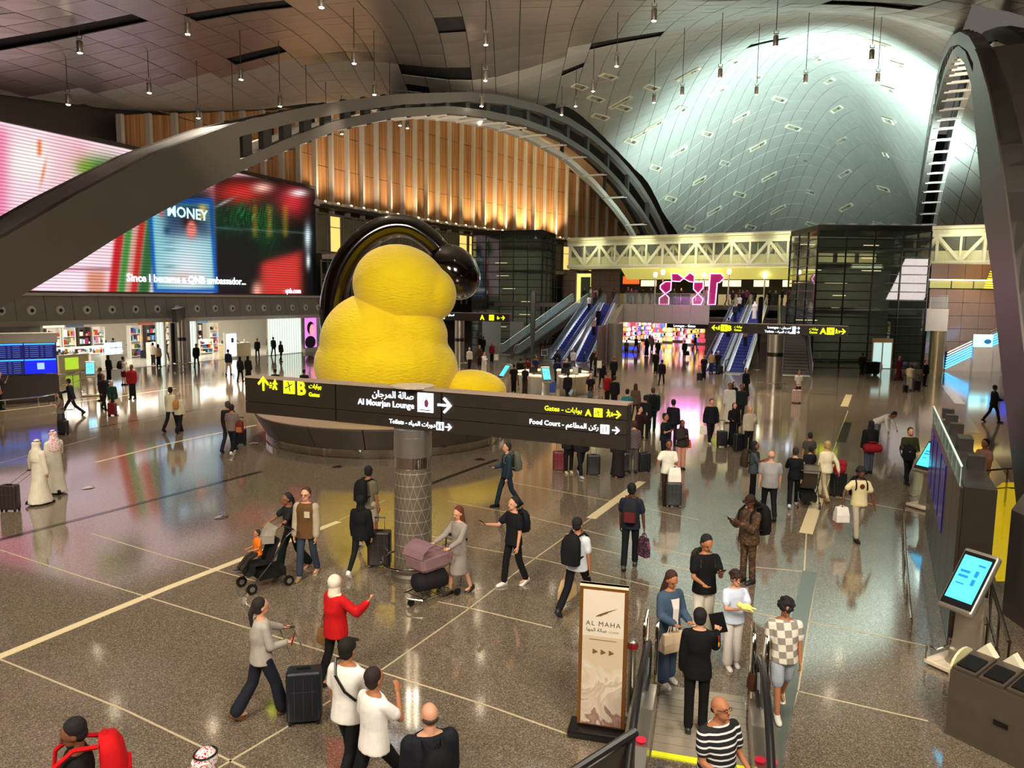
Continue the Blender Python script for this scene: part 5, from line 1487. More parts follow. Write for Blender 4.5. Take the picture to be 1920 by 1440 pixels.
w_ = MB()
for dx in (-.035, .035): w_.ell((q.x+dx, YFc-.01, q.z+.045), (.014, .006, .014), 6, 4); w_.box((q.x+dx, YFc-.01, q.z-.01), (.03, .008, .08))
w_.build('icon_figures', M_INK, SG)
q = sl(841, 801); icon_arrow(SG, q.x, q.z, .14, M_WLT, 0, YFc)
ftx('Gates - '+AR_G, M_YLT, 1021, 1091, 769, .004); ftx('A', M_YLT, 1097, 1109, 774, .02)
q = sl(1121.5, 774); icon_plane(SG, q.x, q.z, .15, M_YLT, YFc)
q = sl(1141, 775); icon_walk(SG, q.x, q.z, .13, M_YLT, YFc, -1)
q = sl(1157, 777.5); icon_arrow(SG, q.x, q.z, .14, M_YLT, 0, YFc)
ftx('Food Court - '+AR_F, M_WLT, 993, 1122, 798, .004)
q = sl(1134, 805); MB().box((q.x, YFc, q.z), (.15, .014, .15)).build('icon_plate', M_WLT, SG)
MB().box((q.x-.025, YFc-.012, q.z), (.014, .006, .10)).box((q.x+.025, YFc-.012, q.z), (.014, .006, .10)).build('icon_cutlery', M_INK, SG)
q = sl(1155, 807); icon_arrow(SG, q.x, q.z, .13, M_WLT, 0, YFc)
MB().lathe([(.43, 0), (.43, .1), (.375, .14), (.365, .28), (.36, 2.18), (.36, 2.2)], 48, (0, .19, 0)).build('column_shaft', M_COL, SG, True)
MB().lathe([(.35, 2.2), (.35, 2.42)], 48, (0, .19, 0)).build('polished_ring', M_CHROME, SG, True)
MB().lathe([(.365, 2.42), (.365, 2.8), (.36, 2.8), (.36, z0s)], 48, (0, .19, 0)).build('column_neck', M_STEEL, SG, True)
MB().lathe([(0, z1s+.03), (.4, z1s+.03), (.41, z1s+.06), (0, z1s+.085)], 40, (0, .19, 0)).build('column_cap', mat('cap_pale', '#c8b8a0', .4, .3), SG, True)
ring = [(.62*math.cos(t_), .19+.62*math.sin(t_), .34) for t_ in [2*math.pi*k/40 for k in range(40)]]
MB().tube(ring, .025, 8, closed=True).build('bump_rail', M_CHROME, SG, True)
for k in range(6):
 t_ = 2*math.pi*k/6+.3; MB().tube([(.62*math.cos(t_), .19+.62*math.sin(t_), 0), (.62*math.cos(t_), .19+.62*math.sin(t_), .34)], .016, 6).build('rail_post', M_CHROME, SG)
# middle distance signs
def far_sign(lab, base_px, L0, L1, kind, zz0=3.2, zz1=3.8, crad=.5, rz=None):
 p = gr(*base_px); A_ = at(*L0); B_ = at(*L1); d = (B_-A_); rz = math.atan2(d.y, d.x); Lx = math.hypot(d.x, d.y)
 dv = Vector((math.cos(rz), math.sin(rz), 0)); cx = (Vector((p.x, p.y, 0))-Vector((A_.x, A_.y, 0))).dot(dv)
 r, y0 = big_sign(lab, p, rz, Lx, zz0, zz1, cx, 0, full=2)
 zc_ = (zz0+zz1)/2; y = .018; X = lambda f: f*Lx-cx
 if kind == 'mid':
  icon_arrow(r, X(.05), zc_, .36, M_YLT, math.pi, y); icon_walk(r, X(.085), zc_, .3, M_YLT, y); icon_plane(r, X(.125), zc_, .42, M_YLT, y)
  textmesh('lettering', 'B', .46, M_YLT, r, T(X(.15), y, zc_-.16), bold=.03); textmesh('lettering', AR_G, .2, M_YLT, r, T(X(.2), y, zc_+.04)); textmesh('lettering', 'Gates', .2, M_YLT, r, T(X(.2), y, zc_-.17))
  textmesh('lettering', 'Lounges - '+AR_L[:6], .2, M_WLT, r, T(X(.53), y, zc_+.06), align='CENTER'); textmesh('lettering', 'Toilets - '+AR_W, .2, M_WLT, r, T(X(.53), y, zc_-.2), align='CENTER')
  for q in (.12, -.13): MB().box((X(.635), y, zc_+q), (.2, .014, .2)).build('icon_plate', M_WLT, r); icon_arrow(r, X(.665), zc_+q, .18, M_WLT, 0, y)
  textmesh('lettering', AR_G, .2, M_YLT, r, T(X(.74), y, zc_+.04)); textmesh('lettering', 'Gates', .2, M_YLT, r, T(X(.74), y, zc_-.17)); textmesh('lettering', 'A', .5, M_YLT, r, T(X(.815), y, zc_-.18), bold=.03)
  icon_plane(r, X(.885), zc_, .42, M_YLT, y); icon_walk(r, X(.925), zc_, .3, M_YLT, y, -1); icon_arrow(r, X(.965), zc_, .36, M_YLT, 0, y)
 if kind == 'left':
  textmesh('lettering', 'Lounges - '+AR_L[:6], .2, M_WLT, r, T(X(.3), y, zc_+.06)); textmesh('lettering', 'Toilets', .2, M_WLT, r, T(X(.3), y, zc_-.2))
  textmesh('lettering', 'A', .5, M_YLT, r, T(X(.72), y, zc_-.18), bold=.03); icon_plane(r, X(.83), zc_, .42, M_YLT, y); icon_walk(r, X(.89), zc_, .26, M_YLT, y, -1); icon_arrow(r, X(.94), zc_, .34, M_YLT, 0, y)
 if kind == 'side':
  textmesh('lettering', 'Al Mourjan Lounge', .2, M_WLT, r, T(X(.3), y, zc_-.1))
 MB().lathe([(crad, 0), (crad, zz0)], 28, (0, .19, 0)).build('column_shaft', M_STEEL, r, True)
 MB().lathe([(crad+.005, 2.0), (crad+.005, 2.25)], 28, (0, .19, 0)).build('dark_ring', M_BLACK, r, True)
 ring = [((crad+.35)*math.cos(t_), .19+(crad+.35)*math.sin(t_), .35) for t_ in [2*math.pi*k/24 for k in range(24)]]
 MB().tube(ring, .03, 6, closed=True).build('bump_rail', M_CHROME, r, True)
 for k in range(4): t_ = 2*math.pi*k/4+.8; MB().tube([((crad+.35)*math.cos(t_), .19+(crad+.35)*math.sin(t_), 0), ((crad+.35)*math.cos(t_), .19+(crad+.35)*math.sin(t_), .35)], .02, 5).build('rail_post', M_CHROME, r)
 return r
far_sign('black overhead sign on a silver column in front of the far right escalators', (1449, 728), (1322, 614, 47.5), (1588, 622, 43.5), 'mid', zat(1449, 628, 45.5), zat(1449, 609, 45.5))
far_sign('black overhead sign with letter A behind the dark arch of the sculpture', (859, 688), (760, 590, 59), (946, 598, 55), 'left', zat(900, 603, 56), zat(900, 588, 56), .37)
far_sign('tall sign pillar seen edge on in front of the left shops', (338, 690), (343, 587, 58), (323, 587, 48), 'side', zat(334, 600, 53), zat(334, 577, 53), .3)
# ================================================================ touch screen kiosks
M_KBODY = mat('kiosk_silver', '#b3aa9a', .3, .7)
M_KSCR = mat('kiosk_cyan_screen', '#48c8f0', .3, emit='#3cc0f0', es=1.5)
M_KBLU = mat('kiosk_blue_shape', '#1468d8', .4, emit='#1060e0', es=1.2)
def kiosk(lab, p, rz, s=1.0):
 r = thing('touch_kiosk', lab, 'kiosk', p, rz)
 bevel(MB().box((0, 0, .06), (.95, .62, .08)).build('base_plate', mat('kiosk_base_pale', '#d8c8b0', .35), r), .02, 1)
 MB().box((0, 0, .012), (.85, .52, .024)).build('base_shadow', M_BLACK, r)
 rl = []
 for z, y, hw, hd in ((.1, -.02, .24, .10), (.5, .02, .21, .08), (.85, .02, .20, .07), (1.15, -.05, .22, .06), (1.25, -.1, .24, .05)):
  rl.append([Vector((x_*hw, y+y_*hd, z)) for x_, y_ in ((-1, -1), (-.6, -1.3), (.6, -1.3), (1, -1), (1, 1), (-1, 1))])
 autosmooth(fix(MB().rings(rl).build('pedestal', M_KBODY, r)), 50)
 tl = R(38); rot = Euler((-tl, 0, 0)).to_matrix()
 c = Vector((0, -.12, 1.42))
 def L2(x, y, z): return c+rot @ Vector((x, y, z))
 o = MB().box(c, (.5, .12, .98), rot=rot).build('screen_housing', M_KBODY, r); bevel(o, .045, 3); autosmooth(o, 50)
 MB().box(L2(0, -.062, 0), (.44, .012, .86), rot=rot).build('bezel', M_BLACK, r)
 ds_ = MB().box(L2(0, -.071, .02), (.38, .008, .70), rot=rot).build('display', M_KSCR, r)
 mb = MB()
 for x, z, w_, h_ in ((-.08, .12, .14, .04), (-.08, .04, .14, .04), (.08, -.02, .05, .10), (.08, .12, .05, .10), (-.08, -.08, .12, .02), (.1, .26, .1, .03)): mb.box(L2(x, -.077, z), (w_, .004, h_), rot=rot)
 mb.build('display_shapes', M_KBLU, ds_)
 for s_ in (-1, 1):
  MB().tube([(s_*.44, -.3, .1), (s_*.44, -.3, .3), (s_*.36, -.34, .33), (s_*.1, -.36, .33) if False else (s_*.30, -.30, .30), (s_*.30, .22, .30), (s_*.44, .26, .3), (s_*.44, .26, .1)], .016, 6).build('foot_rail', M_CHROME, r, True)
 return r
kiosk('large touch screen kiosk at the right edge behind the recycling bins', gr(1812, 1262), R(-62))
kiosk('touch screen kiosk beside the dark partition at the right', gr(1742, 955), R(-66))
kiosk('touch screen kiosk by the round desk facing the camera', gr(1022, 752), R(12))
kiosk('tilted touch screen kiosk left of the round desk', gr(950, 745), R(-55))
kiosk('touch screen kiosk beside the blue flight board at the left', gr(172, 742), R(28))
# ================================================================ round information desk
D0 = gr(1040, 742)+Vector((0, 2.0, 0))
r = thing('information_desk', 'round pale information desk with glowing counter tops', 'desk', D0)
M_DTOP = mat('desk_top_cream', '#f0e6c0', .4, emit='#f4e8b8', es=.5)
for (a0, a1) in ((200, 262), (278, 345), (20, 80), (100, 165)):
 rl, rt = [], []
 for k in range(9):
  t_ = R(a0+(a1-a0)*k/8); c_, s_ = math.cos(t_), math.sin(t_)
  rl.append([Vector((q*c_, q*s_, z)) for q, z in ((2.05, 0), (2.15, 1.04), (1.85, 1.04), (1.85, 0))]); rt.append([Vector((q*c_, q*s_, z)) for q, z in ((2.3, 1.05), (2.3, 1.12), (1.6, 1.12), (1.6, 1.05))])
 fix(MB().rings(rl).build('desk_body', M_KBODY if a0 in (278, 100) else M_STONEL, r)); fix(MB().rings(rt).build('counter_top', M_DTOP, r))
MB().box((-.35, -2.12, .5), (.75, .12, .62)).build('blue_panel', mat('desk_blue', '#1c46a8', .4), r)
for i, (x, y) in enumerate(((.6, -1.7), (1.3, -1.2), (-1.2, -1.3))):
 m_ = thing('monitor', ['black monitor on the front of the round desk', 'black monitor at the right of the round desk', 'black monitor at the left of the round desk'][i], 'monitor', D0+Vector((x, y, 1.12)), R(160+20*i))
 MB().box((0, 0, .26), (.5, .04, .32)).build('screen', M_BLACK, m_); MB().box((0, .02, .06), (.06, .04, .12)).box((0, .02, .01), (.2, .15, .02)).build('stand', M_BLACK, m_)
# stand signs near the desk
def stand_sign(lab, p, h_, w_=.3, rz=0, face=M_WHITE):
 r = thing('stand_sign', lab, 'sign', p, rz)
 MB().lathe([(.18, 0), (.18, .02), (.02, .03)], 14).build('base', M_CHROME, r); MB().tube([(0, 0, .02), (0, 0, h_)], .018, 6).build('pole', M_CHROME, r)
 MB().box((0, 0, h_+.2), (w_, .03, .42)).build('sign_frame', M_STEEL, r); MB().box((0, -.02, h_+.2), (w_-.06, .01, .36)).build('sign_sheet', face, r)
stand_sign('slim stand sign left of the round desk behind the yellow lobe', gr(930, 712), 1.3, .3)
stand_sign('dark stand sign between the desk and the left escalators', gr(1020, 703), 1.4, .45, 0, M_BLACK)
stand_sign('slim stand sign right of the round desk', gr(1122, 748), 1.7, .28)
stand_sign('chrome stand sign in front of the round desk', gr(1078, 745), 1.3, .3)
# ================================================================ tall slim dark banner poles
for px, base, top, Ydep, lab in ((997, 716, 545, None, 'tall slim black flag post in front of the left escalators'), (1420, 694, 556, None, 'tall slim black flag post in front of the far right escalators')):
 p = gr(px, base)
 o = thing('flag_post', lab, 'post', p)
 zt_ = zat(px, top, p.y)
 MB().lathe([(.05, 0), (.05, 2.2)], 10).build('pole', M_STEEL, o); 
 rl = [[Vector((x_*q, y_*.1, z)) for x_, y_ in ((-1, 0), (-.7, -1), (.7, -1), (1, 0), (.7, 1), (-.7, 1))] for q, z in ((.02, 1.2), (.12, 2.4), (.16, 3.4), (.2, zt_-.15), (.15, zt_-.03), (.05, zt_))]
 MB().rings(rl).build('banner', M_BLACK, o)
 MB().lathe([(.25, 0), (.25, .03), (.05, .05)], 14).build('base', M_STEEL, o)
# ================================================================ flight board at the left
a = gr(112, 752); b = gr(-90, 764)
rz = math.atan2(a.y-b.y, a.x-b.x); Lb = math.hypot(a.x-b.x, a.y-b.y)
r = thing('flight_information_board', 'large flight information board with dark blue screens at the left edge', 'information board', b, rz)
zt_ = zat(112, 624, a.y); zs1 = zat(112, 642, a.y); zs0 = zat(112, 700, a.y)
MB().box((Lb/2, .25, zs0/2-.02), (Lb, .5, zs0-.04)).build('lower_panel', mat('board_brown_panel', '#3d3028', .45), r)
MB().box((Lb/2, .25, (zs1+zt_)/2+.0), (Lb+.1, .55, zt_-zs1)).build('header', M_WHITE, r)
MB().box((Lb/2, .32, (zs0+zs1)/2), (Lb, .36, zs1-zs0)).build('case', M_BLACK, r)
M_FB = mat('board_navy_screen', '#04083a', .3, emit='#040a58', es=.8); M_FL = mat('board_blue_line', '#2a80ff', .4, emit='#2f86ff', es=1.8); M_FB2 = mat('board_blue_screen', '#0818b8', .3, emit='#0a1cd0', es=1.0)
sw = 1.35; k = 0
x = Lb-.03
M_FX = mat('board_text', '#5c7ad8', .5, emit='#6a86e8', es=.5)
while x-sw > 0:
 for j in range(2):
  z0_ = zs0+.02+(zs1-zs0)*j/2; z1_ = zs0+(zs1-zs0)*(j+1)/2-.02
  dp_ = MB().box((x-sw/2, .12, (z0_+z1_)/2), (sw-.02, .03, z1_-z0_)).build('display', M_FB2 if (k == 0 and j == 0) else M_FB, r)
  MB().box((x-sw/2, .10, z1_-.05), (sw-.05, .01, .07)).build('display_header', M_FL, dp_)
  if not (k == 0 and j == 0):
   t_ = MB()
   for q in range(6):
    zz = z1_-.16-q*.1
    if zz < z0_+.05: break
    for c0, c1 in ((.06, .2), (.26, .62), (.7, .82), (.9, 1.2)): t_.box((x-sw+(c0+c1)/2, .10, zz), (c1-c0, .008, .022))
   t_.build('display_text', M_FX, dp_)['kind'] = 'stuff'
  else:
   MB().box((x-sw/2, .10, (z0_+z1_)/2), (.3, .01, .32)).build('display_square', mat('plain_light_square', '#a8c8f8', .5, emit='#a0c4ff', es=.8), r)
 x -= sw; k += 1
def rail(lab, pts, h_=1.0, n_post=None, r_=.03, mid=True, name='guard_rail', pr=.022):
 o = thing(name, lab, 'railing', pts[0])
 q = [Vector(p)-Vector(pts[0]) for p in pts]
 MB().tube([p+Vector((0, 0, h_)) for p in q], r_, 8).build('handrail', M_CHROME, o, True)
 if mid: MB().tube([p+Vector((0, 0, h_*.5)) for p in q], r_*.7, 6).build('mid_rail', M_CHROME, o, True)
 L_ = 0; out = [q[0]]
 for a_, b_ in zip(q, q[1:]):
  n_ = max(1, round((b_-a_).length/(n_post or 1.5)))
  for k in range(1, n_+1): out.append(a_.lerp(b_, k/n_))
 for p in out: MB().tube([p, p+Vector((0, 0, h_))], pr, 6).build('rail_post', M_CHROME, o)
 return o
rail('low chrome rail in front of the flight information board', [gr(-60, 776), gr(10, 768), gr(72, 762), gr(104, 756)], .45, 1.6, .03, False)
rail('chrome guard rail beside the left kiosk and flight board', [gr(112, 742), gr(138, 735), gr(164, 726)], 1.05, 1.2, .03, True)
# ================================================================ dark partition with painted violet reflections at the right
pn, pf = Vector((7.05, 11.3, 0)), Vector((10.4, 18.0, 0))
d = (pf-pn); L_ = d.length; rz = math.atan2(d.y, d.x)
r = thing('display_partition', 'long dark partition with painted violet reflections and a glass top edge at the right', 'partition', pn, rz)
hp = 2.6
MB().box((L_/2, -.26, hp/2), (L_, .44, hp)).build('partition_body', M_SGN, r)
nn = 6
for k in range(nn):
 MB().box(((k+.5)*L_/nn, -.01, hp/2), (L_/nn-.02, .05, hp-.04)).build('partition_panel', mat('partition_brown', '#332a22', .3, .2), r)
M_VIO = mat('violet_reflection', '#1a1838', .2, emit='#4a46e0', es=.06, scale=1.5, var=.9)
for k in range(2, nn): MB().box(((k+.5)*L_/nn, .025, 1.75), (L_/nn-.25, .02, 1.3)).build('display', M_VIO, r)  # violet reflections put on as faintly emissive panes, not screens
for k in range(9): MB().box(((k+.5)*L_/9*1.0, .02, hp+.16), (L_/9-.03, .015, .32)).build('glass_pane', mat('edge_glass', '#a8ccc4', .08, alpha=.6), r)
MB().box((L_/2, .02, hp+.33), (L_, .03, .02)).build('glass_edge', mat('glass_edge_bright', '#d8f4ea', .2, emit='#c8ecdf', es=.25), r)
for k, x in enumerate((1.6, 3.6, 5.4, 6.8, 7.9)): MB().box((x, -.33, hp+.12), (.25 if k != 1 else .6, .25, .24)).build('roof_unit', M_SGN, r)
rail('low chrome rail along the foot of the dark partition', [pn+Vector((-.45, .3, 0)), pn+d*.5+Vector((-.45, .3, 0)), pf+Vector((-.45, .2, 0))], .3, 2.2, .02, False)
# curved chrome guard rail and a floor patch with yellow glow put in as emission
G_ = lambda px, py: gr(px, py, 1.05)-Vector((0, 0, 1.05))
arcp = [G_(1925, 880), G_(1890, 879), G_(1850, 882), G_(1826, 893), G_(1815, 915), G_(1822, 950), G_(1836, 1000), G_(1860, 1100), G_(1892, 1205)]
rail('curved chrome guard rail at the right edge around the yellow floor', arcp, 1.05, 1.1, .03, True)
rail('second chrome rail inside the curved guard rail at the right', [G_(1812, 985), G_(1826, 1060), G_(1852, 1160)], .95, 1.3, .028, False)
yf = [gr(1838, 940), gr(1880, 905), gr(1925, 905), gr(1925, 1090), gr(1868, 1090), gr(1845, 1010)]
struct(fix(MB().prism(yf, (0, 0, 1), 1, .01).build('trim_97', mat('yellow_floor_glow', '#e8c800', .08, emit='#e8c400', es=.35))))
# chamfered stone pier of the arch at the right edge
pr = [gr(1870, 1090), gr(1960, 1290), gr(2100, 1290), gr(2040, 1090)]
r = struct(MB().box((0, 0, 0), (.1, .1, .1)).build('wall_arch_pier', M_ARCH)); 
q0, q1 = gr(1873, 1150), gr(1960, 1420)
A_ = Vector((q0.x+.05, q0.y, 0))
zt1 = zat(1872, 955, A_.y)
poly = [A_, A_+Vector((0, 0, zt1)), A_+Vector((2.2, .6, zt1+2.6)), A_+Vector((5, 1.2, zt1+2.6)), A_+Vector((5, 1.2, 0))]
fix(MB().prism(poly, (-.25, -3.2, 0), 1, 1).build('wall_pier', M_ARCH)); 
bpy.data.objects['wall_pier']['kind'] = 'structure'
bpy.data.objects.remove(r)
# ================================================================ recycling bins near right
bp = gr(1896, 1408)
r = thing('recycling_bins', 'bronze recycling bin station with four openings and coloured end labels', 'bin', bp, R(-58))
M_BIN = mat('bin_bronze', '#6a5f52', .35, .6); 
prof = [(-.34, 0), (-.34, .62), (-.30, .84), (-.16, 1.0), (.30, 1.0), (.34, .9), (.34, 0)]
W_ = 1.25
MB().prism([Vector((-W_/2, y, z)) for y, z in [(-.32, 0), (-.34, .5), (-.32, .86), (.32, .98), (.34, .5), (.32, 0)]], (1, 0, 0), 1, W_).build('bin_body', M_BIN, r)
for s_ in (-1, 1):
 el = [Vector((s_*W_/2, .0+.30*math.cos(t_), .80+.26*math.sin(t_))) for t_ in [2*math.pi*k/20 for k in range(20)]]
 fix(MB().prism(el, (s_, 0, 0), 1, .03).build('end_label', mat('label_cream', '#d8d0a0', .4), r))
 for zz, cc in ((.66, '#2a7a50'), (.78, '#22305a'), (.92, '#d8c050')):
  MB().box((s_*(W_/2+.035), 0, zz), (.008, .40, .10)).build('label_band', mat('label_'+cc[1:], cc, .4), r)
for k in range(4):
 x = -W_/2+(k+.5)*W_/4
 MB().box((x, -.06, .93), (W_/4-.03, .5, .05), rot=(.18, 0, 0)).build('bin_hood', M_BIN, r)
 MB().box((x, -.12, .955), (W_/4-.09, .3, .03), rot=(.18, 0, 0)).build('bin_opening', M_BLACK, r)
 MB().prism([Vector((x-.12, .3, .98)), Vector((x+.12, .3, .98)), Vector((x, .3, 1.13))], (0, -1, 0), 1, .12).build('cream_marker', mat('marker_cream', '#e8dcc0', .4), r)
MB().box((0, -.345, .45), (.16, .01, .06)).build('lock_plate', M_BLACK, r)
# ================================================================ lounge banner stand
bl, br = gr(1081, 1372), gr(1170, 1386)
rz = math.atan2(br.y-bl.y, br.x-bl.x); bc = (bl+br)/2
r = thing('banner_stand', 'tall gold framed lounge banner with arrows beside the near escalator', 'sign', bc, rz)
wb = (br-bl).length; hb = zat(1128, 1101, bc.y)
bevel(MB().box((0, .02, .05), (wb+.2, .36, .1)).build('banner_base', M_BLACK, r), .03, 2)
MB().box((0, .04, (hb+.1)/2+.02), (wb, .07, hb-.1)).build('banner_frame', mat('frame_gold_brown', '#8a5a28', .35, .5), r)
MB().box((0, .04, hb+.005), (wb, .08, .03)).build('banner_cap', mat('cap_cream', '#f0dcb8', .4), r)
M_BU = mat('banner_upper', '#d8ccb8', .5, scale=2)
zsplit = .1+hb*.62
MB().box((0, -.001, (zsplit+hb-.05)/2), (wb-.09, .01, hb-.05-zsplit)).build('banner_upper', M_BU, r)
def marble():
 m, N, L, b = nodemat('marbled_print')
 tc = N.new('ShaderNodeTexCoord'); n = N.new('ShaderNodeTexNoise'); n.inputs['Scale'].default_value = 2.2; n.inputs['Detail'].default_value = 5; n.inputs['Distortion'].default_value = 1.8
 L.new(tc.outputs['Object'], n.inputs[0]); sp = N.new('ShaderNodeSeparateXYZ'); L.new(tc.outputs['Object'], sp.inputs[0])
 ad = N.new('ShaderNodeMath'); ad.operation = 'MULTIPLY_ADD'; L.new(sp.outputs[2], ad.inputs[0]); ad.inputs[1].default_value = .55; L.new(n.outputs['Fac'], ad.inputs[2])
 r_ = N.new('ShaderNodeValToRGB'); e = r_.color_ramp.elements; e[0].position = .38; e[0].color = rgb('#6a4426')+(1,); e[1].position = 1.1 if False else 1.0; e[1].color = rgb('#c8b496')+(1,)
 for p, c in ((.52, '#a08478'), (.6, '#8a5e50'), (.64, '#c8baa6'), (.78, '#b8a28c'), (.84, '#d2c8b4')):
  q = e.new(p); q.color = rgb(c)+(1,)
 L.new(ad.outputs[0], r_.inputs[0]); L.new(r_.outputs[0], b.inputs['Base Color']); b.inputs['Roughness'].default_value = .45
 return m
MB().box((0, -.001, (.14+zsplit)/2), (wb-.09, .01, zsplit-.14)).build('banner_lower', marble(), r)
M_GLD = mat('print_bronze', '#6a5526', .5); M_GRY = mat('print_grey', '#5a5348', .5)
textmesh('lettering', 'AL MAHA', .085, M_GRY, r, T(0, -.008, hb-.50), align='CENTER', spacing=1.25, ext=.001)
textmesh('lettering', arab('\u0635\u0627\u0644\u0629 \u0627\u0644\u0645\u0647\u0627'), .062, M_GRY, r, T(-.08, -.008, hb-.575), align='CENTER', ext=.001)
textmesh('lettering', 'LOUNGE', .032, mat('print_pale', '#a89a84', .5), r, T(.13, -.008, hb-.575), align='CENTER', ext=.001)
MB().box((0, -.008, hb-.68), (.34, .002, .006)).build('rule_line', M_GLD, r)
lg = MB()
lg.prism([Vector(p) for p in ((-.10, -.008, hb-.385), (-.06, -.008, hb-.355), (.02, -.008, hb-.315), (.17, -.008, hb-.255), (.06, -.008, hb-.315), (.04, -.008, hb-.335), (.0, -.008, hb-.35), (-.03, -.008, hb-.37), (-.06, -.008, hb-.375))], (0, -1, 0), 1, .002)
lg.build('feather_logo', M_GLD, r)
for k in range(3):
 x = -.12+k*.1; MB().prism([Vector((x, -.008, hb-.80)), Vector((x+.065, -.008, hb-.835)), Vector((x, -.008, hb-.87))], (0, -1, 0), 1, .002).build('arrow', M_GLD, r)
# ================================================================ near escalator going down towards the camera
e0, e1 = gr(1225, 1284), gr(1395, 1309); rzE = math.atan2(e1.y-e0.y, e1.x-e0.x)
c0, c1 = gr(1222, 1409), gr(1405, 1442)
ER = thing('near_escalator', 'escalator descending towards the camera with chrome inner rails', 'escalator', (c0+c1)/2, rzE)
hw = (c1-c0).length/2; Lr = abs(((e0+e1)/2-(c0+c1)/2).dot(Vector((-math.sin(rzE), math.cos(rzE), 0))))
MSAT = mat('landing_satin', '#c8bca8', .25, .6)
for i in range(9): MB().box((0, .02+(i+.5)*Lr/9, .008), (hw*2, Lr/9-.01, .016)).build('landing_plate', MSAT, ER)
MCOM = mat('comb_yellow', '#d8d820', .4, emit='#d8d820', es=.25)
MB().box((0, -.04, .01), (hw*2, .09, .02)).build('yellow_comb', MCOM, ER)
q0, q1 = gr(1192, 1372, .8), gr(1070, 1450, .62)
hl = thing('angled_handrail', 'bronze sided handrail slanting away left of the near escalator', 'handrail', (q0.x, q0.y, 0))
dq = q1-q0; MB().tube([(0, 0, .8), dq+Vector((0, 0, .8))], .05, 8).build('handrail', M_RAILB, hl, True)
MB().prism([Vector((0, 0, .74)), dq+Vector((0, 0, .74)), Vector((dq.x, dq.y, 0)), Vector((0, 0, 0))], (-.5, .8, 0), 1, .06).build('side_panel', M_DSTEEL, hl)
for i in range(12):
 z = -.0 if i < 2 else -.19*(i-1)
 for xc, ww in ((0, hw*2),):
  MB().box((xc, -.28-i*.38, z-.12), (ww, .38, .22)).build('step', mat('near_step', '#9a96a0', .4, .4), ER)
for x0_, x1_, full in ((-hw-.30, -hw-.02, 1), (hw+.02, hw+.26, 1)):
 xm = (x0_+x1_)/2
 pr = [(1.0, 0), (.95, .36), (.2, .42), (-.5, .36), (-1.0, .2), (-4.6, -1.95), (-4.6, -2.7), (-.7, -.3), (0, 0)]
 fix(MB().prism([Vector((x0_, y, z)) for y, z in pr], (1, 0, 0), 1, x1_-x0_).build('balustrade_base', M_STEEL, ER))
 gp = [(1.0, .4), (1.15, .6), (1.0, .85), (-.2, .92), (-.8, .78), (-4.6, -1.1), (-4.6, -1.9), (-.6, .3), (.2, .4)]
 fix(MB().prism([Vector((xm, y, z)) for y, z in gp], (1, 0, 0), 1, .012).build('balustrade_glass', M_BALU, ER))
 MB().tube([(xm, .7, .36), (xm, 1.1, .38), (xm, 1.24, .6), (xm, 1.12, .84), (xm, .8, .93), (xm, -.2, .97), (xm, -.8, .8), (xm, -4.6, -1.05)], .045, 10).build('handrail', M_RAILB, ER, True)
 if full:
  for q_ in (-.06, .06): MB().lathe([(0, 0), (.06, 0), (.06, .012), (0, .012)], 14, (0, 0, 0)).build('red_symbol', mat('red_symbol', '#c8203c', .4, emit='#d8203c', es=.3), ER).location = (xm+q_, -.42, .39)
for x in (-hw-.16, hw+.14):
 for dx in (-.07, .1):
  MB().tube([(x+dx, 1.75, 0), (x+dx, 1.75, .95), (x+dx, 1.68, 1.05), (x+dx, 1.3, 1.05), (x+dx, 1.22, .95), (x+dx, 1.2, 0)], .028, 8).build('chrome_hoop', M_CHROME, ER, True)
r = thing('barrier_post', 'dark post with a blue lit face left of the near escalator', 'post', gr(1182, 1340))
MB().lathe([(.12, 0), (.12, .03), (.05, .05), (.05, .9), (.07, .92), (.07, 1.02), (.03, 1.05)], 14).build('post_body', M_STEEL, r, True)
MB().lathe([(.072, .93), (.072, 1.0)], 14).build('red_band', mat('post_red', '#8a1820', .4), r)
# ================================================================ people: every figure is posed from joints, then skinned as one continuous surface
PEND_ = []
def later(mb, name, m, parent, vox, sm=2, fac=.5):
 me = bpy.data.meshes.new(name); me.from_pydata(mb.v, [], mb.f); me.update()
 o = bpy.data.objects.new(name, me); C.objects.link(o)
 a = o.modifiers.new('r', 'REMESH'); a.mode = 'VOXEL'; a.voxel_size = vox
 if sm: s_ = o.modifiers.new('s', 'SMOOTH'); s_.factor = fac; s_.iterations = sm
 for x in (m if isinstance(m, (list, tuple)) else [m]): me.materials.append(x)
 o.parent = parent; PEND_.append(o); return o
def flush():
 dg = bpy.context.evaluated_depsgraph_get()
 new = [(o, bpy.data.meshes.new_from_object(o.evaluated_get(dg))) for o in PEND_]
 for o, nm in new:
  old = o.data; ms = [m for m in old.materials]; o.modifiers.clear(); nm.materials.clear()
  for m in ms: nm.materials.append(m)
  nm.name = old.name; o.data = nm; bpy.data.meshes.remove(old)
  nm.polygons.foreach_set('use_smooth', [True]*len(nm.polygons))
 PEND_.clear()
SKIN = {'l': '#c99274', 'm': '#a86e4c', 'd': '#5c3826', 'b': '#7c4e34'}
def cloth(c): return mat('cloth_'+c.lstrip('#'), c, .85, scale=9, var=.16, bump=.35, spec=.25)
def skin(k): return mat('skin_'+k, SKIN[k], .55, scale=5, var=.06, spec=.3)
def hairm(c): return mat('hair_'+c.lstrip('#'), c, .85, scale=25, var=.35, bump=.5)
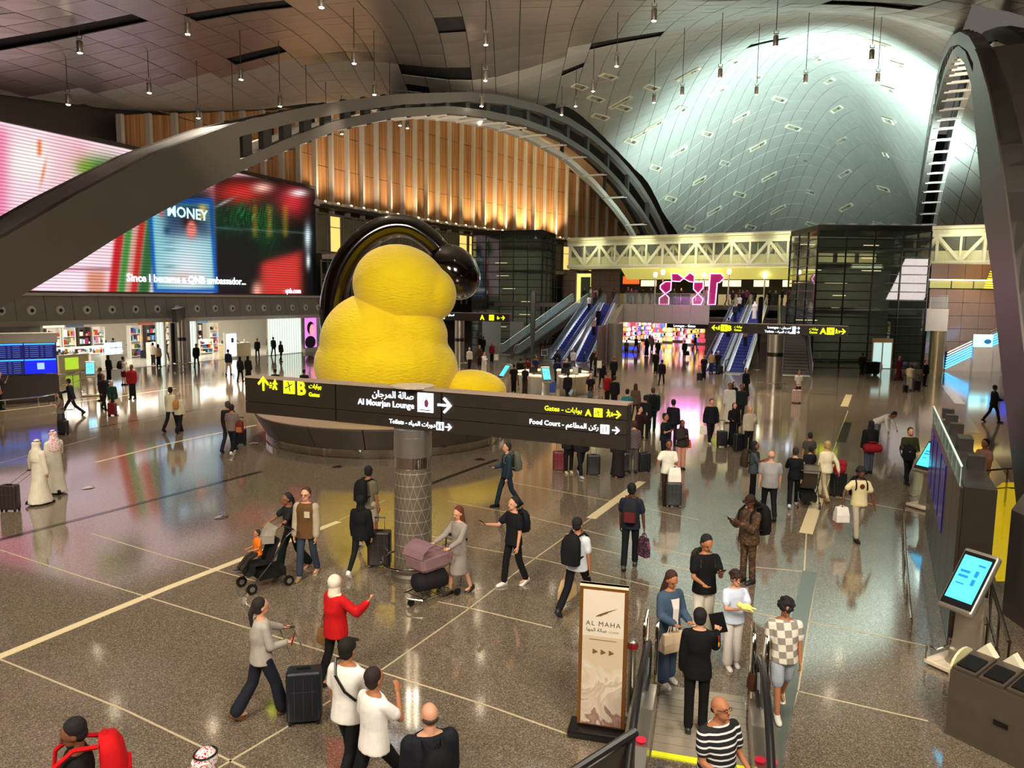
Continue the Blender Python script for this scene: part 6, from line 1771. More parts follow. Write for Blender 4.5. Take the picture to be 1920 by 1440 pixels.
ARM = {'down': (3, 6, 9, 0), 'fwd': (26, 7, 22, 0), 'back': (-24, 8, 12, 0), 'phone': (28, 6, 92, 22), 'hold': (12, 8, 72, 18), 'pull': (-28, 16, 8, 0), 'raise': (48, 12, 112, -6), 'reach': (52, 10, 22, 6),
  'face': (42, 8, 128, 24), 'cross': (26, 10, 96, 62), 'bag': (0, 14, 4, 0), 'push': (36, 10, 38, 8), 'hip': (-18, 38, 62, 45), 'low': (48, -4, 6, 12), 'side': (14, 42, 16, 0), 'read': (30, 8, 80, 30)}
LEG = {'stand': ((2, 2), (-2, 2)), 'walk': ((21, 9), (-13, 20)), 'walk2': ((-13, 20), (21, 9)), 'step': ((14, 8), (-9, 14)), 'step2': ((-9, 15), (14, 8)), 'sit': ((82, 84), (78, 82)), 'wide': ((3, 2), (-3, 3)), 'stride': ((34, 8), (-22, 26))}
STRIPE = {}
def patterned(name, kind, c1, c2, sc):
 if name in _mats: return _mats[name]
 m, N, L, b = nodemat(name); tc = N.new('ShaderNodeTexCoord'); mp = N.new('ShaderNodeMapping'); L.new(tc.outputs['Object'], mp.inputs[0])
 if kind == 'check':
  mp.inputs['Scale'].default_value = (sc, 0.001, sc); mp.inputs['Rotation'].default_value = (0, .1, 0)
  t = N.new('ShaderNodeTexChecker'); t.inputs['Scale'].default_value = 1; t.inputs[1].default_value = rgb(c1)+(1,); t.inputs[2].default_value = rgb(c2)+(1,); o = t.outputs[0]
  L.new(mp.outputs[0], t.inputs[0])
 else:
  t = N.new('ShaderNodeTexWave' if kind == 'stripe' else 'ShaderNodeTexNoise'); t.inputs['Scale'].default_value = sc
  if kind == 'stripe': t.bands_direction = 'Z'; t.wave_profile = 'SIN'
  else: t.inputs['Distortion'].default_value = 2
  L.new(mp.outputs[0], t.inputs['Vector'])
  r = N.new('ShaderNodeValToRGB'); r.color_ramp.interpolation = 'CONSTANT'; r.color_ramp.elements[0].color = rgb(c1)+(1,); r.color_ramp.elements[1].color = rgb(c2)+(1,)
  r.color_ramp.elements[1].position = .78 if kind == 'stripe' else .54
  L.new(t.outputs['Fac'], r.inputs[0]); o = r.outputs[0]
 L.new(o, b.inputs['Base Color']); b.inputs['Roughness'].default_value = .85; return m
def person(px, py, label, ref='f', face=0, h=1.72, sex='m', top=('short', '#222222'), bot=('trousers', '#15151a'), hair=('short', '#120c0a'), sk='m', pose='stand', L='down', Rr='down',
   lean=0, nod=0, turn=0, shoe='#1a1816', z=0.0, Y=None, loc=None, grp=None, beard=None, glasses=False, wide=1.0, bend=0, slc=None):
 s = h/1.75
 if loc is None:
  if Y is not None: q = at(px, py, Y); loc = Vector((q.x, q.y, z))
  elif ref == 'f': loc = gr(px, py, z)
  else: q = gr(px, py, z+h*.99); loc = Vector((q.x, q.y, z))
 loc = Vector((loc[0], loc[1], z if loc is None else loc[2]))
 dist = (loc-CAM).length
 tier = 0 if dist < 19 else 1 if dist < 36 else 2
 vb = (.0115, .021, .036)[tier]; vc = (.016, .026, .042)[tier]
 root = thing('person', label, 'person', loc, R(face), grp)
 W = .93 if sex == 'f' else 1.0
 W *= wide
 shx = .168*W; hipx = .088*(1.03 if sex == 'f' else 1)
 legs = LEG[pose] if isinstance(pose, str) else pose
 # legs
 def legpts(side, hf, kf, hz=.93):
  a = R(hf); hip = Vector((side*hipx, 0, hz)); kn = hip+Vector((side*.006, -math.sin(a), -math.cos(a)))*.425
  b_ = R(hf-kf); an = kn+Vector((0, -math.sin(b_), -math.cos(b_)))*.415
  return hip, kn, an, b_
 lg = [legpts(-1, *legs[0]), legpts(1, *legs[1])]
 low = min(l[2].z for l in lg); dz = .088-low
 if pose == 'sit': dz = .088-low
 up = Vector((0, 0, dz))
 lg = [(a+up, b+up, c+up, d) for a, b, c, d in lg]
 PZ = .93+dz
 pel = Vector((0, 0, PZ))
 ln = R(lean+bend)
 def tt(v):   # torso frame, origin pelvis
  v = Vector(v); c, si = math.cos(ln), math.sin(ln)
  return pel+Vector((v.x, v.y*c-v.z*si, v.z*c+v.y*si))
 def ring(z, rx, ry, n=14, oy=0, ox=0):
  out = []
  for k in range(n):
   q = 2*math.pi*k/n; cx_ = math.copysign(abs(math.cos(q))**.85, math.cos(q)); out.append(tt((ox+rx*cx_, oy+ry*math.sin(q), z)))
  return out
 f_ = sex == 'f'
 belly = (wide-1)*.5
 prof = [(-.10, .11*W, .09), (-.04, .15*W+.01*f_, .105), (.05, .158*W+.008*f_, .108+belly*.5), (.17, (.128 if f_ else .142)*W, .092+belly), (.28, .150*W, .105+belly*.8+(.012 if f_ else 0)), (.38, .168*W, .108+belly*.2), (.46, .165*W, .092), (.505, .12*W, .07), (.53, .06, .056)]
 bm_ = MB()
 n0 = 12 if tier else 16
 bm_.rings([ring(z_, a, b_, n0) for z_, a, b_ in prof])
 neck0 = tt((0, .005, .50)); hc = tt((0, -.022, .668))
 # head orientation
 hr = Euler((R(nod)+ln*.45, 0, R(turn))).to_matrix()
 def hd(x, y, z_): return hc+hr @ Vector((x, y, z_))
 bm_.cap(neck0, hd(0, .012, -.07), .058*W, .052, n0)
 bm_.ell(hd(0, .008, .025), (.081, .098, .100), 16, 12, rot=hr); bm_.ell(hd(0, -.022, -.045), (.060, .066, .068), 14, 10, rot=hr)
 if tier < 2:
  bm_.cap(hd(0, -.088, .02), hd(0, -.104, -.018), .011, .016, 8)
  for x in (-1, 1): bm_.ell(hd(x*.078, .01, -.005), (.012, .02, .03), 8, 6, rot=hr)
  bm_.cap(hd(-.035, -.082, .032), hd(.035, -.082, .032), .012, .012, 6); bm_.ell(hd(0, -.078, -.078), (.02, .014, .014), 8, 6, rot=hr)
 # legs and feet
 tw = 1.0 if not f_ else .98
 for (hp, kn, an, sh_) in lg:
  bm_.cap(hp, kn, .082*tw*wide, .054, n0); bm_.cap(kn, an, .053, .036, n0)
  fd = Vector((0, -math.cos(sh_*.35)*1, -abs(math.sin(sh_*.0)))) 
  fp = -.25*max(0, -math.degrees(sh_))/20
  bm_.cap(an+Vector((0, .02, -.045)), an+Vector((0, -.12, -.055)), .034, .026, 8)
 # arms
 hands = []
 arms = []
 for side, key in ((-1, L), (1, Rr)):
  # side -1 is the figure's right when it faces -Y; keys are named by local x sign
  fl, ab, el, inw = ARM[key] if isinstance(key, str) else key
  shd = tt((side*shx, 0, .440))
  a = R(fl)-ln*.0+ (ln*.2); u = Vector((side*math.sin(R(ab)), -math.sin(a)*math.cos(R(ab)), -math.cos(a)*math.cos(R(ab))))
  elb = shd+u*.285
  b_ = a+R(el); i_ = R(inw)
  fdir = Vector((-side*math.sin(i_)+side*math.sin(R(ab))*.4, -math.sin(b_)*math.cos(i_), -math.cos(b_)*math.cos(i_))).normalized()
  wr = elb+fdir*.25
  arms.append((shd, elb, wr, fdir))
  bm_.cap(shd, elb, .048*W, .037, n0); bm_.cap(elb, wr, .036, .025, n0)
  # hand: palm, four fingers, thumb
  sidev = fdir.cross(Vector((0, 1, 0)) if abs(fdir.y) < .8 else Vector((0, 0, 1))).normalized()
  if abs(fdir.z) > .7: sidev = Vector((0, -1, 0))       # hanging hand: thumb to the front
  sidev = (sidev-fdir*sidev.dot(fdir)).normalized()
  pn = fdir.cross(sidev).normalized()
  if pn.x*side > 0: pn = -pn                             # palm faces the body
  if abs(fdir.z) <= .7 and pn.z < 0: pn = -pn
  pc = wr+fdir*.045
  rotm = Matrix((sidev, pn, fdir)).transposed()
  bm_.ell(pc, (.038, .016, .05), 10, 8, rot=rotm)
  if tier == 0:
   for k, (o_, l_) in enumerate(((-.028, .058), (-.010, .070), (.010, .074), (.028, .066))):
    b0 = wr+fdir*.085+sidev*o_; b1 = b0+fdir*l_*.5+pn*.010; b2 = b1+fdir*l_*.32+pn*.024
    bm_.cap(b0, b1, .0098, .0092, 6); bm_.cap(b1, b2, .0092, .0082, 6)
   t0 = wr+fdir*.03+sidev*.03; t1 = t0+fdir*.035+sidev*.028+pn*.008; bm_.cap(t0, t1, .0125, .011, 6); bm_.cap(t1, t1+fdir*.03+pn*.01, .011, .009, 6)
  else:
   bm_.ell(wr+fdir*.11+pn*.008, (.034, .014, .04), 8, 6, rot=rotm); bm_.cap(wr+fdir*.03+sidev*.03, wr+fdir*.07+sidev*.052, .012, .010, 5)
  hands.append(wr+fdir*.09)
 def fin(mb): mb.v = [(x*s, y*s, z_*s) for x, y, z_ in mb.v]; return mb
 body = later(fin(bm_), 'body', skin(sk), root, vb*s, 1, .4)
 # ---------------- clothes
 tk, tc_ = top[0], top[1]
 tm = tc_ if not isinstance(tc_, str) else cloth(tc_)
 inf = {'short': .012, 'long': .014, 'jacket': .026, 'vest': .012, 'robe': .02, 'tank': .01, 'dress': .014, 'open': .024}[tk]
 def tprof(pr, e): return [ring(z_, a+e, b_+e, 16) for z_, a, b_ in pr]
 mb = MB()
 loose = .012 if tk in ('short', 'long') else .0
 if tk != 'robe':
  hem = {'jacket': -.14, 'dress': -.1, 'open': -.16}.get(tk, -.10)
  p2 = [(hem, .168*W+.008, .130+belly*.6), (-.02, .166*W+.004, .122+belly*.7), (.06, .158*W, .110+belly), (.17, (.135 if f_ else .150)*W, .100+belly), (.28, .156*W, .108+belly*.8+(.014 if f_ else 0)), (.38, .170*W, .109+belly*.2), (.455, .166*W, .092), (.495, .125*W, .074), (.515, .075, .064)]
  mb.rings(tprof(p2, inf+loose*.6))
  slv = {'short': .62, 'vest': 0, 'tank': 0}.get(tk, 2)
  for (a, b_, c, fd) in arms:
   r0 = .051+inf
   if slv == 2: mb.cap(a, b_, r0*W, .046+inf, 12); mb.cap(b_, b_.lerp(c, .92), .046+inf, .034+inf*.9, 12)
   elif slv > 0: mb.cap(a, a.lerp(b_, slv), r0*W, .060+inf, 12)
 else:
  flare = .235 if not f_ else .25
  st_ = max(abs(lg[0][2].y), abs(lg[1][2].y))
  p2 = [(-.86-dz*0, flare*W, .18+st_*.55), (-.6, .20*W, .155+st_*.35), (-.3, .18*W, .135+st_*.12), (0, .172*W, .122), (.17, .158*W, .112), (.30, .168*W, .12), (.40, .182*W, .115), (.46, .178*W, .10), (.50, .13*W, .08), (.525, .075, .066)]
  lo = pel.z-.86
  mb.rings([([Vector((v.x, v.y, v.z)) for v in ring(z_ if z_ > -.5 else (z_+(.86-pel.z+.05) if z_ < -.8 else z_), a+inf*.5, b_+inf*.5, 18)]) for z_, a, b_ in p2])
  for (a, b_, c, fd) in arms: mb.cap(a, b_, .082*W, .072, 12); mb.cap(b_, b_.lerp(c, .95), .072, .066, 12)
 nm = {'short': 'shirt', 'long': 'shirt', 'jacket': 'jacket', 'vest': 'vest', 'robe': 'robe', 'tank': 'top', 'dress': 'dress', 'open': 'jacket'}[tk]
 if tk == 'dress':
  k0, k1 = lg[0][1], lg[1][1]; mb.rings([ring(z_, a, b_, 16) for z_, a, b_ in ((-.50, .175, .135+abs(k0.y)*.6), (-.3, .18, .135+abs(k0.y)*.3), (-.08, .175, .125), (.05, .165, .118))])
 later(fin(mb), nm, tm, root, vc*s, 2, .5)
 if slc:
  for (a, b_, c, fd) in arms: m2 = MB(); m2.cap(a, b_, .084, .078, 12); m2.cap(b_, b_.lerp(c, .93), .078, .066, 12); later(fin(m2), 'sleeve', cloth(slc), root, vc*s, 1)
 if tk == 'open':
  m2 = MB(); m2.rings([[tt((x*w_, -.125-o_-y*.012, z_)) for x, y in ((-1, 0), (1, 0), (1, 1), (-1, 1))] for z_, w_, o_ in ((-.10, .05, .030), (.1, .045, .012), (.28, .05, .022), (.42, .07, -.008))]); fin(m2).build('inner_top', cloth(top[2] if len(top) > 2 else '#e8e0d8'), root)
 bk, bc = bot[0], bot[1]
 bmr = bc if not isinstance(bc, str) else cloth(bc)
 if tk != 'robe' and bk != 'none':
  mb = MB()
  mb.rings([ring(z_, a+.012, b_+.010, 14) for z_, a, b_ in ((-.12, .12*W, .095), (-.05, .152*W+.01*f_, .108), (.04, .160*W+.008*f_, .108+belly*.5), (.09, .150*W, .10+belly))])
  if bk in ('trousers', 'wide', 'shorts', 'tight'):
   e, e2 = {'trousers': (.012, .026), 'wide': (.024, .055), 'shorts': (.03, .05), 'tight': (.006, .009)}[bk]
   for (hp, kn, an, sh_) in lg:
    if bk == 'shorts': mb.cap(hp, hp.lerp(kn, .92), .085+e, .075+e*.6, 12)
    else: mb.cap(hp.lerp(kn, .1), kn, (.080+e*.6)*wide, .056+e, 12); mb.cap(kn, an+Vector((0, .0, .02)), .056+e, .038+e2, 12)
  else:
   k0, k1 = lg[0][1], lg[1][1]; a0, a1 = lg[0][2], lg[1][2]
   zz = {'skirt': .35, 'long_skirt': .1}[bk]
   sy = abs(a0.y-a1.y)/2
   pts_ = []
   for z_, rx, ry in ((zz, .21, .16+sy*.8*(1-zz)), ((zz+.9)/2, .19, .15+sy*.35), (PZ-.1, .175, .125), (PZ+.08, .15, .11)):
    pts_.append([Vector((rx*math.cos(2*math.pi*k/16), ry*math.sin(2*math.pi*k/16)+(a0.y+a1.y)/2*(1 if z_ < .5 else .3), z_)) for k in range(16)])
   mb.rings(pts_)
  later(fin(mb), {'trousers': 'trousers', 'wide': 'trousers', 'tight': 'leggings', 'shorts': 'shorts', 'skirt': 'skirt', 'long_skirt': 'skirt'}[bk], bmr, root, vc*s, 2, .45)
 # shoes
 for (hp, kn, an, sh_) in lg:
  toe = max(-.5, min(.75, -sh_*.9)); rm = Euler((toe if sh_ < -.12 else -max(0, sh_)*.35, 0, 0)).to_matrix()
  mb = MB()
  def fp_(x, y, z_): return an+rm @ Vector((x, y, z_))
  mb.rings([[fp_(x*w_, y, z_) for x, z_ in ((-1, -.086), (-.9, zt_), (0, zt_+.012), (.9, zt_), (1, -.086))] for y, w_, zt_ in ((.075, .025, -.05), (.06, .038, -.005), (.0, .042, .008), (-.06, .044, -.028), (-.13, .046, -.045), (-.17, .034, -.058), (-.185, .018, -.07))])
  o = fix(fin(mb).build('shoe', cloth(shoe) if tier else mat('shoe_'+shoe[1:], shoe, .45), root)); 
  o.data.polygons.foreach_set('use_smooth', [True]*len(o.data.polygons))
 # hair and head wear
 hk, hcl = hair[0], hair[1]
 hm = hairm(hcl) if hk not in ('scarf', 'ghutra', 'cap', 'hood', 'beanie') else (cloth(hcl) if hcl != 'ghutra_red' else patterned('ghutra_red', 'noise', '#e8e0dc', '#c03038', 30))
 mb = MB()
 if hk == 'bald': mb.ell(hd(0, .045, -.005), (.081, .066, .045), 12, 8, rot=hr)
 elif hk in ('scarf', 'hood'):
  mb.ell(hd(0, .036, .026), (.100, .104, .114), 14, 10, rot=hr); mb.cap(hd(0, .03, -.05), tt((0, .02, .50)), .082, .10, 12); mb.ell(tt((0, .0, .475)), (.15*W, .105, .06), 14, 8)
 elif hk == 'ghutra':
  mb.ell(hd(0, .022, .028), (.094, .108, .108), 14, 10, rot=hr); mb.rings([[hd(.0, .03, .05)+Vector((a*math.cos(q), .02+b_*math.sin(q), z_)) for q in [2*math.pi*k/16 for k in range(16)]] for z_, a, b_ in ((.0, .088, .10), (-.12, .098, .10), (-.22, .15, .12), (-.40, .185, .14), (-.50, .17, .13))])
 else:
  mb.ell(hd(0, .036, .052), (.091, .098, .098), 14, 10, rot=hr); mb.ell(hd(0, .05, -.01), (.084, .070, .078), 12, 8, rot=hr)
  if hk == 'curly':
   rnd = random.Random(int(px)+int(py))
   for k in range(46):
    q = rnd.uniform(0, 2*math.pi); e = rnd.uniform(-.1, 1.5); mb.ell(hd(.10*math.cos(q)*math.cos(e), .03+.11*math.sin(q)*math.cos(e), .045+.105*math.sin(e)), (.030, .030, .030), 6, 5)
  if hk == 'long': mb.rings([[hd(a*math.cos(q), .035+b_*math.sin(q), z_) for q in [2*math.pi*k/12 for k in range(12)]] for z_, a, b_ in ((.05, .085, .085), (-.06, .098, .078), (-.16, .105, .066), (-.27, .10, .055), (-.34, .07, .04))])
  if hk == 'pony': mb.cap(hd(0, .11, .05), hd(0, .15, -.06), .032, .036, 8); mb.cap(hd(0, .15, -.06), hd(0, .14, -.24), .036, .018, 8)
  if hk == 'bun': mb.ell(hd(0, .105, .085), (.045, .045, .045), 10, 8)
  if hk in ('cap', 'beanie'): mb.ell(hd(0, .014, .052), (.092, .105, .09), 14, 10, rot=hr)
 if beard: mb.ell(hd(0, -.03, -.075), (.056, .058, .045), 10, 8, rot=hr)
 if hk == 'cap':
  m2 = MB(); m2.rings([[hd(x*.07, -.08-.075*(1-x*x*.5)*f, .075-.01*f) for x in (-1, -.5, 0, .5, 1)]+[hd(x*.07, -.08-.075*(1-x*x*.5)*f, .068-.01*f) for x in (1, .5, 0, -.5, -1)] for f in (0, 1)]); fix(fin(m2).build('cap_peak', hm, root))
 later(fin(mb), {'scarf': 'headscarf', 'ghutra': 'headcloth', 'cap': 'cap', 'hood': 'hood', 'beanie': 'beanie'}.get(hk, 'hair'), hm, root, (.010, .018, .032)[tier]*s*(1 if tier else 1.1), 1, .4)
 if hk == 'ghutra': fin(MB().tube([hd(.088*math.cos(q), .018+.098*math.sin(q), .085) for q in [2*math.pi*k/16 for k in range(16)]], .009, 6, closed=True)).build('head_cord', M_BLACK, root)
 if tier == 0 or (tier == 1 and dist < 26):
  for x in (-1, 1):
   fin(MB().ell(hd(x*.030, -.079, .012), (.013, .007, .0075), 8, 6, rot=hr)).build('eye', mat('eye_dark', '#1a0f0a', .25), body)
   fin(MB().cap(hd(x*.016, -.088, .034), hd(x*.046, -.078, .034), .0045, .003, 5)).build('eyebrow', hairm('#1a110c'), body)
  fin(MB().ell(hd(0, -.083, -.048), (.022, .006, .007), 8, 5, rot=hr)).build('mouth', mat('lips', '#8a4238', .5), body)
 if glasses:
  g = MB()
  for x in (-1, 1): g.tube([hd(x*.031+.025*math.cos(q), -.097, .012+.017*math.sin(q)) for q in [2*math.pi*k/12 for k in range(12)]], .003, 5, closed=True); g.tube([hd(x*.055, -.095, .015), hd(x*.08, -.0, .012)], .003, 4)
  g.tube([hd(-.008, -.098, .015), hd(.008, -.098, .015)], .003, 4); fin(g).build('glasses', M_BLACK, root)
 rotz = Matrix.Rotation(R(face), 3, 'Z')
 def wpt(v): return loc+rotz @ (Vector(v)*s)
 return dict(root=root, loc=loc, L=wpt(hands[0]), R=wpt(hands[1]), back=wpt(tt((0, .13+belly, .33))), tt=lambda v: wpt(tt(v)), face=face, s=s, hd=lambda v: wpt(hd(*v)), lean=ln, chest=wpt(tt((0, -.15-belly, .3))), tier=tier)
# ---------------- things people carry
def suitcase(px, py, label, col='#15151a', rz=0, h=.62, handle=True, loc=None, hand=None, wd=None, z=0, grp=None):
 p = loc or gr(px, py, z); wd = wd or h*.66; dp = h*.38
 r = thing('suitcase', label, 'suitcase', p, R(rz), grp)
 m_ = mat('case_'+col[1:], col, .4, spec=.5)
 o = MB().box((0, 0, .05+h/2), (wd, dp, h)).build('shell', m_, r); bevel(o, h*.07, 3); autosmooth(o, 50)
 for x in (-1, 1):
  for y in (-1, 1): MB().tube([(x*wd*.4-.02, y*dp*.33, .03), (x*wd*.4+.02, y*dp*.33, .03)], .03, 8).build('wheel', M_BLACK, r)
 if wd > .3:
  g = MB()
  for x in (-.25, 0, .25): g.box((x*wd, -dp/2-.002, .05+h/2), (.012, .008, h*.8))
  g.box((0, -dp/2-.004, .05+h*.62), (wd*.7, .006, .012)); g.build('ribs', mat('case_rib_'+col[1:], tuple(min(1, c*1.8+.01) for c in rgb(col)), .4), r)
 MB().box((0, 0, .06+h), (.16, .03, .025)).build('carry_handle', M_BLACK, r)
 if handle:
  hh = 1.0
  if hand is not None:
   q = hand-p; q = Matrix.Rotation(-R(rz), 3, 'Z') @ q
  else: q = Vector((0, dp*.3, hh))
  b_ = Vector((0, dp*.32, h))
  m2 = MB()
  for x in (-.09, .09): m2.tube([b_+Vector((x, 0, 0)), q+Vector((x, 0, -.01))], .009, 6)
  hr_ = m2.build('handle_rods', M_STEEL, r); MB().tube([q+Vector((-.11, 0, 0)), q+Vector((.11, 0, 0))], .016, 6).build('handle_grip', M_BLACK, hr_)
 return r
def backpack(P_, label, col='#101012', sc=1.0, accent=None, dx=0, grp=None):
 r = thing('backpack', label, 'backpack', P_['back'], R(P_['face']), grp)
 r.rotation_euler = (P_['lean'], 0, R(P_['face']))
 s_ = sc*P_['s']; m_ = cloth(col)
 mb = MB()
 mb.rings([[Vector((x*a*s_, (.03+ (y+1)*.5*b_)*s_, z_*s_)) for x, y in [(math.copysign(abs(math.cos(q))**.6, math.cos(q)), math.copysign(abs(math.sin(q))**.6, math.sin(q))) for q in [2*math.pi*k/16 for k in range(16)]]] for z_, a, b_ in ((-.26, .10, .13), (-.24, .145, .17), (-.05, .155, .19), (.12, .145, .16), (.2, .10, .12), (.225, .04, .08))])
 o = mb.build('pack_body', m_, r, True, ); autosmooth(fix(o), 60)
 MB().rings([[Vector((x*.115*s_, (.20+y*.035)*s_, z_*s_)) for x, y in ((-1, 0), (-.8, 1), (.8, 1), (1, 0), (.8, -.8), (-.8, -.8))] for z_ in (-.22, -.02)]).build('front_pocket', cloth(accent) if accent else m_, r)
 for x in (-1, 1): MB().tube([Vector((x*.09, .05, -.18))*s_, Vector((x*.13, -.10, -.14))*s_, Vector((x*.125, -.255, .0))*s_, Vector((x*.12, -.24, .12))*s_, Vector((x*.105, -.12, .205))*s_, Vector((x*.08, .03, .18))*s_], .017*s_, 6).build('strap', cloth(accent) if accent else m_, r)
 MB().tube([Vector((-.03, .07, .22))*s_, Vector((0, .07, .27))*s_, Vector((.03, .07, .22))*s_], .008, 5).build('top_loop', m_, r)
 return r
def bag(pos, label, col, w_=.34, h_=.26, d_=.12, rz=0, hl=.16, mtl=None, cat='bag', nm='hand_bag', grp=None, drop=None):
 """bag hanging from pos"""
 r = thing(nm, label, cat, pos-Vector((0, 0, hl+h_)), R(rz), grp)
 m_ = mtl or (cloth(col) if isinstance(col, str) else col)
 o = MB().rings([[Vector((x*w_/2*a, y*d_/2*b_, z_)) for x, y in ((-1, -1), (1, -1), (1, 1), (-1, 1))] for z_, a, b_ in ((0, 1, 1), (h_*.5, .98, .95), (h_, .86, .5))]).build('bag_body', m_, r); bevel(fix(o), .015, 2)
 for y in (-1, 1): MB().tube([(-w_*.2, y*d_*.2, h_*.97), (-w_*.12, y*d_*.1, h_+hl*.7), (0, 0, h_+hl), (w_*.12, y*d_*.1, h_+hl*.7), (w_*.2, y*d_*.2, h_*.97)], .008, 5).build('bag_handle', m_, r)
 return r
def phone(P_, side, label, glow=False):
 q = P_[side]; d = Matrix.Rotation(R(P_['face']), 3, 'Z') @ Vector((0, -1, 0))
 r = thing('phone', label, 'phone', q+d*.02+Vector((0, 0, .03)), R(P_['face']))
 MB().box((0, 0, 0), (.075, .15, .010), rot=(-.7, 0, 0)).build('phone_body', M_BLACK, r); MB().box((0, .004, .0075), (.066, .135, .002), rot=(-.7, 0, 0)).build('phone_screen', mat('phone_screen', '#c8dcf0', .2, emit='#b8d4f8', es=1.0) if glow else mat('phone_dark', '#20242c', .1), r)
 return r
P = person
def col(*a): return a
# ================================================================ near people
p = P(140, 1341, 'man in dark clothes with a red backpack at the bottom left corner', 'h', -62, 1.76, sk='b', top=('jacket', '#14110f'), pose='walk', L='fwd', Rr='back', nod=18, beard=1)
backpack(p, 'bright red backpack on the man at the bottom left corner', '#c40c14', 1.25)
p = P(384, 1399, 'person under a pink and white checked headcloth at the bottom edge', 'h', 160, 1.72, top=('robe', '#d8cfc4'), hair=('ghutra', 'ghutra_red'), pose='step')
p = P(493, 1343, 'woman in a light grey sweater pulling a navy suitcase', face=128, h=1.66, sex='f', top=('long', '#a39b90'), bot=('wide', '#191b26'), hair=('pony', '#1c100c'), sk='l', pose='walk', L='hold', Rr=(50, 20, 12, -10), shoe='#6a4228')
suitcase(572, 1352, 'navy soft suitcase with a luggage tag behind the woman in the grey sweater', '#12161f', 10, .66, hand=p['R'])
t_ = thing('passport', 'dark red passport wallet held by the woman in the grey sweater', 'passport', p['L']+Vector((.02, 0, .03)), R(100)); MB().box((0, 0, 0), (.16, .015, .12), rot=(.3, 0, 0)).build('wallet_cover', cloth('#5a1424'), t_)
p = P(628, 1075, 'woman in a red coat and white spotted headscarf raising one hand', 'h', 140, 1.64, sex='f', top=('jacket', '#b80f14'), bot=('trousers', '#14110f'), hair=('scarf', '#d8cfb8'), sk='l', pose='step', Rr='down', L=(38, 34, 122, -28), wide=1.05)
bag(p['tt']((.25, .02, .14)), 'tan shoulder bag of the woman in the red coat', '#8a6238', .26, .24, .12, 140, .22)
p = P(650, 1190, 'man in a black cap and white tee shirt with a black sling strap', 'h', 160, 1.80, top=('short', '#e4dfd6'), bot=('trousers', '#101013'), hair=('cap', '#1c1a12'), sk='m', pose='walk2', L='fwd', Rr='down')
t_ = thing('sling_strap', 'black sling strap across the back of the capped man in white', 'strap', p['loc'], R(160)); s_ = p['s']
MB().tube([Vector(v)*s_ for v in ((.13, -.10, 1.40), (.12, .03, 1.46), (.06, .135, 1.33), (-.06, .148, 1.18), (-.16, .09, 1.07))], .016, 6).build('strap_band', M_BLACK, t_)
p = P(700, 1232, 'balding man in a white tee shirt with a hand at his mouth', 'h', 140, 1.74, top=('short', '#ece7df'), bot=('trousers', '#0e0e12'), hair=('short', '#20140e'), sk='m', pose='stride', L='face', Rr='down')
p = P(806, 1316, 'bald man in a navy jacket with a small black backpack at the bottom edge', 'h', 200, 1.74, top=('jacket', '#14151d'), hair=('bald', '#3a2c22'), sk='l', pose='step', L='down', Rr='down', wide=1.15, beard=1)
b_ = backpack(p, 'small black backpack on the bald man in navy', '#0c0c0e', .85)
# family with stroller
p = P(548, 1068, 'woman in black leaning to push the stroller beside the man in glasses', face=-48, h=1.64, sex='f', top=('short', '#17171a'), bot=('wide', '#0f1a16'), hair=('pony', '#140d0a'), sk='b', pose='walk', L=(42, 18, 20, 0), Rr=(40, 6, 30, 8), shoe='#c08a7a', lean=6)
p = P(577, 1082, 'man with glasses in a brown and beige fleece jacket and jeans', face=-8, h=1.82, top=('jacket', '#5a3e22'), bot=('trousers', '#2c3644'), hair=('short', '#3a2012'), sk='l', pose='step', slc='#a09278', glasses=True, shoe='#8a7858', L='down', Rr='down')
for c in p['root'].children:
 pass
f_ = MB().rings([[Vector((x*.055, y*.01-.165, z)) for x, y in ((-1, 0), (1, 0), (1, 1), (-1, 1))] for z in (1.15, 1.27)]); f_.build('chest_pocket', cloth('#b8a888'), p['root']).location = (.07, .02, .08)
def stroller(px, py, label, rz, shell='#141314'):
 r = thing('stroller', label, 'stroller', gr(px, py), R(rz))
 for x, y in ((-.24, -.38), (.24, -.38), (-.27, .32), (.27, .32)):
  w_ = MB().tube([(x-.02, y, .1), (x+.02, y, .1)], .10, 14).build('wheel', M_BLACK, r); MB().tube([(x-.025, y, .1), (x+.025, y, .1)], .05, 10).build('wheel_hub', M_STEEL, w_)
 f = MB()
 for x in (-.24, .24): f.tube([(x, -.38, .14), (x, .0, .52), (x, .3, .95), (x, .45, 1.05)], .014, 6); f.tube([(x*1.1, .32, .14), (x, -.02, .55), (x, -.2, .6)], .014, 6)
 f.tube([(-.24, .45, 1.05), (.24, .45, 1.05)], .018, 6); f.build('frame', M_BLACK, r)
 MB().rings([[Vector((x*.2, y+o_, z_)) for x, o_ in ((-1, 0), (-1, -.05), (1, -.05), (1, 0))] for y, z_ in ((-.38, .32), (-.30, .36), (-.28, .50), (.02, .48), (.20, .92))]).build('seat', cloth(shell), r)
 MB().rings([[Vector((.22*math.cos(q), .16+.0+.30*math.cos(a)*-1*max(.3, math.sin(q)), .86+.30*math.sin(a)*1)) for q in [math.pi*k/8 for k in range(9)]] for a in (0, .5, 1.0, 1.5)], caps=False).build('canopy', mat('stroller_canopy', '#7d7668', .6), r)
 MB().box((0, .05, .28), (.4, .5, .16)).build('basket', cloth('#101010'), r)
 return r
st_ = stroller(500, 1098, 'black stroller carrying a child in orange', -48)
ch = P(0, 0, 'small child in an orange shirt sitting in the black stroller', loc=st_.location+Vector((-.12, -.08, .37)), face=-48, h=.92, sex='m', top=('short', '#d86a14'), bot=('trousers', '#26201c'), hair=('short', '#1a110c'), sk='m', pose=((70, 30), (66, 32)), L='hold', Rr='hold', shoe='#2a2420')
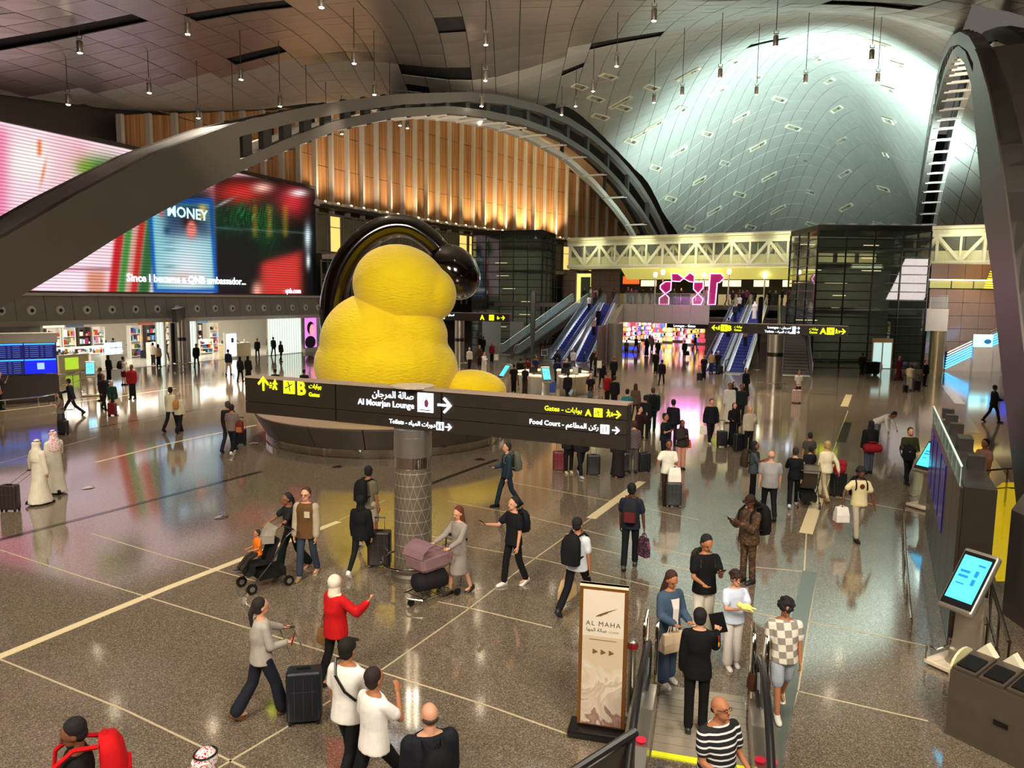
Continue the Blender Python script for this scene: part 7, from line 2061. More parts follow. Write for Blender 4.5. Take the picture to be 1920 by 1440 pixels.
p = P(692, 1020, 'tall young man in a khaki tee shirt with a black backpack beside the column', face=150, h=1.80, top=('short', '#6c6450'), bot=('shorts', '#b0a088'), hair=('short', '#0c0808'), sk='m', pose='step', L='down', Rr='down', shoe='#d8d0c8', turn=20)
backpack(p, 'black backpack with a white tag on the tall young man by the column', '#0e0d0f')
p = P(678, 1070, 'woman in a black hooded top and leggings with white trainers', face=172, h=1.68, sex='f', top=('jacket', '#0a0a0d'), bot=('tight', '#0c0c0f'), hair=('hood', '#0b0a0c'), sk='l', pose='stride', L='down', Rr='down', shoe='#d8d4cc')
suitcase(712, 1062, 'dark brown suitcase standing behind the patterned column', '#1c1412', 0, .70)
# trolley woman
p = P(860, 1112, 'woman with long auburn hair in a grey dress pushing a luggage trolley', face=-42, h=1.68, sex='f', top=('dress', '#8a8078'), bot=('none', '#000000'), hair=('long', '#5a2410'), sk='l', pose='step', L=(40, 12, 30, 0), Rr=(38, 10, 34, 8), nod=16, shoe='#2a1a14')
def trolley(loc, rz, label, load):
 r = thing('luggage_trolley', label, 'trolley', loc, R(rz))
 f = MB()
 for x in (-.26, .26): f.tube([(x, -.55, .16), (x, .35, .16), (x, .45, .55), (x, .5, 1.0)], .016, 6)
 f.tube([(-.26, .5, 1.0), (.26, .5, 1.0)], .02, 6); f.tube([(-.26, -.55, .16), (0, -.7, .16), (.26, -.55, .16)], .016, 6)
 for k in range(6): f.tube([(-.26, -.5+k*.16, .16), (.26, -.5+k*.16, .16)], .008, 5)
 f.build('frame', M_CHROME, r)
 b_ = MB()
 for x in (-.24, -.12, 0, .12, .24): b_.tube([(x, .47, .70), (x, .12, .66), (x, .10, .9)], .006, 4)
 for z in (.68, .78, .9): b_.tube([(-.24, .10, z), (.24, .10, z), (.24, .48, z+.04), (-.24, .48, z+.04)], .006, 4, closed=True)
 b_.build('basket', M_CHROME, r)
 for x, y in ((-.24, .3), (.24, .3), (0, -.6)): MB().tube([(x-.02, y, .07), (x+.02, y, .07)], .07, 10).build('wheel', M_BLACK, r)
 MB().tube([(-.28, .5, 1.02), (.28, .5, 1.02)], .026, 8).build('push_grip', M_BLACK, r)
 return r
tr = trolley(gr(818, 1118), -42, 'chrome luggage trolley pushed by the woman in the grey dress', None)
def duffel(loc, rz, label, col, L_=.62, r_=.17, acc=None, grp=None):
 r = thing('duffel_bag', label, 'bag', loc, R(rz), grp)
 mb = MB(); mb.rings([[Vector((x, r_*a*math.cos(q), r_+r_*a*math.sin(q)*.9)) for q in [2*math.pi*k/14 for k in range(14)]] for x, a in ((-L_/2, .6), (-L_/2+.04, .95), (-.1, 1.02), (.12, 1.0), (L_/2-.04, .95), (L_/2, .6))]); autosmooth(fix(mb.build('bag_body', cloth(col), r)), 60)
 for y in (-1, 1): MB().tube([(-.12, y*r_*.6, r_*1.75), (-.1, y*r_*.3, r_*2.3), (.1, y*r_*.3, r_*2.3), (.12, y*r_*.6, r_*1.75)], .012, 5).build('bag_handle', cloth(acc or col), r)
 return r
q_ = tr.matrix_basis
duffel(tr.location+Vector((-.10, -.15, .18)), 35, 'black duffel bag on the low deck of the chrome trolley', '#161316', .66, .19)
o = thing('carrycot', 'mauve and black carrycot lying on the chrome luggage trolley', 'carrycot', tr.location+Vector((-.12, .0, .56)), R(-42))
MB().rings([[Vector((x*a, y*b_, z_)) for x, y in ((-1, -.8), (-.8, -1), (.8, -1), (1, -.8), (1, .8), (.8, 1), (-.8, 1), (-1, .8))] for z_, a, b_ in ((0, .20, .30), (.06, .24, .36), (.26, .27, .42))], caps=True).build('cot_shell', cloth('#8c6c70'), o)
MB().rings([[Vector((x*.27, -.1-.32*math.cos(a), .26+.24*math.sin(a))) for x in (-1, 1)]+[Vector((x*.26, -.1-.31*math.cos(a), .25+.23*math.sin(a))) for x in (1, -1)] for a in (.1, .6, 1.1, 1.6)]).build('cot_hood', cloth('#241c20'), o)
o.children[0].data.materials[0] = cloth('#7a5c62')
p = P(962, 1097, 'young man in a black tee shirt looking left with a phone in his hand', face=-52, h=1.76, top=('short', '#100f11'), bot=('trousers', '#0d0c0f'), hair=('short', '#160d0a'), sk='l', pose='step', L=(40, 16, 62, 0), Rr='down', shoe='#dcd6cc')
backpack(p, 'black backpack on the young man in the black tee shirt', '#141416', .9); phone(p, 'L', 'phone held by the young man in the black tee shirt')
p = P(950, 951, 'man in a teal tracksuit walking left with a grey backpack', face=-72, h=1.78, top=('long', '#253640'), bot=('trousers', '#22303c'), hair=('short', '#1a0f0b'), sk='l', pose='walk', L='hold', Rr='down', shoe='#141416')
backpack(p, 'grey green backpack on the man in the teal tracksuit', '#55584c', 1.05); phone(p, 'L', 'phone held by the man in the teal tracksuit')
p = P(1080, 1142, 'bearded man in a white polo shirt with a black backpack walking away', face=150, h=1.80, top=('short', '#c8ccd0'), bot=('trousers', '#0c0c10'), hair=('short', '#0d0909'), sk='m', pose='stride', L='down', Rr='down', beard=1, turn=-15, shoe='#1c1a1c')
backpack(p, 'large black backpack on the man in the white polo shirt', '#0e0d0f', 1.1)
bag(p['R'], 'open paper shopping bag carried by the man in the white polo shirt', '#c8a878', .40, .36, .20, 60, .16, nm='paper_bag'); 
p = P(1180, 1064, 'man in a navy tee shirt with a striped backpack carrying a floral bag', face=165, h=1.80, top=('short', '#1c2230'), bot=('trousers', '#0c0c10'), hair=('short', '#080606'), sk='d', pose='step', L='bag', Rr='down', shoe='#3a3028')
backpack(p, 'dark backpack with red stripes on the man in the navy tee shirt', '#1a1c24', 1.0, '#5a1c1c')
bag(p['L'], 'dark floral bag carried by the man in the navy tee shirt', patterned('floral', 'noise', '#1c1420', '#7a3a5a', 14), .26, .40, .14, 120, .10, nm='floral_bag')
# man black tee group near the escalator
p = P(1316, 1205, 'man in a black tee shirt and white trousers looking at his phone', face=8, h=1.80, top=('short', '#0b0a0b'), bot=('wide', '#d8d0c0'), hair=('short', '#0e0a0a'), sk='m', pose='stand', L='hold', Rr='phone', nod=22, shoe='#d8d4cc', turn=10)
phone(p, 'R', 'phone held by the man in the black tee shirt and white trousers'); backpack(p, 'olive backpack worn by the man in the black tee shirt', '#2c2c22', .9)
p = P(1250, 1280, 'woman in a denim jacket and jeans with a beige handbag', face=25, h=1.68, sex='f', top=('open', '#3c4e62', '#dcd4cc'), bot=('wide', '#3e5068'), hair=('long', '#3a1a12'), sk='m', pose='wide', L='hold', Rr='hold', nod=24, shoe='#e0dcd4')
bag(p['tt']((-.12, -.26, .16)), 'beige and brown leather handbag of the woman in denim', '#c8b090', .38, .26, .14, 25, .16)
p = P(1371, 1250, 'child with glasses in a pale blue tee shirt holding a yellow soft toy', face=8, h=1.50, top=('short', '#c4ccdc'), bot=('wide', '#d0c8c0'), hair=('curly', '#2a160e'), sk='l', pose='wide', L='read', Rr='read', glasses=True, shoe='#dcd8d0')
t_ = thing('soft_toy', 'small pale yellow soft toy held by the child with glasses', 'toy', p['L'].lerp(p['R'], .5)+Vector((0, 0, .0)))
later(MB().ell((0, 0, .04), (.09, .06, .05), 10, 8).ell((-.09, 0, .07), (.045, .045, .045), 8, 6).cap((.05, 0, .03), (.14, -.02, .02), .02, .015, 6).cap((.03, -.03, .03), (.08, -.08, .01), .02, .015, 6), 'toy_body', cloth('#e8e07a'), t_, .012, 1)
p = P(1303, 1372, 'staff woman in a black uniform with a red and yellow shoulder patch and tablet', face=168, h=1.66, sex='f', top=('jacket', '#0b090b'), bot=('trousers', '#0a080a'), hair=('short', '#0c0808'), sk='l', pose='stand', Rr='down', L=(40, 14, 70, 0))
t_ = thing('tablet', 'black tablet held by the staff woman in uniform', 'tablet', p['L']+Vector((.02, .02, .05)), R(165)); bevel(MB().box((0, 0, 0), (.19, .012, .26), rot=(.2, .3, 0)).build('tablet_body', M_BLACK, t_), .004, 1)
for dz_, c_ in ((.06, '#8a1024'), (0, '#e8b020')):
 q = p['tt']((.218, .03, .36+dz_)); o = MB().prism([Vector((0, -.035, 0)), Vector((0, 0, -.03)), Vector((0, .035, 0)), Vector((0, .035, .05)), Vector((0, 0, .02)), Vector((0, -.035, .05))], (-1, 0, 0), 1, .012).build('shoulder_patch', cloth(c_), p['root']); o.location = (p['s']*-.245, p['s']*.02, p['s']*(1.26+dz_))
p = P(1462, 1334, 'boy with curly hair in a beige chequered tee shirt and grey shorts', face=-8, h=1.62, top=('short', patterned('chequered_cloth', 'check', '#d8d0c0', '#8c8478', 11)), bot=('shorts', '#9aa0a8'), hair=('curly', '#0c0807'), sk='m', pose='walk', L='down', Rr='down', nod=30, shoe='#d8d4c8', wide=1.1)
bag(p['L']+Vector((-.1, 0, 0)), 'brown leather bag behind the curly haired boy', '#4a2a18', .28, .24, .14, 10, .08)
p = P(1350, 1304, 'balding man in a black and white striped polo shirt riding the near escalator', 'h', 22, 1.72, top=('short', patterned('striped_polo', 'stripe', '#101012', '#d8d8d8', 5.2)), bot=('trousers', '#18181c'), hair=('bald', '#1a120e'), sk='m', pose='stand', z=-.19, glasses=True, nod=-12, wide=1.12, L='hold', Rr='hold', turn=14)
bag(p['L'], 'black cloth bag held by the striped shirt man', '#0e0a0c', .26, .22, .14, 40, .06)
# ================================================================ middle distance, right half
p = P(1250, 942, 'bearded man in a cream tee shirt walking forward with a white carrier bag', face=-6, h=1.78, top=('short', '#e0dac8'), bot=('trousers', '#2a1a14'), hair=('short', '#0c0808'), sk='b', pose='walk', L=(30, 24, 18, 0), Rr='hold', beard=1)
suitcase(1262, 950, 'dark grey hard suitcase beside the man in the cream tee shirt', '#2c2e32', -5, .62)
bag(gr(1262, 950)+Vector((0, -.02, 1.12)), 'white carrier bag with a gold emblem on top of the grey suitcase', '#e8e2d4', .34, .38, .14, 0, .06, nm='carrier_bag')
p = P(1276, 880, 'woman in a dark headscarf and pink trousers with an orange shoulder bag', face=12, h=1.64, sex='f', top=('jacket', '#2a2420'), bot=('wide', '#b8806c'), hair=('scarf', '#221c1a'), sk='b', pose='stand', L='cross', Rr='down')
bag(p['tt']((.24, .05, .2)), 'orange woven bag of the woman in pink trousers', '#a84820', .22, .26, .16, 0, .10)
p = P(1244, 872, 'man in dark blue with folded arms behind the cream shirted man', face=50, h=1.76, top=('short', '#12161f'), hair=('short', '#0c0808'), sk='m', pose='stand', L='cross', Rr='cross')
p = P(1222, 808, 'large man in a teal jacket with a black backpack seen from behind', face=172, h=1.84, top=('jacket', '#132430'), bot=('trousers', '#101c30'), hair=('short', '#3a2c22'), sk='l', pose='stand', wide=1.2)
backpack(p, 'black backpack on the large man in the teal jacket', '#0b0b0d', 1.1)
P(1260, 836, 'slim young man in black seen from behind beside the teal jacket man', face=150, h=1.78, top=('jacket', '#131216'), hair=('short', '#0a0808'), sk='l')
p = P(1331, 831, 'man in a dark suit carrying a white bag in each hand', face=0, h=1.78, top=('jacket', '#101016'), bot=('trousers', '#0f0f14'), hair=('short', '#2a2018'), sk='l', pose='walk', L='bag', Rr='bag', shoe='#c8c4bc')
bag(p['L'], 'white shopping bag in the left hand of the suited man', '#e0dacc', .26, .32, .10, 0, .06, nm='carrier_bag'); bag(p['R'], 'pale pink shopping bag in the right hand of the suited man', '#e0c8b8', .28, .34, .12, 0, .06, nm='carrier_bag')
P(1374, 836, 'woman in a long black gown and headscarf beside a black suitcase', face=-5, h=1.66, sex='f', top=('robe', '#08080a'), hair=('scarf', '#08080a'), sk='l', pose='stand', L='hold')
suitcase(1353, 838, 'slim black suitcase in front of the woman in the black gown', '#0c0c10', 0, .56)
p = P(1402, 850, 'bald man in a beige sweater and black trousers holding a phone', face=4, h=1.76, top=('long', '#a89c88'), bot=('trousers', '#0c0c10'), hair=('bald', '#8a6a50'), sk='l', pose='stand', L='down', Rr='phone')
suitcase(1385, 846, 'black suitcase beside the bald man in the beige sweater', '#141416', 20, .6)
p = P(1366, 792, 'man in white robe with a black waistcoat behind the black gown', face=-15, h=1.80, top=('robe', '#cfc8bc'), hair=('short', '#0c0808'), sk='b', pose='stand'); 
P(1388, 792, 'person in dark green standing behind the bald man in beige', face=-10, h=1.74, top=('jacket', '#1c221c'), hair=('short', '#1c100c'), sk='b')
P(1374, 778, 'woman in a black wrap with loose hair behind the white robed man', face=20, h=1.64, sex='f', top=('robe', '#0b0a0d'), hair=('long', '#140c0a'), sk='l', pose='step')
P(1397, 744, 'woman in a long black gown with a handbag in front of the right escalator', face=15, h=1.68, sex='f', top=('robe', '#0a090c'), hair=('long', '#120b0a'), sk='l', pose='step')
p = P(1410, 941, 'woman with a brown backpack and white striped black trousers using a phone', face=72, h=1.70, sex='f', top=('short', '#3a4248'), bot=('trousers', '#0e0e12'), hair=('long', '#080606'), sk='b', pose='stand', L='phone', Rr='phone')
backpack(p, 'brown backpack on the woman in striped trousers', '#2e2218', 1.05); phone(p, 'R', 'phone held by the woman in striped trousers')
P(1440, 972, 'bald heavy man in a grey tee shirt and black trousers walking away', face=170, h=1.80, top=('short', '#8c8888'), bot=('trousers', '#0a0a0e'), hair=('bald', '#7a6a5c'), sk='l', pose='walk2', wide=1.2, L='down', Rr='down')
P(1486, 950, 'woman with short hair in black walking away beside a stroller', face=160, h=1.66, sex='f', top=('long', '#0b0a0d'), bot=('trousers', '#0b0a0d'), hair=('short', '#2a1c14'), sk='l', pose='walk', L='down', Rr='push', shoe='#c8c4bc')
stroller(1513, 948, 'dark stroller loaded with bags beside the blonde woman', 165, '#3a3026')
P(1515, 922, 'child with dark hair in black between the stroller and the blonde woman', face=175, h=1.35, top=('short', '#15151c'), hair=('short', '#120c0a'), sk='m')
P(1514, 900, 'boy with dark hair partly hidden behind the child in black', face=175, h=1.50, top=('short', '#3c3c34'), hair=('short', '#160e0b'), sk='m')
p = P(1545, 938, 'blonde woman in cream top and beige trousers walking away', face=188, h=1.72, sex='f', top=('long', '#d8ccae'), bot=('tight', '#b0a080'), hair=('bun', '#b08a58'), sk='l', pose='walk', Rr='down', L=(-20, 24, 12, 0), shoe='#8a6a4c')
bag(p['tt']((.22, .02, .22)), 'olive shoulder bag of the blonde woman', '#8c8458', .16, .34, .10, 90, .12)
suitcase(1570, 930, 'black suitcase draped with a red coat beside the blonde woman', '#141618', 10, .62, hand=p['L'])
t_ = thing('folded_coat', 'bunched red coat lying on the black suitcase', 'coat', gr(1570, 930)+Vector((.02, 0, .68))); later(MB().ell((0, 0, .1), (.19, .15, .14), 12, 8).ell((.06, 0, .24), (.14, .12, .13), 10, 8).ell((-.1, -.05, -.05), (.08, .1, .16), 10, 8), 'coat_cloth', cloth('#8c1420'), t_, .02, 2)
p = P(1627, 888, 'woman in a black coat and jeans walking away with a red duffel bag', face=178, h=1.74, sex='f', top=('jacket', '#0a090b'), bot=('trousers', '#3a4450'), hair=('long', '#0a0808'), sk='l', pose='wide', L='down', Rr='down', shoe='#141416', wide=1.1)
duffel(p['tt']((0, .22, -.2)), 178, 'red duffel bag carried across the back of the woman in black', '#7c1014', .56, .15)
P(1643, 835, 'person in a white shirt bending down to reach the floor', face=35, h=1.76, top=('long', '#ccc8bc'), bot=('trousers', '#5a6468'), hair=('short', '#0c0a0a'), sk='b', pose='wide', bend=60, L=(2, 8, 4, 0), Rr=(12, 8, 4, 0), nod=20, shoe='#b8b4a8')
p = P(1700, 905, 'man in an olive jacket walking forward carrying a black backpack in front', face=-8, h=1.76, top=('jacket', '#2e3018'), bot=('trousers', '#101014'), hair=('short', '#3a2c22'), sk='l', pose='walk', L='hold', Rr='hold', beard=1)
t_ = dict(p); t_['back'] = p['chest']+Vector((-.12, -.02, -.2)); t_['face'] = 172; backpack(t_, 'black backpack carried in front of the man in the olive jacket', '#0b0b0e', 1.0)
p = P(1606, 1010, 'man in a cream printed tee shirt and beige trousers with a backpack', face=-6, h=1.74, top=('short', '#cfc090'), bot=('trousers', '#a89c88'), hair=('curly', '#0b0706'), sk='d', pose='walk', L='side', Rr=(8, 20, 12, 0), beard=1)
backpack(p, 'black backpack on the man in the cream printed tee shirt', '#101014')
bag(p['L'], 'bunched white plastic bag held by the man in the cream printed tee shirt', '#d8d0c4', .30, .34, .22, 0, .04, nm='plastic_bag')
MB().ell((0, -.142, 1.27), (.055, .008, .06), 10, 8).build('shirt_print', cloth('#5a2418'), p['root'])
P(1860, 792, 'man in a dark suit walking to the right on the empty floor', face=82, h=1.80, top=('jacket', '#0b0b0f'), bot=('trousers', '#0b0b0f'), hair=('short', '#0a0707'), sk='d', pose='walk', L='hold', Rr='hold')
p = P(1838, 940, 'man in a pink shirt standing behind the curved chrome rail', face=-68, h=1.78, top=('short', '#b88a78'), bot=('trousers', '#101014'), hair=('short', '#0c0909'), sk='m', pose='stand', L='hold', Rr='down')
suitcase(1812, 962, 'black cabin suitcase beside the man in the pink shirt', '#0e0e12', 20, .55)
P(1906, 727, 'woman with a ponytail and blue jeans at the far right edge', face=150, h=1.66, sex='f', top=('short', '#5a3020'), bot=('skirt', '#1c3040'), hair=('bun', '#b08850'), sk='l')
p = P(1400, 1092, 'man in a brown patterned outfit and black coat looking at a phone', face=-62, h=1.76, top=('jacket', patterned('brown_swirl', 'noise', '#3a2414', '#5e4426', 9)), bot=('trousers', patterned('brown_swirl', 'noise', '#3a2414', '#5e4426', 9)), hair=('cap', '#2c1a12'), sk='d', pose='stand', L='phone', Rr='phone', nod=20, wide=1.08)
phone(p, 'L', 'lit phone held by the man in the brown patterned outfit', True); backpack(p, 'black backpack on the man in the brown patterned outfit', '#0d0c0c', 1.25)
# behind the sign on the right
P(1066, 887, 'person in black trousers and pale shoes half hidden by the big sign', face=10, h=1.70, top=('jacket', '#141016'), bot=('trousers', '#0d0c10'), pose='stand', shoe='#b8a888')
P(1088, 893, 'person in black striding half hidden by the big sign', face=20, h=1.78, top=('jacket', '#101014'), bot=('trousers', '#0b0b12'), pose='walk', shoe='#a8a8a8')
suitcase(1048, 884, 'dark red suitcase seen under the big sign', '#5c1018', 0, .6); suitcase(1112, 892, 'black hard suitcase seen under the big sign', '#0f0f12', 0, .62)
P(1158, 893, 'person in a dark coat with brown shoes behind the right end of the big sign', face=0, h=1.68, top=('robe', '#1a1214'), pose='step', shoe='#8a5040', hair=('short', '#1a100c'))
suitcase(1172, 886, 'wide black suitcase below the right end of the big sign', '#14120f', 0, .6)
P(1186, 887, 'person in a grey plaid shirt at the right end of the big sign', face=170, h=1.70, top=('long', patterned('grey_plaid', 'check', '#4a3a3c', '#5c4a4c', 20)), bot=('trousers', '#4a4440'), hair=('short', '#3a2418'), sk='l')
suitcase(1208, 884, 'black rounded suitcase right of the plaid shirt', '#101012', 10, .56)
P(1196, 852, 'person in a dark red jacket holding a phone to the ear', face=60, h=1.76, top=('jacket', '#2c1216'), bot=('trousers', '#141214'), hair=('short', '#0c0808'), sk='l', L='down', Rr='face')
p = P(1174, 808, 'man in a teal tee shirt and black shorts seen from behind', face=175, h=1.80, top=('short', '#2c6a72'), bot=('trousers', '#101216'), hair=('short', '#0c0908'), sk='l', pose='step')
# ================================================================ left half
p = P(76, 945, 'man in a white robe and white headcloth pulling a brown suitcase', face=158, h=1.74, top=('robe', '#d6cbb6'), hair=('ghutra', '#d8cdb8'), sk='m', pose='step', L='down', Rr=(8, 34, 10, -10), wide=1.05)
suitcase(20, 958, 'dark brown suitcase pulled by the white robed man at the left', '#2c221e', 0, .62, hand=p['R'])
p = P(106, 924, 'man in a white robe and red checked headcloth beside the left robed man', face=-118, h=1.78, top=('robe', '#d6cbb6'), hair=('ghutra', 'ghutra_red'), sk='m', pose='step', L='hold', Rr='down', beard=1, nod=14)
p = P(116, 812, 'woman in a grey skirt looking at a phone beside a black suitcase', face=-62, h=1.64, sex='f', top=('short', '#7c6c60'), bot=('long_skirt', '#3c3a3c'), hair=('long', '#1a0f0c'), sk='l', L='phone', Rr='cross', nod=14)
phone(p, 'L', 'phone of the woman in the grey skirt'); suitcase(120, 815, 'black cabin suitcase in front of the woman in the grey skirt', '#120f10', 10, .50)
P(136, 778, 'man in a navy blazer striding towards the flight board', face=-80, h=1.78, top=('jacket', '#161624'), bot=('trousers', '#131626'), hair=('short', '#1c120e'), sk='m', pose='stride', L='push', Rr='back', lean=8)
p = P(212, 776, 'woman in a green jacket with a white tote walking with a red suitcase', face=60, h=1.66, sex='f', top=('jacket', '#12382c'), bot=('trousers', '#101216'), hair=('short', '#b0a898'), sk='l', pose='stride', shoe='#d8d4cc', L='down', Rr='down')
bag(p['tt']((.2, -.06, .12)), 'white canvas tote on the shoulder of the woman in green', '#d8ccb4', .32, .36, .10, 70, .18, nm='tote_bag')
suitcase(211, 779, 'red suitcase beside the woman in the green jacket', '#6a0e16', 0, .52)
P(196, 768, 'person in black beside the woman in the green jacket', face=60, h=1.74, top=('jacket', '#15131a'), hair=('short', '#0e0a0a'), sk='b', pose='walk')
P(190, 752, 'person with a dark backpack at the left touch screen kiosk', face=-60, h=1.72, top=('jacket', '#241a20'), hair=('short', '#0e0a0a'), sk='b')
P(249, 748, 'attendant in a red jacket with a grey waist band standing by the shop', face=5, h=1.80, top=('jacket', '#8c141c'), bot=('trousers', '#12100f'), hair=('short', '#0a0707'), sk='d', pose='wide')
p = P(233, 722, 'man in a white shirt and red shorts holding up a phone with a black backpack', face=150, h=1.72, top=('long', '#cfc4b4'), bot=('shorts', '#5a1218'), hair=('short', '#14100e'), sk='l', Rr='raise')
backpack(p, 'black backpack on the man with red shorts', '#101216')
P(205, 716, 'woman in black standing at the shop table', face=165, h=1.66, sex='f', top=('jacket', '#1c1a20'), hair=('long', '#140c0b'), sk='l')
P(322, 808, 'man in a cream jacket walking away beside a woman in a headscarf', face=168, h=1.82, top=('jacket', '#c4b898'), bot=('trousers', '#101014'), hair=('short', '#0e0a0a'), sk='m', pose='walk', turn=25, beard=1)
p = P(337, 811, 'woman in a pale coat and rose headscarf with a small tan backpack', face=172, h=1.66, sex='f', top=('jacket', '#c0b498'), bot=('wide', '#0e0e12'), hair=('scarf', '#a88a80'), sk='l', pose='walk2')
backpack(p, 'small tan backpack on the woman in the rose headscarf', '#a8743c', .75)
P(430, 846, 'man in a dark jacket and cap walking away in front of the plinth', face=175, h=1.82, top=('jacket', '#1c1512'), bot=('trousers', '#1a1a1e'), hair=('short', '#3a2c28'), sk='m', pose='walk')
p = P(437, 851, 'man in a grey brown tee shirt walking away with white trainers', face=178, h=1.78, top=('short', '#6c5c58'), bot=('trousers', '#0c0c14'), hair=('short', '#140f0f'), sk='m', pose='walk2', shoe='#d8d0c4')
t_ = dict(p); t_['back'] = p['tt']((-.3, .02, .08)); backpack(t_, 'red and brown backpack hanging beside the man in the grey brown tee shirt', '#5c1c18', .85, '#9a5a2c')
suitcase(452, 834, 'dark suitcase rolling beside the two men in front of the plinth', '#101014', 0, .55)
P(369, 688, 'man in black walking alone in front of the second shop', face=5, h=1.78, top=('jacket', '#0d0c0f'), hair=('short', '#0c0808'), sk='b', pose='step')
p = P(429, 703, 'man in a navy shirt and beige trousers walking towards the shop', face=180, h=1.78, top=('long', '#151c28'), bot=('trousers', '#b09880'), hair=('short', '#16100e'), sk='l', pose='step')
P(451, 716, 'left of two women in black gowns walking to the shop', face=175, h=1.64, sex='f', top=('jacket', '#131016'), bot=('trousers', '#0d0c10'), hair=('scarf', '#100d12'), sk='l', pose='step')
P(466, 716, 'right of two women in black gowns walking to the shop', face=178, h=1.68, sex='f', top=('robe', '#0b0a0d'), bot=('trousers', '#0d0c10'), hair=('scarf', '#0b0a0d'), sk='l', pose='step')
P(2, 768, 'man in dark clothes raising a hand at the left edge', face=120, h=1.78, top=('short', '#15161c'), bot=('trousers', '#101014'), hair=('short', '#0c0808'), sk='l', Rr='raise')
for a in ((288, 684, 'person in a white shirt with a backpack left of the dark shop door', 170, 'l', '#c8c0a8', '#2c2a28', 'm', 'pose'), (298, 688, 'woman in a tan top by the dark shop door', 175, 'l', '#b08a68', '#121014', 'f', ''), (313, 678, 'person in black in front of the dark shop door', 0, 'b', '#15121a', '#121014', 'm', ''),
   (322, 680, 'person in a pale shirt beside the leftmost sign pillar', 10, 'l', '#c8b8a8', '#a89888', 'm', ''), (127, 675, 'person in an olive dress at the left shop entrance', 60, 'l', '#4a4430', '#4a4430', 'f', ''), (196, 668, 'tall shopper in dark grey at the middle of the left shop', 175, 'l', '#3a4240', '#1c2020', 'm', ''),
   (214, 672, 'shopper in black between the sales tables', 170, 'm', '#16161a', '#121214', 'm', ''), (277, 664, 'shop assistant in black and white near the slatted screen', 10, 'l', '#1a1a1c', '#c0b090', 'm', ''),
   (483, 671, 'attendant in a black suit left of the stone sales desk', 5, 'm', '#101014', '#0d0d10', 'm', ''), (505, 664, 'person in dark clothes right of the stone sales desk', 175, 'm', '#1c2424', '#101014', 'm', ''), (513, 667, 'person in black with a bag right of the stone sales desk', 170, 'm', '#121014', '#0d0d10', 'm', ''), (527, 678, 'woman in black with a long coat in front of the white slatted wall', 60, 'l', '#0f0d10', '#0d0d10', 'f', '')):
 P(a[0], a[1], a[2], face=a[3], h=1.72, sex=a[7], sk=a[4], top=('jacket', a[5]), bot=('trousers', a[6]), hair=('long' if a[7] == 'f' else 'short', '#0e0a09'), pose='step' if a[0] % 2 else 'stand')
P(256, 668, 'shop assistant bending over a table in black', face=-80, h=1.74, top=('long', '#16181a'), bot=('trousers', '#0f0f12'), bend=48, L='low', Rr='low')
suitcase(269, 672, 'black suitcase beside the bending shop assistant', '#0e0e10', 0, .62)
# heads seen just over the foreground sign
for px, py, lab in ((516, 691, 'dark haired person seen just over the left end of the big sign'), (570, 692, 'dark haired person over the big sign in front of the pink poster'), (602, 695, 'dark haired person over the big sign left of the sculpture')):
 P(px, py, lab, 'h', 175, 1.72, top=('jacket', '#1a1618'), hair=('short', '#0c0808'))
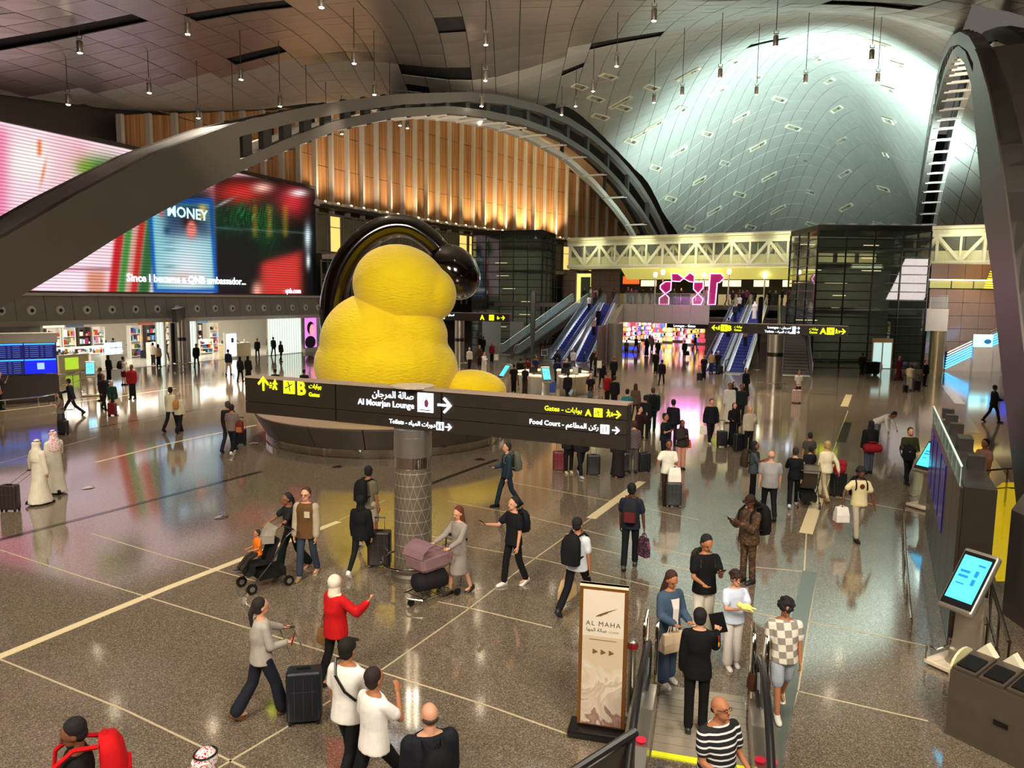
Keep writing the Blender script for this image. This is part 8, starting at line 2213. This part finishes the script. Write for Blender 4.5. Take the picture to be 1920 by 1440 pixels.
# ================================================================ centre and far
F = [(880, 694, 'person in a white shirt and black trousers behind the sculpture lobe', 20, 'l', 'long', '#c8c0b4', '#0c0c10', 'short', '#8a7a68', 'step'), (907, 706, 'man in a white robe using a phone behind the yellow lobe', 60, 'l', 'robe', '#d8d0c4', '#ffffff', 'short', '#140f0d', 'stand'),
  (899, 688, 'woman with long brown hair and a tan bag near the yellow lobe', 0, 'l', 'jacket', '#4a3020', '#2a1c14', 'long', '#4a2c18', 'stand'), (901, 661, 'man in a black suit at the glass lift tower', 170, 'm', 'jacket', '#0c0c10', '#0c0c10', 'short', '#0c0808', 'step'), (906, 664, 'second man in a black suit at the glass lift tower', 175, 'm', 'jacket', '#101014', '#0c0c10', 'short', '#0c0808', 'stand'),
  (922, 681, 'woman in a red scarf and black skirt near the lift tower', 10, 'm', 'jacket', '#6a1420', '#0c0c10', 'scarf', '#7c1a24', 'stand'),
  (963, 738, 'man in a black shirt standing at the left of the round desk', -170, 'm', 'short', '#101014', '#0c0c12', 'short', '#0a0808', 'stand'), (984, 742, 'woman in black leaning at the round desk with a brown skirt', 150, 'l', 'short', '#0e0e12', '#2c241c', 'short', '#140d0b', 'stand'),
  (1004, 716, 'staff member in a blue uniform behind the round desk', 30, 'm', 'short', '#1a2c50', '#101420', 'short', '#0c0808', 'stand'), (1044, 722, 'person in a navy vest with bright trim at the desk', 170, 'b', 'jacket', '#141a34', '#101014', 'short', '#0c0808', 'stand'), (1062, 722, 'person in black seated height behind the desk right side', 0, 'l', 'jacket', '#141218', '#101014', 'short', '#14100e', 'stand'),
  (975, 722, 'person in black left of the red coat at the escalator queue', 175, 'm', 'jacket', '#0e0d12', '#0c0c10', 'short', '#0a0808', 'stand'), (988, 720, 'person in a dark red coat near the flag post', 150, 'm', 'robe', '#5a1418', '#5a1418', 'short', '#0c0808', 'stand'), (1003, 714, 'person in brown with a backpack right of the flag post', 170, 'm', 'jacket', '#4a3626', '#1c1814', 'short', '#4a3a2c', 'stand'),
  (1064, 757, 'person in a long black coat carrying a blue folder', -160, 'm', 'jacket', '#0e0e14', '#0c0c14', 'short', '#0c0808', 'walk'), (1106, 762, 'bald man in a black tee shirt and jeans with a backpack', 10, 'l', 'short', '#15121a', '#4a5a68', 'bald', '#6a5040', 'stand'),
  (1138, 760, 'person in a red jacket beside a luggage trolley', 20, 'm', 'jacket', '#8a1418', '#2a1c14', 'short', '#14100e', 'stand'), (1128, 727, 'person in black with a large bag near the stone pier', 150, 'm', 'jacket', '#0f0e12', '#0c0c10', 'short', '#2a1c14', 'step'), (1150, 718, 'tall person in black beside the stone pier', 170, 'm', 'jacket', '#0c0b10', '#0c0c10', 'short', '#8a3830', 'stand'),
  (1044, 700, 'man in dark clothes with a round bag at the foot of the left escalators', 170, 'm', 'jacket', '#101018', '#0c0c14', 'short', '#5a1c20', 'stand'), (1074, 696, 'person in white at the foot of the right blue escalator', 150, 'l', 'long', '#c8c4d0', '#5a5a68', 'short', '#8a6a50', 'step'), (1108, 694, 'stooped person in a dark hat by the cheek wall', 60, 'm', 'jacket', '#1a1614', '#0f0e10', 'short', '#a09a90', 'stand'), (1116, 706, 'person with a dark trolley case by the cheek wall', 90, 'm', 'jacket', '#1c1616', '#121014', 'short', '#2a1c14', 'stand'),
  (1174, 671, 'person in a tan top walking below the mezzanine', 175, 'm', 'short', '#5a3c2c', '#101014', 'short', '#0c0808', 'step'), (1192, 660, 'person in black bending over a case at the bright shop', 120, 'm', 'jacket', '#141218', '#8a2a3a', 'short', '#0c0808', 'walk'), (1212, 667, 'woman in a black gown at the bright shop', 175, 'm', 'robe', '#08070a', '#08070a', 'scarf', '#08070a', 'stand'),
  (1222, 660, 'person in grey stripes in the middle of the bright shop', 0, 'm', 'long', '#6a6460', '#4a4440', 'short', '#1c1210', 'stand'), (1233, 672, 'person in dark clothes with a red hat by the shop entrance', 175, 'm', 'jacket', '#141014', '#0f0e10', 'cap', '#4a1418', 'stand'), (1229, 700, 'person in a long dark coat before the bright shop', 175, 'm', 'jacket', '#0f0d12', '#0c0c10', 'short', '#0c0808', 'stand'),
  (1240, 721, 'man in dark grey with a backpack walking towards the bright shop', 160, 'm', 'jacket', '#15151c', '#0c0c12', 'short', '#0c0808', 'stride'), (1283, 672, 'person in black with a black holdall walking away from the shop', 175, 'm', 'jacket', '#0e0d10', '#0c0c10', 'short', '#14100e', 'step'), (1303, 656, 'person in black and pink striding under the hanging sign', 60, 'l', 'jacket', '#1a1416', '#6a4048', 'short', '#1c1210', 'walk'), (1291, 645, 'person in white far under the hanging sign', 0, 'l', 'short', '#d8d4d0', '#141418', 'short', '#1c1210', 'stand'),
  (1319, 712, 'man in a black tee shirt with a black case left of the far escalator', -20, 'm', 'short', '#121216', '#0f1018', 'short', '#2a1c14', 'stand'), (1333, 701, 'man in a beige shirt and jeans at the far escalator foot', 175, 'm', 'short', '#b89a70', '#28384c', 'short', '#0c0808', 'stand'), (1345, 701, 'person in black and jeans at the far escalator foot', 178, 'm', 'short', '#16151a', '#26364c', 'cap', '#c8c8c8', 'stand'),
  (1495, 752, 'woman in a white top with a pale suitcase below the brown staircase', 5, 'm', 'short', '#d0c8c0', '#2a1418', 'short', '#0c0808', 'stand'), (1615, 705, 'attendant in dark clothes with a cart before the glass tower', 160, 'd', 'jacket', '#0e0d10', '#0c0c10', 'short', '#0a0707', 'stand'), (1684, 712, 'person in a dark red coat walking right of the lift doors', -60, 'l', 'robe', '#4a1418', '#1a1014', 'short', '#b08060', 'walk'),
  (1704, 733, 'stooping person in a beige coat with bags near the gold column', 150, 'l', 'jacket', '#b0a080', '#c0b8b0', 'short', '#2a1c18', 'stand'), (1733, 724, 'man in black beside the gold column', 20, 'l', 'jacket', '#0d0c10', '#0c0c10', 'short', '#14100e', 'stand'), (1772, 690, 'guard in dark blue standing at the foot of the blue lit stairs', -30, 'm', 'jacket', '#101c2c', '#0c1018', 'short', '#0c0808', 'stand'),
  (1190, 790, 'woman with long brown hair in a brown coat pushing a trolley', 150, 'l', 'jacket', '#5a4434', '#2a201c', 'long', '#3a2014', 'step'), (1151, 770, 'person in black seen above the right half of the big sign', 160, 'm', 'jacket', '#101014', '#0c0c10', 'short', '#0c0808', 'stand'), (1208, 822, 'person in dark clothes left of the teal jacket man', 150, 'm', 'jacket', '#14121a', '#0c0c10', 'short', '#0c0808', 'stand')]
PD = {}
for (x, y, lab, fc, sk_, tk, tc_, bc_, hk, hcl, po) in F:
 PD[(x, y)] = P(x, y, lab, face=fc, h=1.74, sk=sk_, top=(tk, tc_), bot=('trousers', bc_), hair=(hk, hcl), pose=po, sex='f' if ('woman' in lab) else 'm', bend=28 if 'stoop' in lab else 0, L='phone' if 'phone' in lab or 'using' in lab else 'down', Rr='hold' if x % 3 == 0 else 'down')
backpack(PD[(1106, 762)], 'black backpack on the bald man near the round desk', '#0c0c10'); backpack(PD[(1240, 721)], 'dark backpack on the man walking to the bright shop', '#101016', 1.1)
backpack(PD[(1044, 700)], 'round black bag on the man at the left escalators', '#0c0c10', 1.1); backpack(PD[(1128, 727)], 'large black bag on the person near the stone pier', '#0c0c10', 1.2)
q = PD[(1283, 672)]; bag(q['L'], 'black holdall carried away from the bright shop', '#0c0c10', .5, .4, .2, 0, .05)
suitcase(1493, 756, 'pale pink suitcase of the woman below the brown staircase', '#c0a098', 0, .68); suitcase(1311, 714, 'black case beside the man left of the far escalator', '#0e0e12', 0, .5); suitcase(1350, 702, 'black case at the foot of the far escalator', '#0e0e14', 0, .6)
suitcase(1718, 733, 'dark large case between the beige coat and the man in black', '#1a1216', 0, .6); suitcase(1697, 736, 'round black bag at the feet of the person in the beige coat', '#0e0e10', 0, .4)
r = thing('folder', 'light blue folder carried by the person in the long black coat', 'folder', PD[(1064, 757)]['L'], R(40)); MB().box((0, 0, -.1), (.24, .02, .34), rot=(0, .5, 0)).build('folder_cover', cloth('#9cc0d8'), r)
trolley(gr(1126, 764), 100, 'chrome luggage trolley in front of the person in the red jacket', None); duffel(gr(1126, 764)+Vector((0, 0, .18)), 80, 'olive bag on the trolley of the person in the red jacket', '#4a4a34', .55, .16)
r = thing('cleaning_cart', 'dark cart with a white sack in front of the glass lift tower', 'cart', gr(1632, 703)); MB().box((0, 0, .55), (1.0, .6, .9)).build('cart_body', M_BLACK, r); later(MB().ell((.6, -.1, .6), (.22, .22, .42), 10, 8), 'white_sack', cloth('#dcdcd8'), r, .04, 1)
for x in (-.35, .35): MB().tube([(x, -.25, .06), (x, .25, .06)], .06, 8).build('wheel', M_STEEL, r)
# mezzanine crowd
rc = random.Random(21)
where = ['far left above the left escalators', 'behind the left escalator head', 'at the head of the left escalators', 'by the lit doorway', 'left end of the glass balustrade', 'behind the glass balustrade near the stone pier', 'between the pier and the neon letters', 'just left of the neon letters', 'inside the neon letters on the left', 'inside the neon letters in the middle',
   'behind the second neon letter', 'between the neon letters', 'right of the neon letters', 'beside the right neon letter', 'left of the far right escalator head', 'at the far right escalator head', 'behind the far right escalators', 'above the black flag post', 'between the escalators and the brown staircase', 'left of the brown staircase head',
   'at the brown staircase head', 'by the right lamp post', 'near the brown stone wall on the right', 'under the right menu board', 'under the middle menu board', 'far back under the left menu board']
MX = [1094, 1106, 1116, 1124, 1150, 1176, 1190, 1204, 1218, 1262, 1275, 1308, 1322, 1362, 1372, 1384, 1398, 1412, 1440, 1452, 1464, 1478, 1492, 1502, 1432, 1182]
MC = ['#101014', '#1c1418', '#3a2430', '#c8c0b8', '#141a24', '#5c2438', '#8a8078', '#20301c', '#6a2c50', '#2c2c34']
for i, px in enumerate(MX):
 tt = (1.6, 3.0, 5.2, 7.0)[i % 4]
 if px > 1330: tt += 5
 s_ = s_at(px, tt); c_ = MC[(i*3) % 10]; f_ = i % 3 == 0
 P(0, 0, 'person in %s on the mezzanine %s' % ({'#101014': 'black', '#1c1418': 'black', '#3a2430': 'plum', '#c8c0b8': 'white', '#141a24': 'navy', '#5c2438': 'wine red', '#8a8078': 'grey', '#20301c': 'dark green', '#6a2c50': 'purple', '#2c2c34': 'charcoal'}[c_], where[i]),
  loc=FP(s_, tt, ZM), face=rc.choice((0, 20, -30, 90, 170, 180, -90)), h=rc.uniform(1.62, 1.82), sex='f' if f_ else 'm', sk=rc.choice('lmbm'), top=('robe' if i % 7 == 3 else 'jacket', c_), bot=('trousers', rc.choice(('#101014', '#2a3040', '#3a342c'))), hair=('long' if f_ else 'short', '#0e0a09'), pose=rc.choice(('stand', 'step')))
# riders on escalators and stairs
def rider(E, u, lab, dx=0, **k):
 bl = E.location; rz = E.rotation_euler.z
 tp = {E1: mz(1122, -.4), E2: mz(1146, -.4), E3: FP(s_at(1393, 4.6), 4.6, ZM), E4: FP(s_at(1424, 4.6), 4.6, ZM), ST: FP(s_at(1482, 4.6), 4.6, ZM)}[E]
 L_ = math.hypot(tp.x-bl.x, tp.y-bl.y); a, e = (1.2, L_-1.2) if E is not ST else (0, L_)
 n_ = 26 if E is ST else int(tp.z/.2)
 kk = int(u*n_); y = a+(e-a)*(kk+.5)/n_; z = tp.z*(kk+1)/n_
 q = Vector((dx*math.cos(rz)-y*math.sin(rz), dx*math.sin(rz)+y*math.cos(rz), z))
 return P(0, 0, lab, loc=bl+q, **k)
rider(E1, .82, 'rider in a white shirt near the top of the left blue escalator', face=150, top=('short', '#c8c0bc'), bot=('trousers', '#141418'), pose='stand')
rider(E1, .93, 'rider in a dark red jacket at the top of the left blue escalator', dx=.1, face=150, top=('jacket', '#4a1c20'), hair=('short', '#14100e'))
rider(E2, .55, 'rider in black halfway up the right blue escalator', face=-20, top=('jacket', '#121218'))
rider(E2, .40, 'rider in a pale scarf below the black clothed rider on the right blue escalator', face=-20, sex='f', top=('long', '#b89890'), hair=('scarf', '#c8a8a0'))
rider(E3, .86, 'rider in a white top near the head of the far left escalator', face=-10, sex='f', top=('short', '#d0c8c0'), bot=('trousers', '#101014'), hair=('long', '#14100e'))
rider(E3, .94, 'rider in dark clothes at the head of the far left escalator', dx=.1, face=-10, top=('jacket', '#1c141c'))
rider(E3, .70, 'rider in black in the middle of the far left escalator', face=-10, top=('jacket', '#101016'))
rider(E3, .42, 'rider in a grey coat low on the far left escalator', face=150, top=('jacket', '#8a8488'), bot=('trousers', '#1a1c28'))
rider(E4, .72, 'rider in a white robe on the far right escalator', face=150, top=('robe', '#d0c0b8'), hair=('ghutra', '#d8ccc4'))
rider(E4, .30, 'rider in a pink striped shirt low on the far right escalator', face=160, top=('short', '#b07c78'), bot=('trousers', '#20304a'))
p = rider(ST, .80, 'man in grey with a black backpack climbing the brown staircase', dx=-.4, face=175, top=('long', '#5c5a60'), bot=('trousers', '#141418'), pose='step'); backpack(p, 'black backpack on the man climbing the brown staircase', '#0c0c10')
rider(ST, .78, 'man in a rust shirt climbing the brown staircase', dx=.45, face=175, top=('short', '#7a3a24'), bot=('trousers', '#141418'), pose='step2')
rider(ST, .97, 'person in pink at the head of the brown staircase', dx=-.3, face=0, sex='f', top=('short', '#8a4a54'), bot=('trousers', '#1a141c'))
flush()
